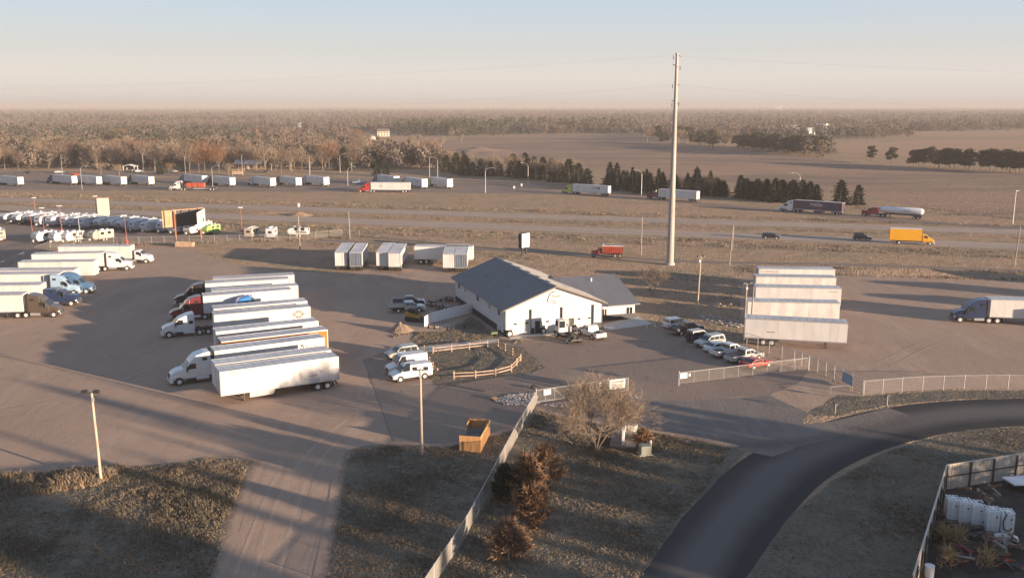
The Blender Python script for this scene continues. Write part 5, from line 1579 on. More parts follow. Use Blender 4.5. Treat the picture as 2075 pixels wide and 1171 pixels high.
# ------------------------------------------------------------------ far semis by the rest area
GT = 'semis parked in the rest area'
far_t = [
    (43, 378, 120, PW, 'parked semi at the far left edge of the rest area', 'white'),
    (152, 375.5, 122, PNAVY, 'parked semi beside the orange barriers', 'navy'),
    (202, 377, 122, PBLACK, 'parked semi behind the curved lamp, second of four', 'black'),
    (252, 377.5, 122, PBLUE, 'parked semi left of the shelter, third of four', 'blue'),
    (308, 377, 122, PBLACK, 'parked semi below the shelter, fourth of four', 'black'),
    (415.5, 375, 122, PBLUE, 'parked semi behind the orange flatbed load', 'blue'),
    (472, 379, 122, PNAVY, 'parked semi right of the orange flatbed load', 'navy'),
    (554, 380.6, 120, PW, 'parked semi with a white cab, first of the middle three', 'white'),
    (606, 379.5, 120, PBLACK, 'parked semi, second of the middle three', 'black'),
    (662, 378.5, 120, PSILVER, 'parked semi, third of the middle three', 'silver'),
    (804, 376.5, 122, PBLUE, 'parked semi behind the red truck\'s trailer', 'blue'),
    (861, 383, 122, PSILVER, 'parked semi with a scrawl on its side', 'silver'),
    (912, 383, 122, PGREEN, 'parked semi at the right end of the rest area', 'lime'),
]
for k, (px_, py_, ang, c, lab, cn) in enumerate(far_t):
    p = P(px_, py_)
    ang = math.atan2(p.y, p.x) + R(27 + (k * 7) % 4)
    d = Vector((math.cos(ang), math.sin(ang), 0))
    Lt = 16.1
    ct = p + d * (Lt / 2)
    tl = put(trailer('white trailer of the ' + lab, Lt, TRWHITE, panels=False, detail=1, group=GT, skirt=2 if k % 3 == 0 else False), ct.x, ct.y, ang)
    if k == 11:
        flat_side(tl, 'scrawl', [[(-4.5, 2.3), (-3.2, 3.3), (-3.0, 3.3), (-4.2, 2.3)], [(-5, 3.0), (-2.6, 3.1), (-2.6, 3.2), (-5, 3.1)], [(-3.4, 2.4), (-2.4, 2.9), (-2.3, 2.8), (-3.3, 2.3)]], INKG, True)
    q = p + d * (Lt - 2.2)
    put(tractor(cn + ' truck of the ' + lab, c, detail=False, group=GT), q.x, q.y, ang)
def rolling(px_, py_, ang, tl_len, lab_t, lab_c, c, style='aero', **kw):
    """tractor nose at pixel px_,py_ heading ang (degrees)"""
    ang = R(ang)
    d = Vector((math.cos(ang), math.sin(ang), 0))
    nose = P(px_, py_)
    o = nose - d * 7.9
    tr = put(tractor(lab_c, c, style, **kw), o.x, o.y, ang)
    c_ = o - d * (tl_len / 2 - 2.35)
    return tr, c_, ang
tr, c_, an = rolling(726, 389.5, 176, 16.1, '', 'bright red sleeper truck leaving the rest area', PRED)
t = put(trailer('white trailer with a small crest behind the bright red truck', 16.1, panels=False, detail=1), c_.x, c_.y, an)
flat_side(t, 'crest', [[(3.4, 2.9), (3.8, 2.6), (4.2, 2.9), (4.1, 3.3), (4.0, 2.95), (3.8, 2.8), (3.6, 2.95), (3.5, 3.3)], [(3.2, 2.3), (4.4, 2.3), (4.4, 2.4), (3.2, 2.4)]], INKG, True)
tr, c_, an = rolling(1139, 392, 146, 16.1, '', 'lime green sleeper truck coming down the ramp', PGREEN)
t = put(trailer('white trailer with a dark scrawl behind the lime green truck', 16.1, panels=False, detail=1, skirt=2), c_.x, c_.y, an)
flat_side(t, 'scrawl', [[(-2.6, 2.7), (-2.0, 3.1), (-1.2, 3.0), (-.9, 2.8), (-1.6, 2.85), (-2.2, 2.8)], [(-3.4, 2.5), (-2.6, 3.2), (-2.4, 3.2), (-3.1, 2.5)], [(-4.2, 2.8), (-3.0, 3.3), (-4.4, 3.4)], [(-4.8, 2.6), (-4.0, 2.5), (-4.2, 3.0)]], INK, True)
tr, c_, an = rolling(1311, 402.5, 141, 16.1, '', 'maroon long-nosed truck on the exit ramp', PMAROON, 'classic')
put(trailer('plain white trailer behind the maroon long-nosed truck', 16.1, panels=False, detail=1), c_.x, c_.y, an)
tr, c_, an = rolling(1579, 427, 141, 16.1, '', 'white sleeper truck hauling the TYSON trailer', PW)
TYB = mat('tyson_maroon', (.10, .045, .06), .45, col2=(.05, .05, .09), scale=.3)
t = put(trailer('dark maroon trailer lettered TYSON in white on the exit ramp', 16.1, TYB, panels=False, detail=1, skirt=2, bottom=TRGREY), c_.x, c_.y, an)
side_text(t, 'TYSON', 1.35, INKW, .6, 2.85, True)
flat_side(t, 'panel', [[(-2.4, 2.0), (3.6, 2.0), (3.6, 2.08), (-2.4, 2.08)], [(-2.4, 3.6), (3.6, 3.6), (3.6, 3.68), (-2.4, 3.68)], [(-2.4, 2.08), (-2.32, 2.08), (-2.32, 3.6), (-2.4, 3.6)], [(3.52, 2.08), (3.6, 2.08), (3.6, 3.6), (3.52, 3.6)]], mat('logo_red', (.25, .03, .04), .6), True)
# tanker
tr, c_, an = rolling(1745, 437, 145, 13.5, '', 'red and white long-nosed truck pulling the gas tanker', paint('dull_red', (.26, .03, .03)), 'classic')
t = put(thing('tank_trailer', 'silver-white gas tank trailer rounded at both ends on the ramp', 'tank trailer'), c_.x, c_.y, an)
def tank(b):
    n = 18
    xs = [(-6.6, .0), (-6.5, .5), (-6.2, .85), (-5.7, 1.05), (5.7, 1.05), (6.2, .85), (6.5, .5), (6.6, .0)]
    vs = [(x, r_ * math.cos(2 * PI * i / n), 2.45 + r_ * math.sin(2 * PI * i / n)) for x, r_ in xs for i in range(n)]
    b.add(vs, [(k * n + i, k * n + (i + 1) % n, (k + 1) * n + (i + 1) % n, (k + 1) * n + i) for k in range(len(xs) - 1) for i in range(n)])
part('tank', None, tank, mat('tank_white', (.66, .65, .66), .35), t, smooth=True)
part('tank_frame', None, lambda b: b.box(-6, 5, -.5, .5, 1.05, 1.45).box(-6.2, -3, -1.1, 1.1, 1.0, 1.2), PNAVY, t)
part('print', None, lambda b: [b.box(x, x + .5, -1.07, 1.07, 2.4, 2.6) for x in (-2.6, -1.9, -1.2)], INKG, t)
part('landing_leg', None, lambda b: [b.box(3.4, 3.55, s * .7 - .07, s * .7 + .07, .05, 1.1) for s in (-1, 1)], STEEL, t)
add_wheels(t, [(x, s * 1.08) for x in (-5.2, -3.95) for s in (-1, 1)], .5, .26, True)
# flatbed with orange load
tr, c_, an = rolling(344, 385.5, 178, 15, '', 'white sleeper truck pulling a flatbed of orange crates', PW)
t = put(thing('flatbed_trailer', 'dark flatbed trailer carrying orange crates past the parked semis', 'trailer'), c_.x, c_.y, an)
part('deck', None, lambda b: b.box(-7.4, 7.3, -1.28, 1.28, 1.15, 1.38), STEEL, t)
part('headboard', None, lambda b: b.box(7.2, 7.3, -1.2, 1.2, 1.38, 3.2), STEEL, t)
part('underframe', None, lambda b: [b.box(-7.2, 6, s * .5 - .08, s * .5 + .08, .75, 1.15) for s in (-1, 1)] + [b.box(-2, 2.5, .8, 1.2, .55, 1.1), b.box(-2, 2.5, -1.2, -.8, .55, 1.1)], ALU, t)
add_wheels(t, [(x, s * 1.08) for x in (-6.2, -4.9) for s in (-1, 1)], .5, .26, True)
d = Vector((math.cos(an), math.sin(an), 0))
for k in range(3):
    p = c_ + d * (4.2 - k * 2.5)
    o = put(thing('orange_crate', '%s orange crate on the flatbed behind the white truck' % ('front', 'middle', 'rear')[k], 'crate'), p.x, p.y, an)
    o.location.z = 1.38
    part('crate_body', 'ocr', lambda b: b.box(-1.15, 1.15, -1.2, 1.2, 0, 1.75), mat('crate_orange', (.42, .085, .035), .6), o)
    part('crate_rib', 'ocrr', lambda b: [b.box(x - .05, x + .05, s * 1.22 - .03, s * 1.22 + .03, 0, 1.75) for x in (-1.0, 0, 1.0) for s in (-1, 1)], mat('crate_dark', (.30, .05, .03), .6), o)
# traffic on the near carriageway
hn = (NEAR[1] - NEAR[0]).normalized()
ha = math.atan2(hn.y, hn.x)
def onroad(px_, py_): return P(px_, py_)
p = onroad(1562, 484)
put(car('dark hatchback driving alone on the near carriageway', 'suv', PBLACK, name='driving_car'), p.x, p.y, ha)
p = onroad(1747, 487)
put(car('dark roof-racked SUV following the yellow box truck', 'suv', PBLACK, name='driving_car', rack=True), p.x, p.y, ha)
p = onroad(1845, 495)
t = put(thing('box_truck', 'bright yellow box truck driving on the near carriageway', 'truck'), p.x, p.y, ha)
part('box', None, lambda b: b.box(-5.2, 2.5, -1.25, 1.25, 1.15, 4.0), PYEL, t)
part('box_rail', None, lambda b: [b.box(-5.24, 2.54, s * 1.25 - .04, s * 1.25 + .04, z, z + .1) for s in (-1, 1) for z in (1.1, 3.95)] + [b.box(x - .04, x + .04, s * 1.25 - .03, s * 1.25 + .03, 1.2, 3.95) for x in (-5.2, 2.5) for s in (-1, 1)], PYEL, t)
part('box_roof', None, lambda b: b.box(-5.15, 2.45, -1.2, 1.2, 4.0, 4.03), WHITE, t)
part('cab', None, lambda b: b.bprism([(2.7, .8), (2.7, 2.6), (2.85, 2.7), (3.6, 2.65), (4.15, 1.85), (4.2, .8)], 1.05, .1), PYEL, t)
part('hood', None, lambda b: b.bprism([(4.1, .7), (4.1, 1.85), (5.0, 1.65), (5.35, 1.3), (5.4, .7)], .98, .12), PYEL, t)
part('windshield', None, lambda b: b.quad((4.17, -.85, 1.9), (4.17, .85, 1.9), (3.7, .8, 2.58), (3.7, -.8, 2.58), .02), GLASS, t)
for s in (-1, 1):
    part('side_window', None, lambda b: b.prism([(2.95, 1.85), (2.95, 2.45), (3.6, 2.45), (3.98, 1.85)], s * 1.0, s * 1.06), GLASS, t)
    part('headlight', None, lambda b: b.box(5.3, 5.42, s * .75 - .15, s * .75 + .15, 1.0, 1.2), LAMPW, t)
part('bumper', None, lambda b: b.bprism([(5.2, .45), (5.2, .75), (5.55, .75), (5.55, .45)], 1.05, .06), ALU, t)
part('frame', None, lambda b: [b.box(-5, 5, s * .42 - .05, s * .42 + .05, .75, 1.12) for s in (-1, 1)], STEEL, t)
add_wheels(t, [(-2.9, -1.0), (-2.9, 1.0)], .48, .26, True)
add_wheels(t, [(4.45, -.95), (4.45, .95)], .48, .28)
# old red grain truck
p = P(1231, 521)
t = put(thing('grain_truck', 'old red grain truck with ribbed tall box parked on the grass', 'truck'), p.x, p.y, PI - .1)
part('box', None, lambda b: b.box(-3.6, 1.1, -1.2, 1.2, 1.1, 2.75), PRUST, t)
for k in range(10):
    part('box_rib', 'gtrib', lambda b: [b.box(-.05, .05, s * 1.2 - .07, s * 1.2 + .07, 1.1, 2.75) for s in (-1, 1)], mat('rib_brown', (.20, .05, .03), .7), t, (-3.5 + k * .5, 0, 0))
part('box_rim', None, lambda b: b.box(-3.65, 1.15, 1.14, 1.26, 2.75, 2.9).box(-3.65, 1.15, -1.26, -1.14, 2.75, 2.9).box(1.05, 1.15, -1.14, 1.14, 2.75, 3.1).box(-3.65, -3.55, -1.14, 1.14, 2.75, 2.9), TRDIRTY, t)
part('load_cover', None, lambda b: b.bprism([(-3.5, 2.7), (-3.0, 2.85), (.6, 2.85), (1.0, 2.7)], 1.1, .1), STEEL, t)
part('cab', None, lambda b: b.bprism([(1.3, .8), (1.3, 2.1), (1.5, 2.25), (2.2, 2.2), (2.5, 1.65), (2.5, .8)], .9, .12), PRUST, t)
part('windshield', None, lambda b: b.quad((2.47, -.7, 1.65), (2.47, .7, 1.65), (2.28, .65, 2.1), (2.28, -.65, 2.1), .02), GLASS, t)
part('hood', None, lambda b: b.bprism([(2.45, .8), (2.45, 1.6), (3.7, 1.5), (3.85, 1.3), (3.85, .75)], .55, .1), PRUST, t)
for s in (-1, 1):
    part('side_window', None, lambda b: b.box(1.55, 2.2, s * .9 - .03, s * .9 + .012, 1.6, 2.05), GLASS, t)
    part('fender', None, lambda b: b.bprism([(2.7, .75), (2.8, 1.1), (3.2, 1.25), (3.6, 1.15), (3.85, .8), (3.75, .75), (3.5, 1.05), (3.2, 1.13), (2.9, 1.0), (2.82, .75)], .2, .04), mat('fender_tan', (.45, .30, .22), .7), t, (0, s * .8, 0))
part('frame', None, lambda b: [b.box(-3.5, 3.6, s * .4 - .05, s * .4 + .05, .7, 1.08) for s in (-1, 1)], STEEL, t)
add_wheels(t, [(x, s * .98) for x in (-2.9, -1.75) for s in (-1, 1)], .5, .26, True, rim=WEATH)
add_wheels(t, [(3.25, s * .85) for s in (-1, 1)], .48, .26, rim=WEATH)

# ------------------------------------------------------------------ cars at the workshop
CA = R(29)
def park(o, px_, py_, ang=CA):
    p = P(px_, py_)
    return put(o, p.x, p.y, ang)
GE = 'cars parked along the lot edge'
park(car('white SUV at the far end of the parked row', 'suv', PW, group=GE, rack=False), 1371, 664)
park(pickup('dark brown pickup beside the white SUV in the parked row', PBROWN, cover=BLACK, group=GE), 1391, 675)
park(car('navy boxy off-roader with tan roof and spare wheel', 'boxy', PNAVY, 'car', roofc=PTAN, spare=True, group=GE), 1416, 691)
park(car('silver-grey SUV parked nose-out next to the boxy off-roader', 'suv', PSILVER, roofc=PTAN, group=GE), 1438, 701, CA + PI)
park(car('white sedan squeezed between silver SUV and white pickup', 'sedan', PW, group=GE), 1456, 711)
park(pickup('white pickup with open dark bed in the parked row', PW, group=GE), 1477, 720)
park(pickup('pale silver pickup with black bed cover next to the red coupe', PSILVER, cover=BLACK, group=GE), 1508, 731)
park(car('bright red coupe behind the long gate', 'coupe', paint('coupe_red', (.50, .035, .02)), roofc=None, group=GE), 1533, 743)
park(car('silver SUV beside the rail fence, behind the two vans', 'suv', PTAN), 815, 724, R(28) + PI)
park(car('white high-roof van nearest the rail fence, mostly hidden by the other van', 'van', PW, 'van', high=True, rack=True), 824, 752, R(27) + PI)
park(car('white cargo van behind the wooden light pole', 'van', PW, 'van'), 832, 767, R(27) + PI)
p = P(1207, 687)
put(pickup('old white pickup with rounded bed by the right workshop door', PW), p.x - .6, p.y + 1.6, R(118))
# trucks and gear in the workshop's shadow
p = P(828, 631)
put(pickup('flatbed pickup with pale dropside bed in the shade left of the workshop', PSILVER, flat=True), p.x, p.y, R(12))
p = P(828, 621)
put(pickup('dark blue pickup behind the flatbed pickup in the shade', PNAVY), p.x, p.y + .6, R(8))
# skid steer
p = P(840, 650)
t = put(thing('skid_steer', 'yellow tracked skid steer loader beside the dirt pile', 'loader'), p.x, p.y, R(-25))
YG = mat('loader_yellow', (.38, .22, .03), .5)
part('body', None, lambda b: b.bprism([(-1.3, .5), (-1.4, 1.3), (-1.1, 1.5), (-.3, 1.4), (.9, .9), (1.0, .5)], .55, .08), YG, t)
for s in (-1, 1):
    part('track', None, lambda b: b.bprism([(-1.25, .1), (-1.45, .4), (-1.2, .75), (.9, .62), (1.15, .35), (.95, .05), (-1.0, .03)], .2, .05), RUB, t, (0, s * .75, 0))
    part('lift_arm', None, lambda b: b.prism([(-1.35, 1.35), (-1.3, 1.6), (.6, 1.3), (1.5, .6), (1.4, .45), (.5, 1.1)], s * .75 - .1, s * .75 + .1), YG, t)
part('cab', None, lambda b: b.bprism([(-.9, 1.35), (-.85, 2.05), (.35, 2.05), (.6, 1.2), (.5, .9)], .5, .06), GLASS, t)
part('cab_roof', None, lambda b: b.box(-.95, .45, -.55, .55, 2.05, 2.13), BLACK, t)
part('bucket', None, lambda b: b.prism([(1.3, .05), (1.3, .75), (1.45, .7), (1.5, .2), (2.1, .08), (2.1, .03)], -.95, .95), STEEL, t)
# yard tractor
p = P(1151, 692)
t = put(thing('yard_tractor', 'white single-cab yard tractor with long bare frame before the workshop', 'truck'), p.x + .2, p.y + .6, R(112))
part('cab', None, lambda b: b.bprism([(1.5, 1.0), (1.5, 2.9), (1.6, 3.0), (2.6, 3.0), (2.85, 2.0), (2.9, 1.0)], .66, .08), PW, t, (0, .45, 0))
part('engine_cover', None, lambda b: b.bprism([(1.5, 1.0), (1.5, 1.8), (2.7, 1.7), (2.85, 1.0)], .5, .08), PW, t, (0, -.7, 0))
part('windshield', None, lambda b: b.quad((2.88, -.1, 2.0), (2.88, 1.0, 2.0), (2.66, .95, 2.85), (2.66, -.05, 2.85), .02), GLASS, t)
part('rear_window', None, lambda b: b.box(1.47, 1.5, 0, .9, 1.7, 2.75), GLASS, t)
for s in (0, 1):
    part('side_window', None, lambda b: b.box(1.75, 2.5, .45 + (.64 if s else -.665), .45 + (.665 if s else -.64), 1.9, 2.75), GLASS, t)
part('exhaust_stack', None, lambda b: b.tube((1.35, -.75, 1.0), (1.35, -.75, 2.9), .12, .12, 10), CHROME, t)
part('roll_frame', None, lambda b: b.path([(1.35, -1.0, 1.0), (1.35, -1.0, 2.95), (1.35, 1.05, 2.95), (1.35, 1.05, 1.0)], .045, 6), STEEL, t)
part('frame', None, lambda b: [b.box(-2.6, 3.0, s * .42 - .07, s * .42 + .07, .62, .95) for s in (-1, 1)] + [b.box(-2.6, -2.5, -.9, .9, .55, .8), b.box(2.9, 3.1, -1.15, 1.15, .5, 1.0)], STEEL, t)
part('fifth_wheel', None, lambda b: b.tube((-1.5, 0, .98), (-1.5, 0, 1.1), .48, .48, 14).box(-2.3, -.6, -.3, .3, .94, 1.0), BLACK, t)
part('fuel_tank', None, lambda b: b.box(.1, 1.1, .6, 1.15, .5, 1.0), STEEL, t)
add_wheels(t, [(-1.7, s * 1.05) for s in (-1, 1)], .52, .27, True)
add_wheels(t, [(2.2, s * 1.0) for s in (-1, 1)], .52, .28)

# ------------------------------------------------------------------ campers on the dealer lot
ORD = ['first', 'second', 'third', 'fourth', 'fifth', 'sixth', 'seventh', 'eighth', 'ninth', 'tenth', 'eleventh', 'twelfth', 'thirteenth', 'fourteenth', 'fifteenth', 'sixteenth', 'seventeenth']
BLU = mat('stripe_navy', (.03, .04, .09), .4)
GRY = mat('stripe_grey', (.16, .16, .17), .4)
RDS = mat('stripe_red', (.22, .035, .03), .4)
rv = [(3, 456, 'fifth', PW, BLU), (29, 457, 'fifth', WHITE, GRY), (52, 457, 'fifth', WHITE, GRY), (75, 460, 'bumper', WHITE, RDS), (98, 461, 'bumper', WHITE, RDS), (127, 461.5, 'bumper', TRGREY, BLU), (143, 462, 'bumper', WHITE, BLU), (164, 465, 'bumper', WHITE, BLU), (195, 467, 'fifth', TRGREY, GRY), (221, 468, 'fifth', TRGREY, GRY), (240, 471, 'fifth', WHITE, BLU), (265, 471, 'bumper', WHITE, GRY), (290, 473, 'bumper', WHITE, None), (322, 473, 'bumper', WHITE, BLU), (346, 476, 'bumper', WHITE, GRY), (378, 478, 'bumper', TRDIRTY, GRY)]
protos = {}
for k, (px_, py_, st, m, ac) in enumerate(rv):
    lab = '%s %s in the long camper row, counted from the left' % (ORD[k], 'fifth-wheel camper' if st == 'fifth' else 'travel trailer')
    L = 10.5 if st == 'fifth' else 9.2
    ang = R(-113)
    d = Vector((math.cos(ang), math.sin(ang), 0))
    p = P(px_, py_)
    c = p - d * (L / 2)
    key = (st, m.name, ac.name if ac else '')
    if key not in protos:
        protos[key] = put(travel_trailer(lab, L, st, m, ac, 'campers in the long back row'), c.x, c.y, ang)
    else:
        copy_tree(protos[key], (c.x, c.y, 0), ang, lab)
def small_rv(lab, px_, py_, ang, L, m=WHITE, ac=None, H=2.9, W=1.15):
    p = P(px_, py_)
    return put(travel_trailer(lab, L, 'bumper', m, ac, None, True, W, H), p.x, p.y, R(ang))
small_rv('white travel trailer with dark rear window, left one of the near camper trio', 91, 491, -118, 6.2)
small_rv('cream travel trailer, middle one of the near camper trio', 124, 492, -118, 5.6, TRWHITE)
small_rv('cream travel trailer, right one of the near camper trio', 148, 491, -118, 5.6, TRWHITE, GRY)
small_rv('tan camper with big side windows behind the yard fence', 205, 488, -118, 6.6, mat('camper_tan', (.42, .37, .30), .6))
small_rv('lime green camper right of the vee billboard', 427, 474, -110, 6.0, mat('camper_lime', (.28, .42, .12), .5), None, 2.6)
small_rv('cream camper with windowed rear standing alone behind the fence', 512, 482, 80, 5.2, mat('camper_tan', (.42, .37, .30), .6), GRY, 2.9)
small_rv('plain white camper with rounded roof, alone behind the fence', 551, 483, 95, 5.6, WHITE, None, 3.0)
small_rv('long low grey camper broadside behind the utility pole', 605, 479, 176, 5.6, TRGREY, GRY, 2.4)
small_rv('tan motorhome cut off by the left photo edge', 2, 487, -60, 7.0, mat('camper_tan', (.42, .37, .30), .6), GRY, 3.1)
# cars by the rest area
for k, (px_, py_, m, lab) in enumerate(((58, 352.5, PBLACK, 'black car crossing the rest area at far left'), (121, 351, PW, 'white car behind the orange barriers'), (282, 349, PW, 'white car parked right of the shelter'), (353, 350, PSILVER, 'silver car parked right of the cedar in the rest area'), (540, 350, PNAVY, 'dark car parked near the rest area building'))):
    park(car(lab, 'sedan', m), px_, py_, R(-10 + 25 * k))
p = P(727, 373)
put(pickup('pale pickup with rooftop ladder rack behind the red truck', PLBLUE, beacon=True), p.x, p.y, R(172))
ob = mat('barrier_orange', (.50, .12, .05), .6)
for k, (px_, py_) in enumerate(((112, 361), (120, 362), (148, 356), (156, 356.5))):
    t = thing('barrier', '%s orange barrier by the leftmost parked semis' % ('first', 'second', 'third', 'fourth')[k], 'barrier', P(px_, py_), R(-8))
    part('board', 'barr', lambda b: b.box(-1.5, 1.5, -.05, .05, .35, 1.3), ob, t)
    part('foot', 'barf', lambda b: b.box(-1.2, -1.0, -.3, .3, 0, .35).box(1.0, 1.2, -.3, .3, 0, .35), STEEL, t)
# ------------------------------------------------------------------ trees
RNG = np.random.default_rng(5)
def leafmat(name, c1, c2, rough=.9):
    m = bpy.data.materials.new(name)
    m.use_nodes = True
    n = m.node_tree.nodes
    l = m.node_tree.links
    b = n['Principled BSDF']
    b.inputs['Roughness'].default_value = rough
    b.inputs['Specular IOR Level'].default_value = .1
    tc = n.new('ShaderNodeTexCoord')
    oi = n.new('ShaderNodeObjectInfo')
    nz = n.new('ShaderNodeTexNoise')
    nz.inputs['Scale'].default_value = .45
    nz.inputs['Detail'].default_value = 3
    l.new(tc.outputs['Object'], nz.inputs['Vector'])
    ad = n.new('ShaderNodeMath')
    ad.operation = 'MULTIPLY_ADD'
    l.new(oi.outputs['Random'], ad.inputs[0])
    ad.inputs[1].default_value = .5
    l.new(nz.outputs['Fac'], ad.inputs[2])
    mr = n.new('ShaderNodeMapRange')
    mr.inputs['From Min'].default_value = .35
    mr.inputs['From Max'].default_value = 1.1
    l.new(ad.outputs[0], mr.inputs[0])
    mx = n.new('ShaderNodeMix')
    mx.data_type = 'RGBA'
    l.new(mr.outputs[0], mx.inputs[0])
    mx.inputs[6].default_value = (*c1, 1)
    mx.inputs[7].default_value = (*c2, 1)
    l.new(mx.outputs[2], b.inputs['Base Color'])
    return m
TWIG = leafmat('bare_twigs', (.105, .080, .062), (.195, .150, .117))
TWIGP = leafmat('pale_twigs', (.175, .137, .104), (.26, .203, .152))
OAK = leafmat('rusty_oak_leaves', (.155, .085, .05), (.21, .125, .078))
EVER = leafmat('evergreen_needles', (.022, .034, .024), (.048, .060, .040))
PINE = leafmat('pine_needles', (.040, .044, .024), (.075, .074, .042))
BRNJ = leafmat('winter_juniper', (.155, .095, .058), (.25, .16, .102))
BARK = mat('bark', (.16, .125, .10), .9)
BARKL = mat('pale_bark', (.30, .25, .20), .9)

def blades(n, pos_fn, dir_fn, ln, wd, rng):
    p = pos_fn(n)
    d = dir_fn(p)
    d /= np.linalg.norm(d, axis=1, keepdims=True) + 1e-9
    r = rng.normal(size=(n, 3))
    s = np.cross(d, r)
    s /= np.linalg.norm(s, axis=1, keepdims=True) + 1e-9
    L = (ln * rng.uniform(.6, 1.3, n))[:, None]
    W = (wd * rng.uniform(.6, 1.3, n))[:, None]
    v = np.stack([p - s * W / 2, p + s * W / 2, p + d * L], 1)
    return v.reshape(-1, 3)
def tris_of(v): return np.arange(len(v)).reshape(-1, 3)
def ball(n, rng, rx, rz, cz, shell=.35):
    d = rng.normal(size=(n, 3))
    d /= np.linalg.norm(d, axis=1, keepdims=True)
    r = rng.uniform(0, 1, n) ** shell
    return d * r[:, None] * np.array([rx, rx, rz]) + np.array([0, 0, cz])
def trunk_fn(h, r, limbs, spread, seed, r1=.4):
    rr = random.Random(seed)
    def f(b):
        b.tube((0, 0, 0), (0, 0, h), r, r * r1, 7)
        for k in range(limbs):
            a = rr.uniform(0, 2 * PI)
            z = h * rr.uniform(.35, .9)
            e = (math.cos(a) * spread * rr.uniform(.5, 1), math.sin(a) * spread * rr.uniform(.5, 1), z + spread * rr.uniform(.5, 1.2))
            b.tube((0, 0, z), e, r * .5, r * .12, 5)
    return f
def mk_tree(name, label, cat, crown_v, crown_m, trunk, trunk_m, group=None):
    t = thing(name, label, cat, group=group)
    part('trunk', None, trunk, trunk_m, t)
    link_mesh('crown', npmesh('crown', crown_v, tris_of(crown_v), [crown_m]), t)
    return t
def bare_crown(seed, h, rx, n=900, ln=1.7, wd=.13, base=.28):
    rng = np.random.default_rng(seed)
    cz = h * (base + (1 - base) / 2)
    rz = h * (1 - base) / 2
    nl = 7
    lobes = np.stack([rng.uniform(-.45, .45, nl) * rx, rng.uniform(-.45, .45, nl) * rx, rng.uniform(-.4, .45, nl) * rz], 1)
    def pos(n):
        k = rng.integers(0, nl, n)
        q = ball(n, rng, rx * .62, rz * .62, 0, .4)
        return q + lobes[k] + np.array([0, 0, cz])
    def dr(p): return (p - np.array([0, 0, cz - rz * 1.1])) + rng.normal(size=p.shape) * rx * .35 + np.array([0, 0, rz * .4])
    return blades(n, pos, dr, ln, wd, rng)
def conifer_crown(seed, h, r, n=1000, ln=1.0, wd=.5, base=.06, power=.9, droop=-.15):
    rng = np.random.default_rng(seed)
    def pos(n):
        t = rng.uniform(0, 1, n) ** 1.35
        z = h * (base + (1 - base) * t)
        lay = .75 + .25 * np.cos(t * 2 * PI * 9 + rng.uniform(0, 1))
        rad = r * (1 - t) ** power * lay * rng.uniform(.35, 1, n)
        a = rng.uniform(0, 2 * PI, n)
        lump = 1 + .3 * np.sin(a * 3 + t * 7 + seed) + .2 * np.sin(a * 5 - t * 17)
        return np.stack([rad * lump * np.cos(a), rad * lump * np.sin(a), z], 1)
    def dr(p):
        o = p.copy()
        o[:, 2] = droop * np.hypot(p[:, 0], p[:, 1]) + .12
        return o + rng.normal(size=p.shape) * .12
    return blades(n, pos, dr, ln, wd, rng)
def pine_crown(seed, h, r, n=900, ln=.9, wd=.7, base=.28):
    rng = np.random.default_rng(seed)
    nl = 14
    tt = np.linspace(.05, 1, nl)
    lob = []
    for t in tt:
        a = rng.uniform(0, 2 * PI)
        rr = r * .75 * math.sqrt(max(0, 1 - (t - .25) ** 2 / .65)) * rng.uniform(.3, 1)
        lob.append((rr * math.cos(a), rr * math.sin(a), h * (base + (1 - base) * t * .93)))
    lob = np.array(lob)
    def pos(n):
        k = rng.integers(0, nl, n)
        return ball(n, rng, r * .48, h * .075, 0, .5) + lob[k]
    def dr(p): return rng.normal(size=p.shape) + np.array([0, 0, .4])
    return blades(n, pos, dr, ln, wd, rng)
def juniper_crown(seed, h, r, n=2600, ln=.5, wd=.12, power=.6):
    rng = np.random.default_rng(seed)
    nb = 70
    ba_ = rng.uniform(0, 2 * PI, nb)
    bt = rng.uniform(.03, .95, nb)
    br = r * (1 - bt) ** power * rng.uniform(.75, 1.1, nb)
    def pos(n):
        k = rng.integers(0, nb, n)
        u = rng.uniform(.15, 1, n) ** .7
        a = ba_[k] + rng.normal(size=n) * .10
        rad = br[k] * u
        z = h * bt[k] * .82 + u * u * h * .16 + rng.normal(size=n) * .08
        return np.stack([rad * np.cos(a) + rng.normal(size=n) * .09, rad * np.sin(a) + rng.normal(size=n) * .09, np.maximum(.05, z)], 1)
    def dr(p):
        o = p.copy() * .6
        o[:, 2] = .45
        return o + rng.normal(size=p.shape) * .4
    return blades(n, pos, dr, ln, wd, rng)

# ---- prototypes; the first use of each stands itself, later ones are copies
class Kind:
    def __init__(s, makers):
        s.makers = makers
        s.pr = [None] * len(makers)
        s.k = 0
    def at(s, x, y, h, label, group, rng, k=None):
        i = rng.integers(0, len(s.makers)) if k is None else k
        rz = rng.uniform(0, 6.28)
        if s.pr[i] is None:
            o, h0 = s.makers[i]()
            o['h0'] = h0
            s.pr[i] = o
            put(o, x, y, rz)
            o.scale = (h / h0,) * 3
            o['label'] = label
            if group: o['group'] = group
            return o
        o = s.pr[i]
        f = h / o['h0']
        return copy_tree(o, (x, y, 0), rz, label, group, (f * rng.uniform(.85, 1.15), f * rng.uniform(.85, 1.15), f))
def mk_bare(seed, h, rx, m, bk, n=900):
    return lambda: (mk_tree('bare_tree', 'x', 'tree', bare_crown(seed, h, rx, n), m, trunk_fn(h * .6, .22, 7, rx * .6, seed), bk), h)
bare = Kind([mk_bare(11, 14, 5.5, TWIG, BARKL), mk_bare(12, 14, 5.0, TWIG, BARK), mk_bare(13, 14, 6.2, TWIGP, BARKL), mk_bare(14, 14, 4.4, TWIGP, BARKL), mk_bare(15, 14, 5.6, TWIG, BARK), mk_bare(16, 13, 6.0, OAK, BARK, 1100)])
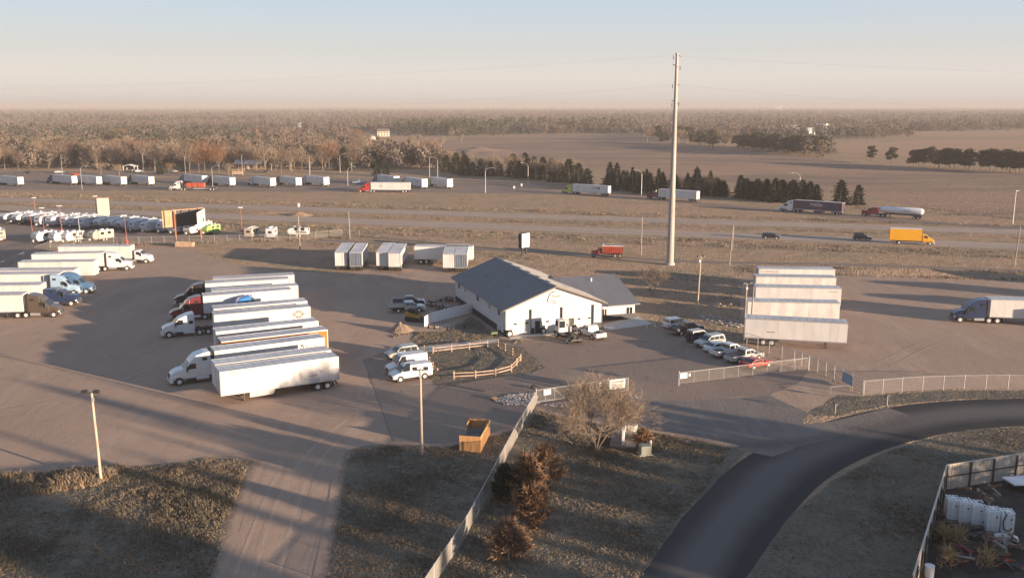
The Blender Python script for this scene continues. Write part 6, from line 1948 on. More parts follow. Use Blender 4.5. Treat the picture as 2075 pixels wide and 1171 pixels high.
spruce = Kind([(lambda s_=s_: (mk_tree('spruce_tree', 'x', 'tree', conifer_crown(s_, 11, 4.1, 1500), EVER, trunk_fn(10, .2, 0, 1, s_, .1), BARK), 11)) for s_ in (21, 22, 23)])
pine = Kind([(lambda s_=s_: (mk_tree('pine_tree', 'x', 'tree', pine_crown(s_, 10, 4.4, 1400), PINE, trunk_fn(8.5, .24, 4, 1.5, s_, .4), BARK), 10)) for s_ in (31, 32, 33)])
cedar = Kind([(lambda s_=s_: (mk_tree('cedar_tree', 'x', 'tree', conifer_crown(s_, 8, 3.7, 1700, .8, .42, .02, .5, .3), EVER, trunk_fn(6.5, .18, 0, 1, s_, .2), BARK), 8)) for s_ in (41, 42, 43)])
rngt = np.random.default_rng(77)

# woods behind the rest area, nearest 230 bare trees
G1 = 'bare trees at the edge of the wood behind the rest area'
cnt = 0
spots = []
for px_ in np.arange(-60, 730, 13.5):       # the front edge
    spots.append((px_ + rngt.uniform(-5, 5), 344 - 4 * math.sin(px_ * .011) + rngt.uniform(-5, 4) + (6 if px_ > 560 else 0)))
while len(spots) < 225:
    px_, py_ = rngt.uniform(-60, 900), rngt.uniform(291, 341)
    if inpoly(px_, py_, [(700, 300), (1000, 290), (1000, 330), (800, 322)]) or rngt.uniform() > (py_ - 282) / 55:
        continue
    spots.append((px_, py_))
FORM = ['bare brown tree in the wood behind the rest area', 'bare grey-brown tree in the wood behind the rest area']
for (px_, py_) in spots:
    p = P(px_, py_)
    r_ = rngt.uniform()
    k = int(rngt.integers(0, 5))
    if (390 < px_ < 450 and py_ > 330) or r_ < .06:
        bare.at(p.x, p.y, rngt.uniform(11, 15), 'russet-leaved oak in the wood behind the rest area', 'russet oaks behind the rest area', rngt, 5)
    elif r_ < .13:
        cedar.at(p.x, p.y, rngt.uniform(8, 12), 'dark evergreen among bare trees behind the rest area', 'dark evergreens behind the rest area', rngt)
    else:
        pale = k in (2, 3)
        bare.at(p.x, p.y, rngt.uniform(10.5, 16.5), 'pale grey-tan leafless tree in the wood behind the rest area' if pale else 'brown leafless tree in the wood behind the rest area', 'pale bare trees behind the rest area' if pale else 'brown bare trees behind the rest area', rngt, k)
p = P(325, 353)
cedar.at(p.x, p.y, 6.5, 'dark green cedar alone on the rest area lawn', None, rngt, 0)
p = P(343, 352)
bare.at(p.x, p.y, 5.5, 'reddish bushy oak beside the lone cedar on the rest area lawn', None, rngt, 5)
p = P(764, 357); cedar.at(p.x, p.y, 6, 'left cedar of a close pair behind the red truck', None, rngt, 1)
p = P(782, 357); cedar.at(p.x, p.y, 6.5, 'right cedar of a close pair behind the red truck', None, rngt, 2)
for px_, py_, h, lab in ((205, 355, 7, 'small bare tree on the lawn beside the curved lamp'), (464, 357, 7, 'small bare tree behind the fourth parked semi group'), (242, 356, 6, 'small bare tree left of the rest area shelter'), (550, 346, 12, 'round-crowned bare tree standing clear right of the rest area building'), (588, 345, 12.5, 'round-crowned bare tree second right of the rest area building')):
    p = P(px_, py_)
    bare.at(p.x, p.y, h, lab, None, rngt, 2)
# grove between ramp and field
GV = 'junipers of the grove behind the ramp'
gx = [(905, 350), (925, 352), (942, 356), (958, 357), (975, 357), (994, 357), (1012, 358), (1036, 360), (1052, 361), (1068, 362), (1086, 364), (1100, 366), (1118, 368), (1136, 370), (1152, 370), (1172, 374), (1190, 376), (1064, 350), (1082, 349), (1100, 352), (1118, 351), (1040, 350), (922, 338), (938, 334)]
for k, (px_, py_) in enumerate(gx):
    p = P(px_, py_ + rngt.uniform(-1.5, 1.5))
    cedar.at(p.x, p.y, rngt.uniform(6.5, 10.5), 'dark bushy evergreen in the grove behind the ramp', GV, rngt)
for k in range(34):
    px_ = rngt.uniform(770, 1195)
    py_ = 345 + (px_ - 900) * .075 + rngt.uniform(-9, 8)
    p = P(px_, py_)
    bare.at(p.x, p.y, rngt.uniform(7, 12), 'pale leafless tree mixed into the evergreen grove behind the ramp', 'bare trees of the grove behind the ramp', rngt, int(rngt.integers(2, 4)))
# spruce row and evergreens along the ramp
sp = [(1236, 381, 10.5), (1250, 383, 10.5), (1270, 385, 10), (1287, 387, 11), (1306, 389, 9.5), (1326, 391, 8.5), (1346, 392, 10.5), (1372, 393, 8), (1385, 394, 10.5), (1408, 396, 12), (1432, 397, 9.5), (1246, 386, 8), (1281, 391, 8.5), (1361, 396, 8)]
for k, (px_, py_, h) in enumerate(sp):
    p = P(px_, py_)
    spruce.at(p.x + rngt.uniform(-2, 2), p.y + rngt.uniform(-3, 3), h * rngt.uniform(.72, 1.12), 'dark pointed spruce, %s in the row behind the maroon semi' % ORD[k], 'spruces in the row along the ramp', rngt)
ev = [(1452, 398, 7), (1466, 399, 6), (1500, 402, 8.5), (1518, 404, 6.5), (1533, 405, 7), (1552, 408, 8), (1570, 410, 8.5), (1583, 410, 8), (1606, 411, 8), (1624, 411, 8), (1640, 411, 7.5), (1654, 411, 6.5)]
for k, (px_, py_, h) in enumerate(ev):
    p = P(px_, py_)
    cedar.at(p.x, p.y, h, 'dark round evergreen, %s in the clumps behind the lettered semi' % ORD[k], 'evergreens behind the lettered semi', rngt)
for k in range(30):
    px_ = rngt.uniform(1228, 1470) if k < 20 else rngt.uniform(1492, 1655)
    p = P(px_, 377 + (px_ - 1228) * .085 + rngt.uniform(-2, 3))
    cedar.at(p.x, p.y, rngt.uniform(4.5, 7.5), 'low dark evergreen filling the row behind the ramp semis', 'low evergreens filling the row along the ramp', rngt)
for k in range(16):
    px_ = rngt.uniform(1225, 1480)
    p = P(px_, 378 + (px_ - 1228) * .085 + rngt.uniform(-3, 4))
    bare.at(p.x, p.y, rngt.uniform(5, 8.5), 'small leafless tree among the spruces behind the ramp semis', 'bare trees among the spruce row', rngt, int(rngt.integers(0, 4)))
p = P(1703, 415); cedar.at(p.x, p.y, 8.5, 'broad dark evergreen, left one of the pair behind the tanker', None, rngt, 0)
p = P(1738, 416); cedar.at(p.x, p.y, 7, 'smaller dark evergreen, right one of the pair behind the tanker', None, rngt, 1)
# pines in the big field and far belts
p = P(1767, 327); pine.at(p.x, p.y, 9.5, 'left one of two rounded pines standing alone in the field', None, rngt, 0)
p = P(1806, 331); pine.at(p.x, p.y, 9.5, 'right one of two rounded pines standing alone in the field', None, rngt, 1)
for k in range(12):
    p = P(1853 + k * 10 + rngt.uniform(-3, 3), 338 + k * .7 + rngt.uniform(-2, 1))
    pine.at(p.x, p.y, rngt.uniform(9.5, 11.5), '%s pine from the left in the left-hand field clump' % ORD[k], 'pines in the left field clump', rngt)
for k in range(13):
    p = P(1988 + k * 10 + rngt.uniform(-3, 3), 346 + k * .8 + rngt.uniform(-2, 1))
    pine.at(p.x, p.y, rngt.uniform(10, 12), '%s pine from the left in the clump at the photo edge' % ORD[k], 'pines in the right field clump', rngt)
for k in range(22):
    p = P(1502 + k * 7.6 + rngt.uniform(-3, 3), 303 + k * .62 + rngt.uniform(-2, 2))
    pine.at(p.x, p.y, rngt.uniform(11, 14), 'pine in the long belt beyond the big field', 'pines of the belt beyond the field', rngt)
for k in range(26):
    px_ = rngt.uniform(1290, 1500)
    p = P(px_, 285 + (px_ - 1290) * .085 + rngt.uniform(-7, 3))
    (bare if rngt.uniform() < .75 else pine).at(p.x, p.y, rngt.uniform(10, 15), 'tree in the mixed belt at the far edge of the big field', 'mixed belt at the field edge', rngt, None if rngt.uniform() < 0 else int(rngt.integers(0, 3)))
for px_, py_, h in ((833, 303, 12), (770, 297, 8), (848, 296, 11), (820, 312, 9), (895, 303, 10), (935, 292, 9), (880, 316, 10)):
    p = P(px_, py_)
    bare.at(p.x, p.y, h, 'scattered leafless tree in the clearing near the far farmhouse', 'scattered trees in the far clearing', rngt, 3)

# ---- far woods, one mass
EXC = [[(870, 302), (930, 276), (1100, 272.5), (1270, 273), (1390, 288), (1500, 301), (1600, 313), (1700, 328), (1760, 331), (2075, 352), (2400, 366), (2400, 520), (1900, 470), (1230, 400), (1000, 380), (905, 345)],
       [(1680, 330), (1690, 286), (1900, 278), (2400, 272), (2400, 380), (1850, 345)],
       [(1800, 269), (2300, 261), (2300, 277), (1880, 279)],
       [(705, 293), (712, 275), (830, 267), (905, 278), (1000, 290), (1000, 335), (800, 320)]]
def far_wood(name, n, seed, mats_, hmin, hmax, y0, y1, k, evs=False, mask=None):
    rng = np.random.default_rng(seed)
    Y = np.exp(rng.uniform(math.log(y0), math.log(y1), n))
    X = rng.uniform(-.68, .68, n) * Y
    keep = []
    for i in range(n):
        px_, py_ = PX(X[i], Y[i])
        if py_ > 344 or any(inpoly(px_, py_, e) for e in EXC):
            continue
        c = mnoise.noise(Vector((X[i] / 260, Y[i] / 420, seed * .3)))
        if Y[i] > 700 and mnoise.noise(Vector((X[i] / 420, Y[i] / 380, 4.4))) > .30:
            continue
        if evs and c < .02: continue
        keep.append(i)
    X, Y = X[keep], Y[keep]
    n = len(X)
    h = rng.uniform(hmin, hmax, n)
    grow = np.clip(Y / 1500, 1, 7)
    r = (h * .36) * grow
    kk = k
    d = rng.normal(size=(n, kk, 3))
    d /= np.linalg.norm(d, axis=2, keepdims=True)
    q = d * (rng.uniform(0, 1, (n, kk, 1)) ** .45)
    if evs:
        tz = rng.uniform(0, 1, (n, kk)) ** 1.4
        q[..., 0] *= (1 - tz * .75)
        q[..., 1] *= (1 - tz * .75)
        zz = tz * h[:, None]
    else:
        zz = (.52 + .45 * q[..., 2]) * h[:, None]
    c = np.stack([X[:, None] + q[..., 0] * r[:, None], Y[:, None] + q[..., 1] * r[:, None], zz], 2)
    s = (h * .058)[:, None, None, None] * np.clip(grow, 1, 3)[:, None, None, None]
    t = rng.normal(size=(n, kk, 3, 3)) * s
    t[..., 2] *= .9
    v = c[:, :, None, :] + t
    v[..., 2] = np.maximum(v[..., 2], 0)
    v = v.reshape(-1, 3)
    mi = np.repeat(rng.integers(0, len(mats_), n), kk)
    o = link_mesh(name, npmesh(name, v, tris_of(v), mats_, mi))
    return tag(o, kind='stuff')
M1 = mat('far_twigs', (.112, .089, .072), .95)
M2 = mat('far_twigs_pale', (.155, .126, .102), .95)
M3 = mat('far_oaks', (.130, .092, .068), .95)
M4 = mat('far_evergreens', (.045, .050, .034), .95)
tag(far_wood('woodland', 4200, 1, [M1, M1, M2, M3], 9, 15, 500, 1400, 190), 'leafless woods stretching back from the rest area')
tag(far_wood('woodland', 11000, 2, [M1, M2, M1, M3], 9, 15, 1200, 5200, 75), 'hazy leafless woods toward the horizon')
tag(far_wood('woodland', 6500, 3, [M1, M2, M1], 9, 16, 5000, 18500, 30), 'faded woods along the horizon')
tag(far_wood('evergreen_wood', 5200, 4, [M4], 10, 16, 560, 2600, 80, True), 'dark evergreen stands among the far woods')
tag(far_wood('evergreen_wood', 3600, 6, [M4], 10, 16, 2500, 9000, 14, True), 'far dark evergreen belts')
# dark plantation behind the far clearing
def belt(label, pxs, y0, y1, n, h, mats_, seed, ev=True):
    rng = np.random.default_rng(seed)
    v = []
    for i in range(n):
        px_ = rng.uniform(*pxs)
        p = P(px_, rng.uniform(y0, y1))
        hh = h * rng.uniform(.75, 1.15)
        k = 70
        t = rng.uniform(.03, 1, k)
        a = rng.uniform(0, 6.28, k)
        rad = hh * .27 * (1 - t * .7) * rng.uniform(.3, 1, k) ** .5 if ev else hh * .35 * np.sqrt(1 - (2 * t - 1.1).clip(-1, 1) ** 2) * rng.uniform(.3, 1, k)
        c = np.stack([p.x + rad * np.cos(a), p.y + rad * np.sin(a), t * hh], 1)
        v.append((c[:, None, :] + rng.normal(size=(k, 3, 3)) * hh * .05).reshape(-1, 3))
    v = np.concatenate(v)
    v[:, 2] = np.maximum(v[:, 2], 0)
    o = link_mesh('evergreen_wood' if ev else 'woodland', npmesh('belt', v, tris_of(v), mats_))
    tag(o, label, kind='stuff')
belt('dark evergreen plantation beyond the far farmhouse', (800, 1030), 268, 276, 150, 17, [M4], 51)
belt('dark evergreen belt along the far edge of the big field', (1025, 1290), 263, 271, 110, 17, [M4], 52)
belt('leafless belt along the far edge of the big field', (900, 1300), 262, 272, 150, 14, [M1], 53, False)
belt('dark evergreens in the wood behind the rest area', (520, 720), 316, 338, 26, 11, [M4], 54)

# ------------------------------------------------------------------ near trees and shrubs
def branchy(name, label, loc, h, spread, seed, m, tm, depth=5, twig=2600, stems=4, twl=.55, tww=.022):
    rr = random.Random(seed)
    t = thing(name, label, 'tree', loc)
    mb = MB()
    tips = []
    def grow(p, d, L, r, k):
        e = p + d * L
        mb.tube(p, e, r, r * .68, 5 if r > .03 else 3, False)
        if k == 0:
            tips.append((e, d))
            return
        for j in range(3 if k > 1 else 2):
            nd = (d + Vector((rr.gauss(0, .48), rr.gauss(0, .48), rr.gauss(.12, .3)))).normalized()
            grow(e, nd, L * rr.uniform(.62, .86), r * .62, k - 1)
        if k >= 2:
            tips.append((e, d))
    for s in range(stems):
        a = 2 * PI * s / stems + rr.uniform(-.4, .4)
        d = Vector((math.cos(a) * spread, math.sin(a) * spread, 1)).normalized()
        grow(Vector((math.cos(a) * .12, math.sin(a) * .12, 0)), d, h * .26, h * .011, depth)
    link_mesh('trunk', mb.mesh('trunk', tm), t)
    rng = np.random.default_rng(seed)
    idx = rng.integers(0, len(tips), twig)
    P0 = np.array([tips[i][0] for i in idx]) + rng.normal(size=(twig, 3)) * h * .03
    D0 = np.array([tips[i][1] for i in idx]) + rng.normal(size=(twig, 3)) * .55
    v = blades(twig, lambda n: P0, lambda p: D0.copy(), twl, tww, rng)
    link_mesh('crown', npmesh('crown', v, tris_of(v), [m]), t)
    return t
branchy('bare_tree', 'wide many-stemmed bare tree beside the gate and sign wall', P(1207, 911), 8.2, .6, 3, leafmat('grey_twigs', (.25, .195, .145), (.34, .265, .20)), mat('grey_bark', (.14, .112, .09), .9), 5, 17000, 7, .85, .021)
branchy('bare_tree', 'young bare tree with straw-coloured twigs right of the office wing', P(1320, 600), 6.6, .35, 8, TWIGP, BARK, 4, 1500, 3, .7, .045)
branchy('bare_tree', 'low bare shrub left of the wide bare tree', P(1165, 902), 3.0, 1.0, 9, TWIGP, BARKL, 4, 1300, 4, .5, .03)
branchy('bare_tree', 'tiny bare sapling inside the rail fence island', P(973, 728), 2.2, .2, 10, TWIGP, BARKL, 2, 60, 2, .3, .02)
def shrub(label, px_, py_, h, r, m, seed, n=4200, name='juniper_shrub', power=.6, ln=.5, wd=.1):
    v = juniper_crown(seed, h, r, n, ln, wd, power)
    t = mk_tree(name, label, 'shrub', v, m, trunk_fn(h * .7, .10, 5, r * .6, seed, .3), BARK)
    put(t, *P(px_, py_).xy, 0)
    return t
shrub('dark green juniper against the pale slatted fence', 1026, 1010, 3.4, 1.6, EVER, 61, 5200)
shrub('tall russet juniper behind the dark green one', 1068, 1012, 4.8, 2.1, BRNJ, 62, 5200)
shrub('russet juniper at the upper right of the shrub clump', 1105, 992, 4.8, 2.2, BRNJ, 63, 4200, wd=.07)
shrub('russet juniper in the middle of the shrub clump', 1075, 1068, 4.2, 2.1, BRNJ, 64, 6500)
shrub('lowest russet juniper nearest the camera by the fence', 1030, 1134, 3.5, 2.1, BRNJ, 65, 5600)
shrub('low brown shrub right of the sign wall', 1302, 897, 1.5, 1.2, BRNJ, 66, 1500)

# ------------------------------------------------------------------ grass tufts
TUF = [mat('straw_grass', (.24, .188, .132), .9), mat('brown_grass', (.175, .138, .102), .9), mat('olive_grass', (.138, .120, .084), .9), mat('rust_grass', (.22, .14, .088), .9)]
def tufts(label, poly, n, hmin, hmax, seed, w_=(.4, .35, .2, .05), blades_=5, dens=None, px=True, name='grass'):
    rng = np.random.default_rng(seed)
    wp = [P(*p).xy for p in poly] if px else poly
    xs = [p[0] for p in wp]; ys = [p[1] for p in wp]
    pts = []
    while len(pts) < n:
        x, y = rng.uniform(min(xs), max(xs)), rng.uniform(min(ys), max(ys))
        if not inpoly(x, y, wp):
            continue
        c = mnoise.noise(Vector((x * .16, y * .16, seed))) + .5 * mnoise.noise(Vector((x * .6, y * .6, seed + 3)))
        if c < rng.uniform(-.75, .35):
            continue
        pts.append((x, y, .55 + max(0, c) * .9))
    pts = np.array(pts)
    n = len(pts)
    hh = rng.uniform(hmin, hmax, n) * pts[:, 2]
    k = blades_
    base = np.repeat(np.stack([pts[:, 0], pts[:, 1], np.full(n, .01)], 1), k, 0) + rng.normal(size=(n * k, 3)) * np.array([.09, .09, 0])
    H_ = np.repeat(hh, k)
    d = rng.normal(size=(n * k, 3)) * .45
    d[:, 2] = 1
    s = rng.normal(size=(n * k, 3))
    s[:, 2] = 0
    s /= np.linalg.norm(s, axis=1, keepdims=True)
    W_ = (.03 + .085 * H_)[:, None]
    v = np.stack([base - s * W_, base + s * W_, base + d * H_[:, None]], 1).reshape(-1, 3)
    mi = rng.choice(4, n, p=w_)
    for i in range(n):
        c = mnoise.noise(Vector((pts[i, 0] * .09, pts[i, 1] * .13, seed + 7))) + .25 * rng.normal()
        if c > .22: mi[i] = 0
        elif c < -.3: mi[i] = 2
    mi = np.repeat(mi, k)
    return tag(link_mesh(name, npmesh(name, v, tris_of(v), TUF, mi)), label, kind='stuff')
tufts('rough dry grass on the lower left bank', [(-60, 1010), (0, 972), (90, 966), (200, 952), (330, 944), (430, 931), (508, 936), (498, 960), (462, 1042), (424, 1190), (-60, 1190)], 12500, .09, .32, 1, (.3, .3, .35, .05))
tufts('tall straw grass along the yard edge at lower left', [(-40, 985), (0, 962), (90, 960), (200, 946), (260, 948), (200, 985), (60, 1005), (0, 1020)], 1500, .4, .95, 2, (.65, .15, 0, .2))
tufts('rusty weeds on the bank beside the dirt drive', [(300, 960), (420, 945), (500, 950), (470, 1030), (420, 1110), (300, 1070)], 2600, .2, .55, 3, (.4, .25, .15, .2))
tufts('dry grass between the dirt drive and the slatted fence', [(706, 934), (722, 912), (790, 904), (905, 908), (1000, 886), (1040, 874), (990, 985), (930, 1090), (880, 1171), (662, 1190)], 11000, .07, .26, 4, (.3, .35, .25, .1))
tufts('dry grass between the slatted fence and the road', [(1060, 880), (1088, 832), (1140, 848), (1290, 873), (1400, 890), (1480, 908), (1440, 980), (1375, 1048), (1290, 1180), (890, 1180), (1000, 1000)], 14500, .07, .27, 5, (.28, .36, .26, .1))
tufts('dry verge grass inside the road bend', [(1515, 1171), (1607, 1045), (1706, 968), (1805, 914), (1962, 874), (2100, 868), (2100, 950), (1912, 962), (1850, 1180)], 8000, .05, .16, 6, (.25, .4, .33, .02))
tufts('dry grass inside the rail fence island', [(872, 716), (960, 704), (1012, 698), (1060, 708), (1100, 745), (1030, 758), (966, 770), (905, 780), (878, 776)], 900, .05, .14, 7)
tufts('weeds on the earth bed beside the workshop', [(836, 688), (842, 674), (900, 674), (955, 650), (1000, 684), (960, 695), (845, 701)], 1100, .1, .3, 8, (.3, .4, .2, .1))
tufts('dry grass between workshop and right yard', [(1050, 545), (1500, 560), (1500, 640), (1505, 692), (1480, 688), (1348, 650), (1300, 600), (1240, 550)], 1300, .12, .3, 9, (.45, .35, .15, .05), 4)
def band(label, y0l, y0r, y1l, y1r, n, seed, hmin=.35, hmax=.8, x0=-60, x1=2140, w_=(.45, .38, .12, .05)):
    tufts(label, [(x0, y0l), (x1, y0r), (x1, y1r), (x0, y1l)], n, hmin, hmax, seed, w_, 3)
band('rough grass between ramp and far carriageway', 388, 460, 398, 464, 5000, 11)
band('rough grass of the highway median', 408, 481, 415, 487, 3600, 12, .25, .6)
band('rough grass between near carriageway and frontage road', 430, 512, 446, 528, 6500, 13, .3, .75)
band('rough grass below the frontage road on the left', 492, 517, 500, 528, 900, 14, .3, .6, 640, 1100)
band('rough grass along the berm on the right', 538, 552, 552, 572, 1800, 15, .3, .8, 1500, 2140)
band('weeds along the yard fence line', 492, 478, 499, 486, 900, 16, .3, .7, 235, 740)
band('grass on the field edge behind the ramp', 372, 440, 384, 452, 2500, 17, .3, .7, 1150, 2140)
# ------------------------------------------------------------------ rocks, piles, junk
def rock(b, c, r, rng):
    vs = []
    for (x, y, z) in ((1, 0, 0), (-1, 0, 0), (0, 1, 0), (0, -1, 0), (0, 0, 1), (.6, .6, .5), (-.6, .6, .5), (.6, -.6, .5), (-.6, -.6, .5)):
        k = r * rng.uniform(.7, 1.2)
        vs.append((c[0] + x * k, c[1] + y * k, max(0, c[2] + z * k * .8)))
    bm = bmesh.new()
    for v in vs:
        bm.verts.new(v)
    bmesh.ops.convex_hull(bm, input=bm.verts)
    bm.verts.index_update()
    b.add([v.co[:] for v in bm.verts], [tuple(v.index for v in f.verts) for f in bm.faces])
    bm.free()
def rockbed(label, poly, n, r0, r1, seed, m, name='rock_bed'):
    rng = random.Random(seed)
    wp = [P(*p).xy for p in poly]
    b = MB()
    k = 0
    while k < n:
        x = rng.uniform(min(p[0] for p in wp), max(p[0] for p in wp))
        y = rng.uniform(min(p[1] for p in wp), max(p[1] for p in wp))
        if inpoly(x, y, wp):
            rock(b, (x, y, .03), rng.uniform(r0, r1), rng)
            k += 1
    return tag(link_mesh(name, b.mesh(name, m)), label, kind='stuff')
ROCKM = mat('rock_grey', (.34, .30, .27), .9, var=.35, scale=1.2)
rockbed('bed of grey landscaping stones left of the gate', [(1000, 812), (1030, 800), (1084, 796), (1092, 818), (1070, 822), (1020, 820)], 750, .07, .2, 1, ROCKM)
rockbed('strip of stones below the braced gate', [(1092, 822), (1140, 814), (1232, 799), (1280, 796), (1298, 812), (1282, 814), (1230, 806), (1140, 826)], 600, .07, .2, 2, ROCKM)
rockbed('scattered stones by the lot edge behind the parked cars', [(1410, 640), (1430, 636), (1500, 652), (1508, 664), (1460, 660)], 140, .08, .3, 3, ROCKM)
rng8 = random.Random(4)
for (px_, py_, r, lab) in ((1001, 809, .55, 'single tan boulder at the left tip of the stone bed'), (1084, 787, .6, 'dark boulder behind the end post of the slatted fence')):
    b = MB()
    rock(b, (0, 0, .1), r, rng8)
    tag(link_mesh('boulder', b.mesh('boulder', mat('boulder_tan', (.36, .23, .13), .9) if px_ == 1001 else mat('boulder_dark', (.07, .065, .06), .9)), None, P(px_, py_)), lab, 'boulder')
def mound(name, label, c, rx, ry, h, m, seed, rot=0.):
    n, k = 28, 9
    vs = [(0, 0, h)]
    for j in range(1, k + 1):
        f = j / k
        for i in range(n):
            a = 2 * PI * i / n
            w_ = 1 + .25 * mnoise.noise(Vector((math.cos(a) * 1.5, math.sin(a) * 1.5, seed)))
            z = h * (1 - f) * (1 + .35 * mnoise.noise(Vector((math.cos(a) * f * 3, math.sin(a) * f * 3, seed + 5)))) if j < k else -.02
            vs.append((rx * f * w_ * math.cos(a), ry * f * w_ * math.sin(a), z))
    fs = [(0, 1 + i, 1 + (i + 1) % n) for i in range(n)]
    for j in range(k - 1):
        for i in range(n):
            a, b_ = 1 + j * n + i, 1 + j * n + (i + 1) % n
            fs.append((a, a + n, b_ + n, b_))
    me = bpy.data.meshes.new(name)
    me.from_pydata(vs, [], fs)
    me.materials.append(m)
    return tag(link_mesh(name, me, None, c, rot), label, 'mound')
DIRT = mat('sand_dirt', (.21, .155, .11), .95, var=.25, scale=1.5, bump=.6, bscale=5)
mound('dirt_pile', 'conical sandy dirt pile at the shade edge left of the workshop', P(812, 671), 2.0, 1.7, 1.6, DIRT, 2)
rockbed('loose clods round the dirt pile', [(790, 680), (815, 668), (835, 678), (800, 686)], 60, .06, .22, 5, DIRT)
mound('dirt_pile', 'low orange earth pile between the two carriageways', P(608, 437), 4.5, 3.0, 1.2, mat('orange_earth', (.33, .22, .14), .95), 3)
mound('grass_berm', 'low grassy mound beside the far carriageway', P(545, 432), 9, 4, .7, G_GRASS, 6)
for k, (px_, py_) in enumerate(((925, 504), (1060, 512))):
    pass
# earth bank in the far clearing
o = mound('hill', 'x', P(965, 312), 34, 60, 5.0, G_FIELD, 8)
del o['category']
tag(o, 'grassy embankment at the left end of the big field', kind='structure')
# grassy berm on the right side of the yard
o = mound('berm', 'x', P(1860, 556), 27, 4.5, 1.3, G_GRASS, 9, R(-10))
del o['category']
tag(o, 'long grassy berm behind the right yard', kind='structure')
# scrap pile in front of the broadside trailer
def scrap(label, px_, py_, n, L, W_, seed, m, hh=.9, name='scrap_pile', cat='scrap pile'):
    rng = random.Random(seed)
    t = thing(name, label, cat, P(px_, py_))
    for k in range(n):
        c = Vector((rng.uniform(-L, L), rng.uniform(-W_, W_), rng.uniform(.1, hh)))
        sz = (rng.uniform(.3, 1.6), rng.uniform(.06, .3), rng.uniform(.05, .25))
        part(rng.choice(['beam', 'bar', 'plate', 'pipe']), None, lambda b: b.obox(c, sz, rng.uniform(0, 6.28), rng.uniform(-.7, .7)), rng.choice(m), t)
    return t
scrap('heap of rusty beams and pipes before the broadside trailer', 868, 520, 34, 3.4, 1.0, 1, [RUSTY, STEEL, RUSTY, WEATH])
scrap('dark scrap heap beside the far left corner of the workshop', 902, 612, 14, 1.4, .7, 2, [STEEL, BLACK, RUSTY])
scrap('jumbled equipment behind the white vinyl screen', 905, 627, 24, 3.0, 1.2, 3, [STEEL, BLACK, PTAN, RUSTY])
scrap('small dark implement in the open shade left of the workshop', 878, 620, 9, .9, .5, 4, [STEEL, BLACK], .8)
scrap('broken timber near the pile by the right yard fence', 1475, 622, 9, 1.6, 1.0, 5, [WEATH, WOODR], .4)
scrap('pallet-like timbers near the left corner tyre', 1050, 694, 7, .8, .4, 6, [STEEL, WEATH], .35)
t = thing('wooden_crate', 'long open wooden crate outside the camper lot fence', 'crate', P(375, 500), R(-2))
for k in range(4):
    part('plank', 'wcpl', lambda b: b.box(-2.2, 2.2, -.03, .03, 0, .26), WOODR, t, (0, -.8, .1 + k * .28))
    part('plank', 'wcpl', lambda b: b.box(-2.2, 2.2, -.03, .03, 0, .26), WOODR, t, (0, .8, .1 + k * .28))
for s in (-1, 1):
    part('end_board', 'wceb', lambda b: b.box(-.03, .03, -.8, .8, .1, 1.2), WOODR, t, (s * 2.2, 0, 0))
t = thing('equipment_cart', 'small green cart standing in the shade at the workshop wall', 'cart', P(1001, 681), R(20))
part('tray', None, lambda b: b.box(-.5, .5, -.3, .3, .4, .7), mat('cart_green', (.10, .16, .05), .5), t)
part('leg', None, lambda b: [b.box(x - .04, x + .04, y - .04, y + .04, 0, .4) for x in (-.4, .4) for y in (-.25, .25)], STEEL, t)
# markers in the shade bed
for k in range(8):
    px_, py_ = [(868, 665), (880, 667), (892, 669), (906, 669), (919, 671), (941, 665), (905, 659), (890, 662)][k]
    part_ = thing('edging_block' if k > 5 else 'bollard', ['first', 'second', 'third', 'fourth', 'fifth', 'sixth'][k] + ' black bollard from the left in the shaded bed' if k < 6 else ['pale paving slab nearer the screen fence', 'pale paving slab left in the shaded bed'][k - 6], 'bollard' if k < 6 else 'slab', P(px_, py_))
    if k < 6:
        part('shaft', 'bol', lambda b: b.tube((0, 0, 0), (0, 0, .7), .11, .1, 8), BLACK, part_)
    else:
        part('slab', 'slb', lambda b: b.box(-.6, .6, -.3, .3, 0, .1), CONC, part_)
# ------------------------------------------------------------------ walled junk yard at lower right
METF = mat('sheet_tan', (.50, .43, .35), .55, var=.08, scale=.7)
K0, K1, K2 = P(1914, 992), P(2130, 957), P(1858, 1195)
K2 = K0 + (P(1862, 1171) - K0) * 1.25
t = thing('sheet_metal_fence', 'tan corrugated sheet fence closing off the junk yard', 'fence', K0)
for e, nm in ((K1, 'a'), (K2, 'b')):
    d = e - K0
    n = max(1, round(d.length / .9))
    ang = math.atan2(d.y, d.x)
    for k in range(n):
        part('sheet', ('msheet', nm), lambda b: b.box(.004, d.length / n - .004, -.02, .02, .03, 2.45).box(.3, .36, -.05, .05, .04, 2.44).box(.6, .66, -.05, .05, .04, 2.44), METF, t, d * (k / n), ang)
    for k in range(0, n + 1, 3):
        part('post', ('mpost', nm), lambda b: b.box(-.06, .06, -.16 if nm == 'a' else .03, -.04 if nm == 'a' else .15, 0, 2.4), STEEL, t, d * (k / n), ang)
    s = -1 if nm == 'a' else 1
    part('rail', None, lambda b: b.obox(d / 2 + Vector((0, 0, 1.3)) + Vector((-d.y, d.x, 0)).normalized() * (.08 * s), (d.length, .06, .1), ang), STEEL, t)
    part('cap', None, lambda b: b.obox(d / 2 + Vector((0, 0, 2.47)), (d.length, .14, .05), ang), METF, t)
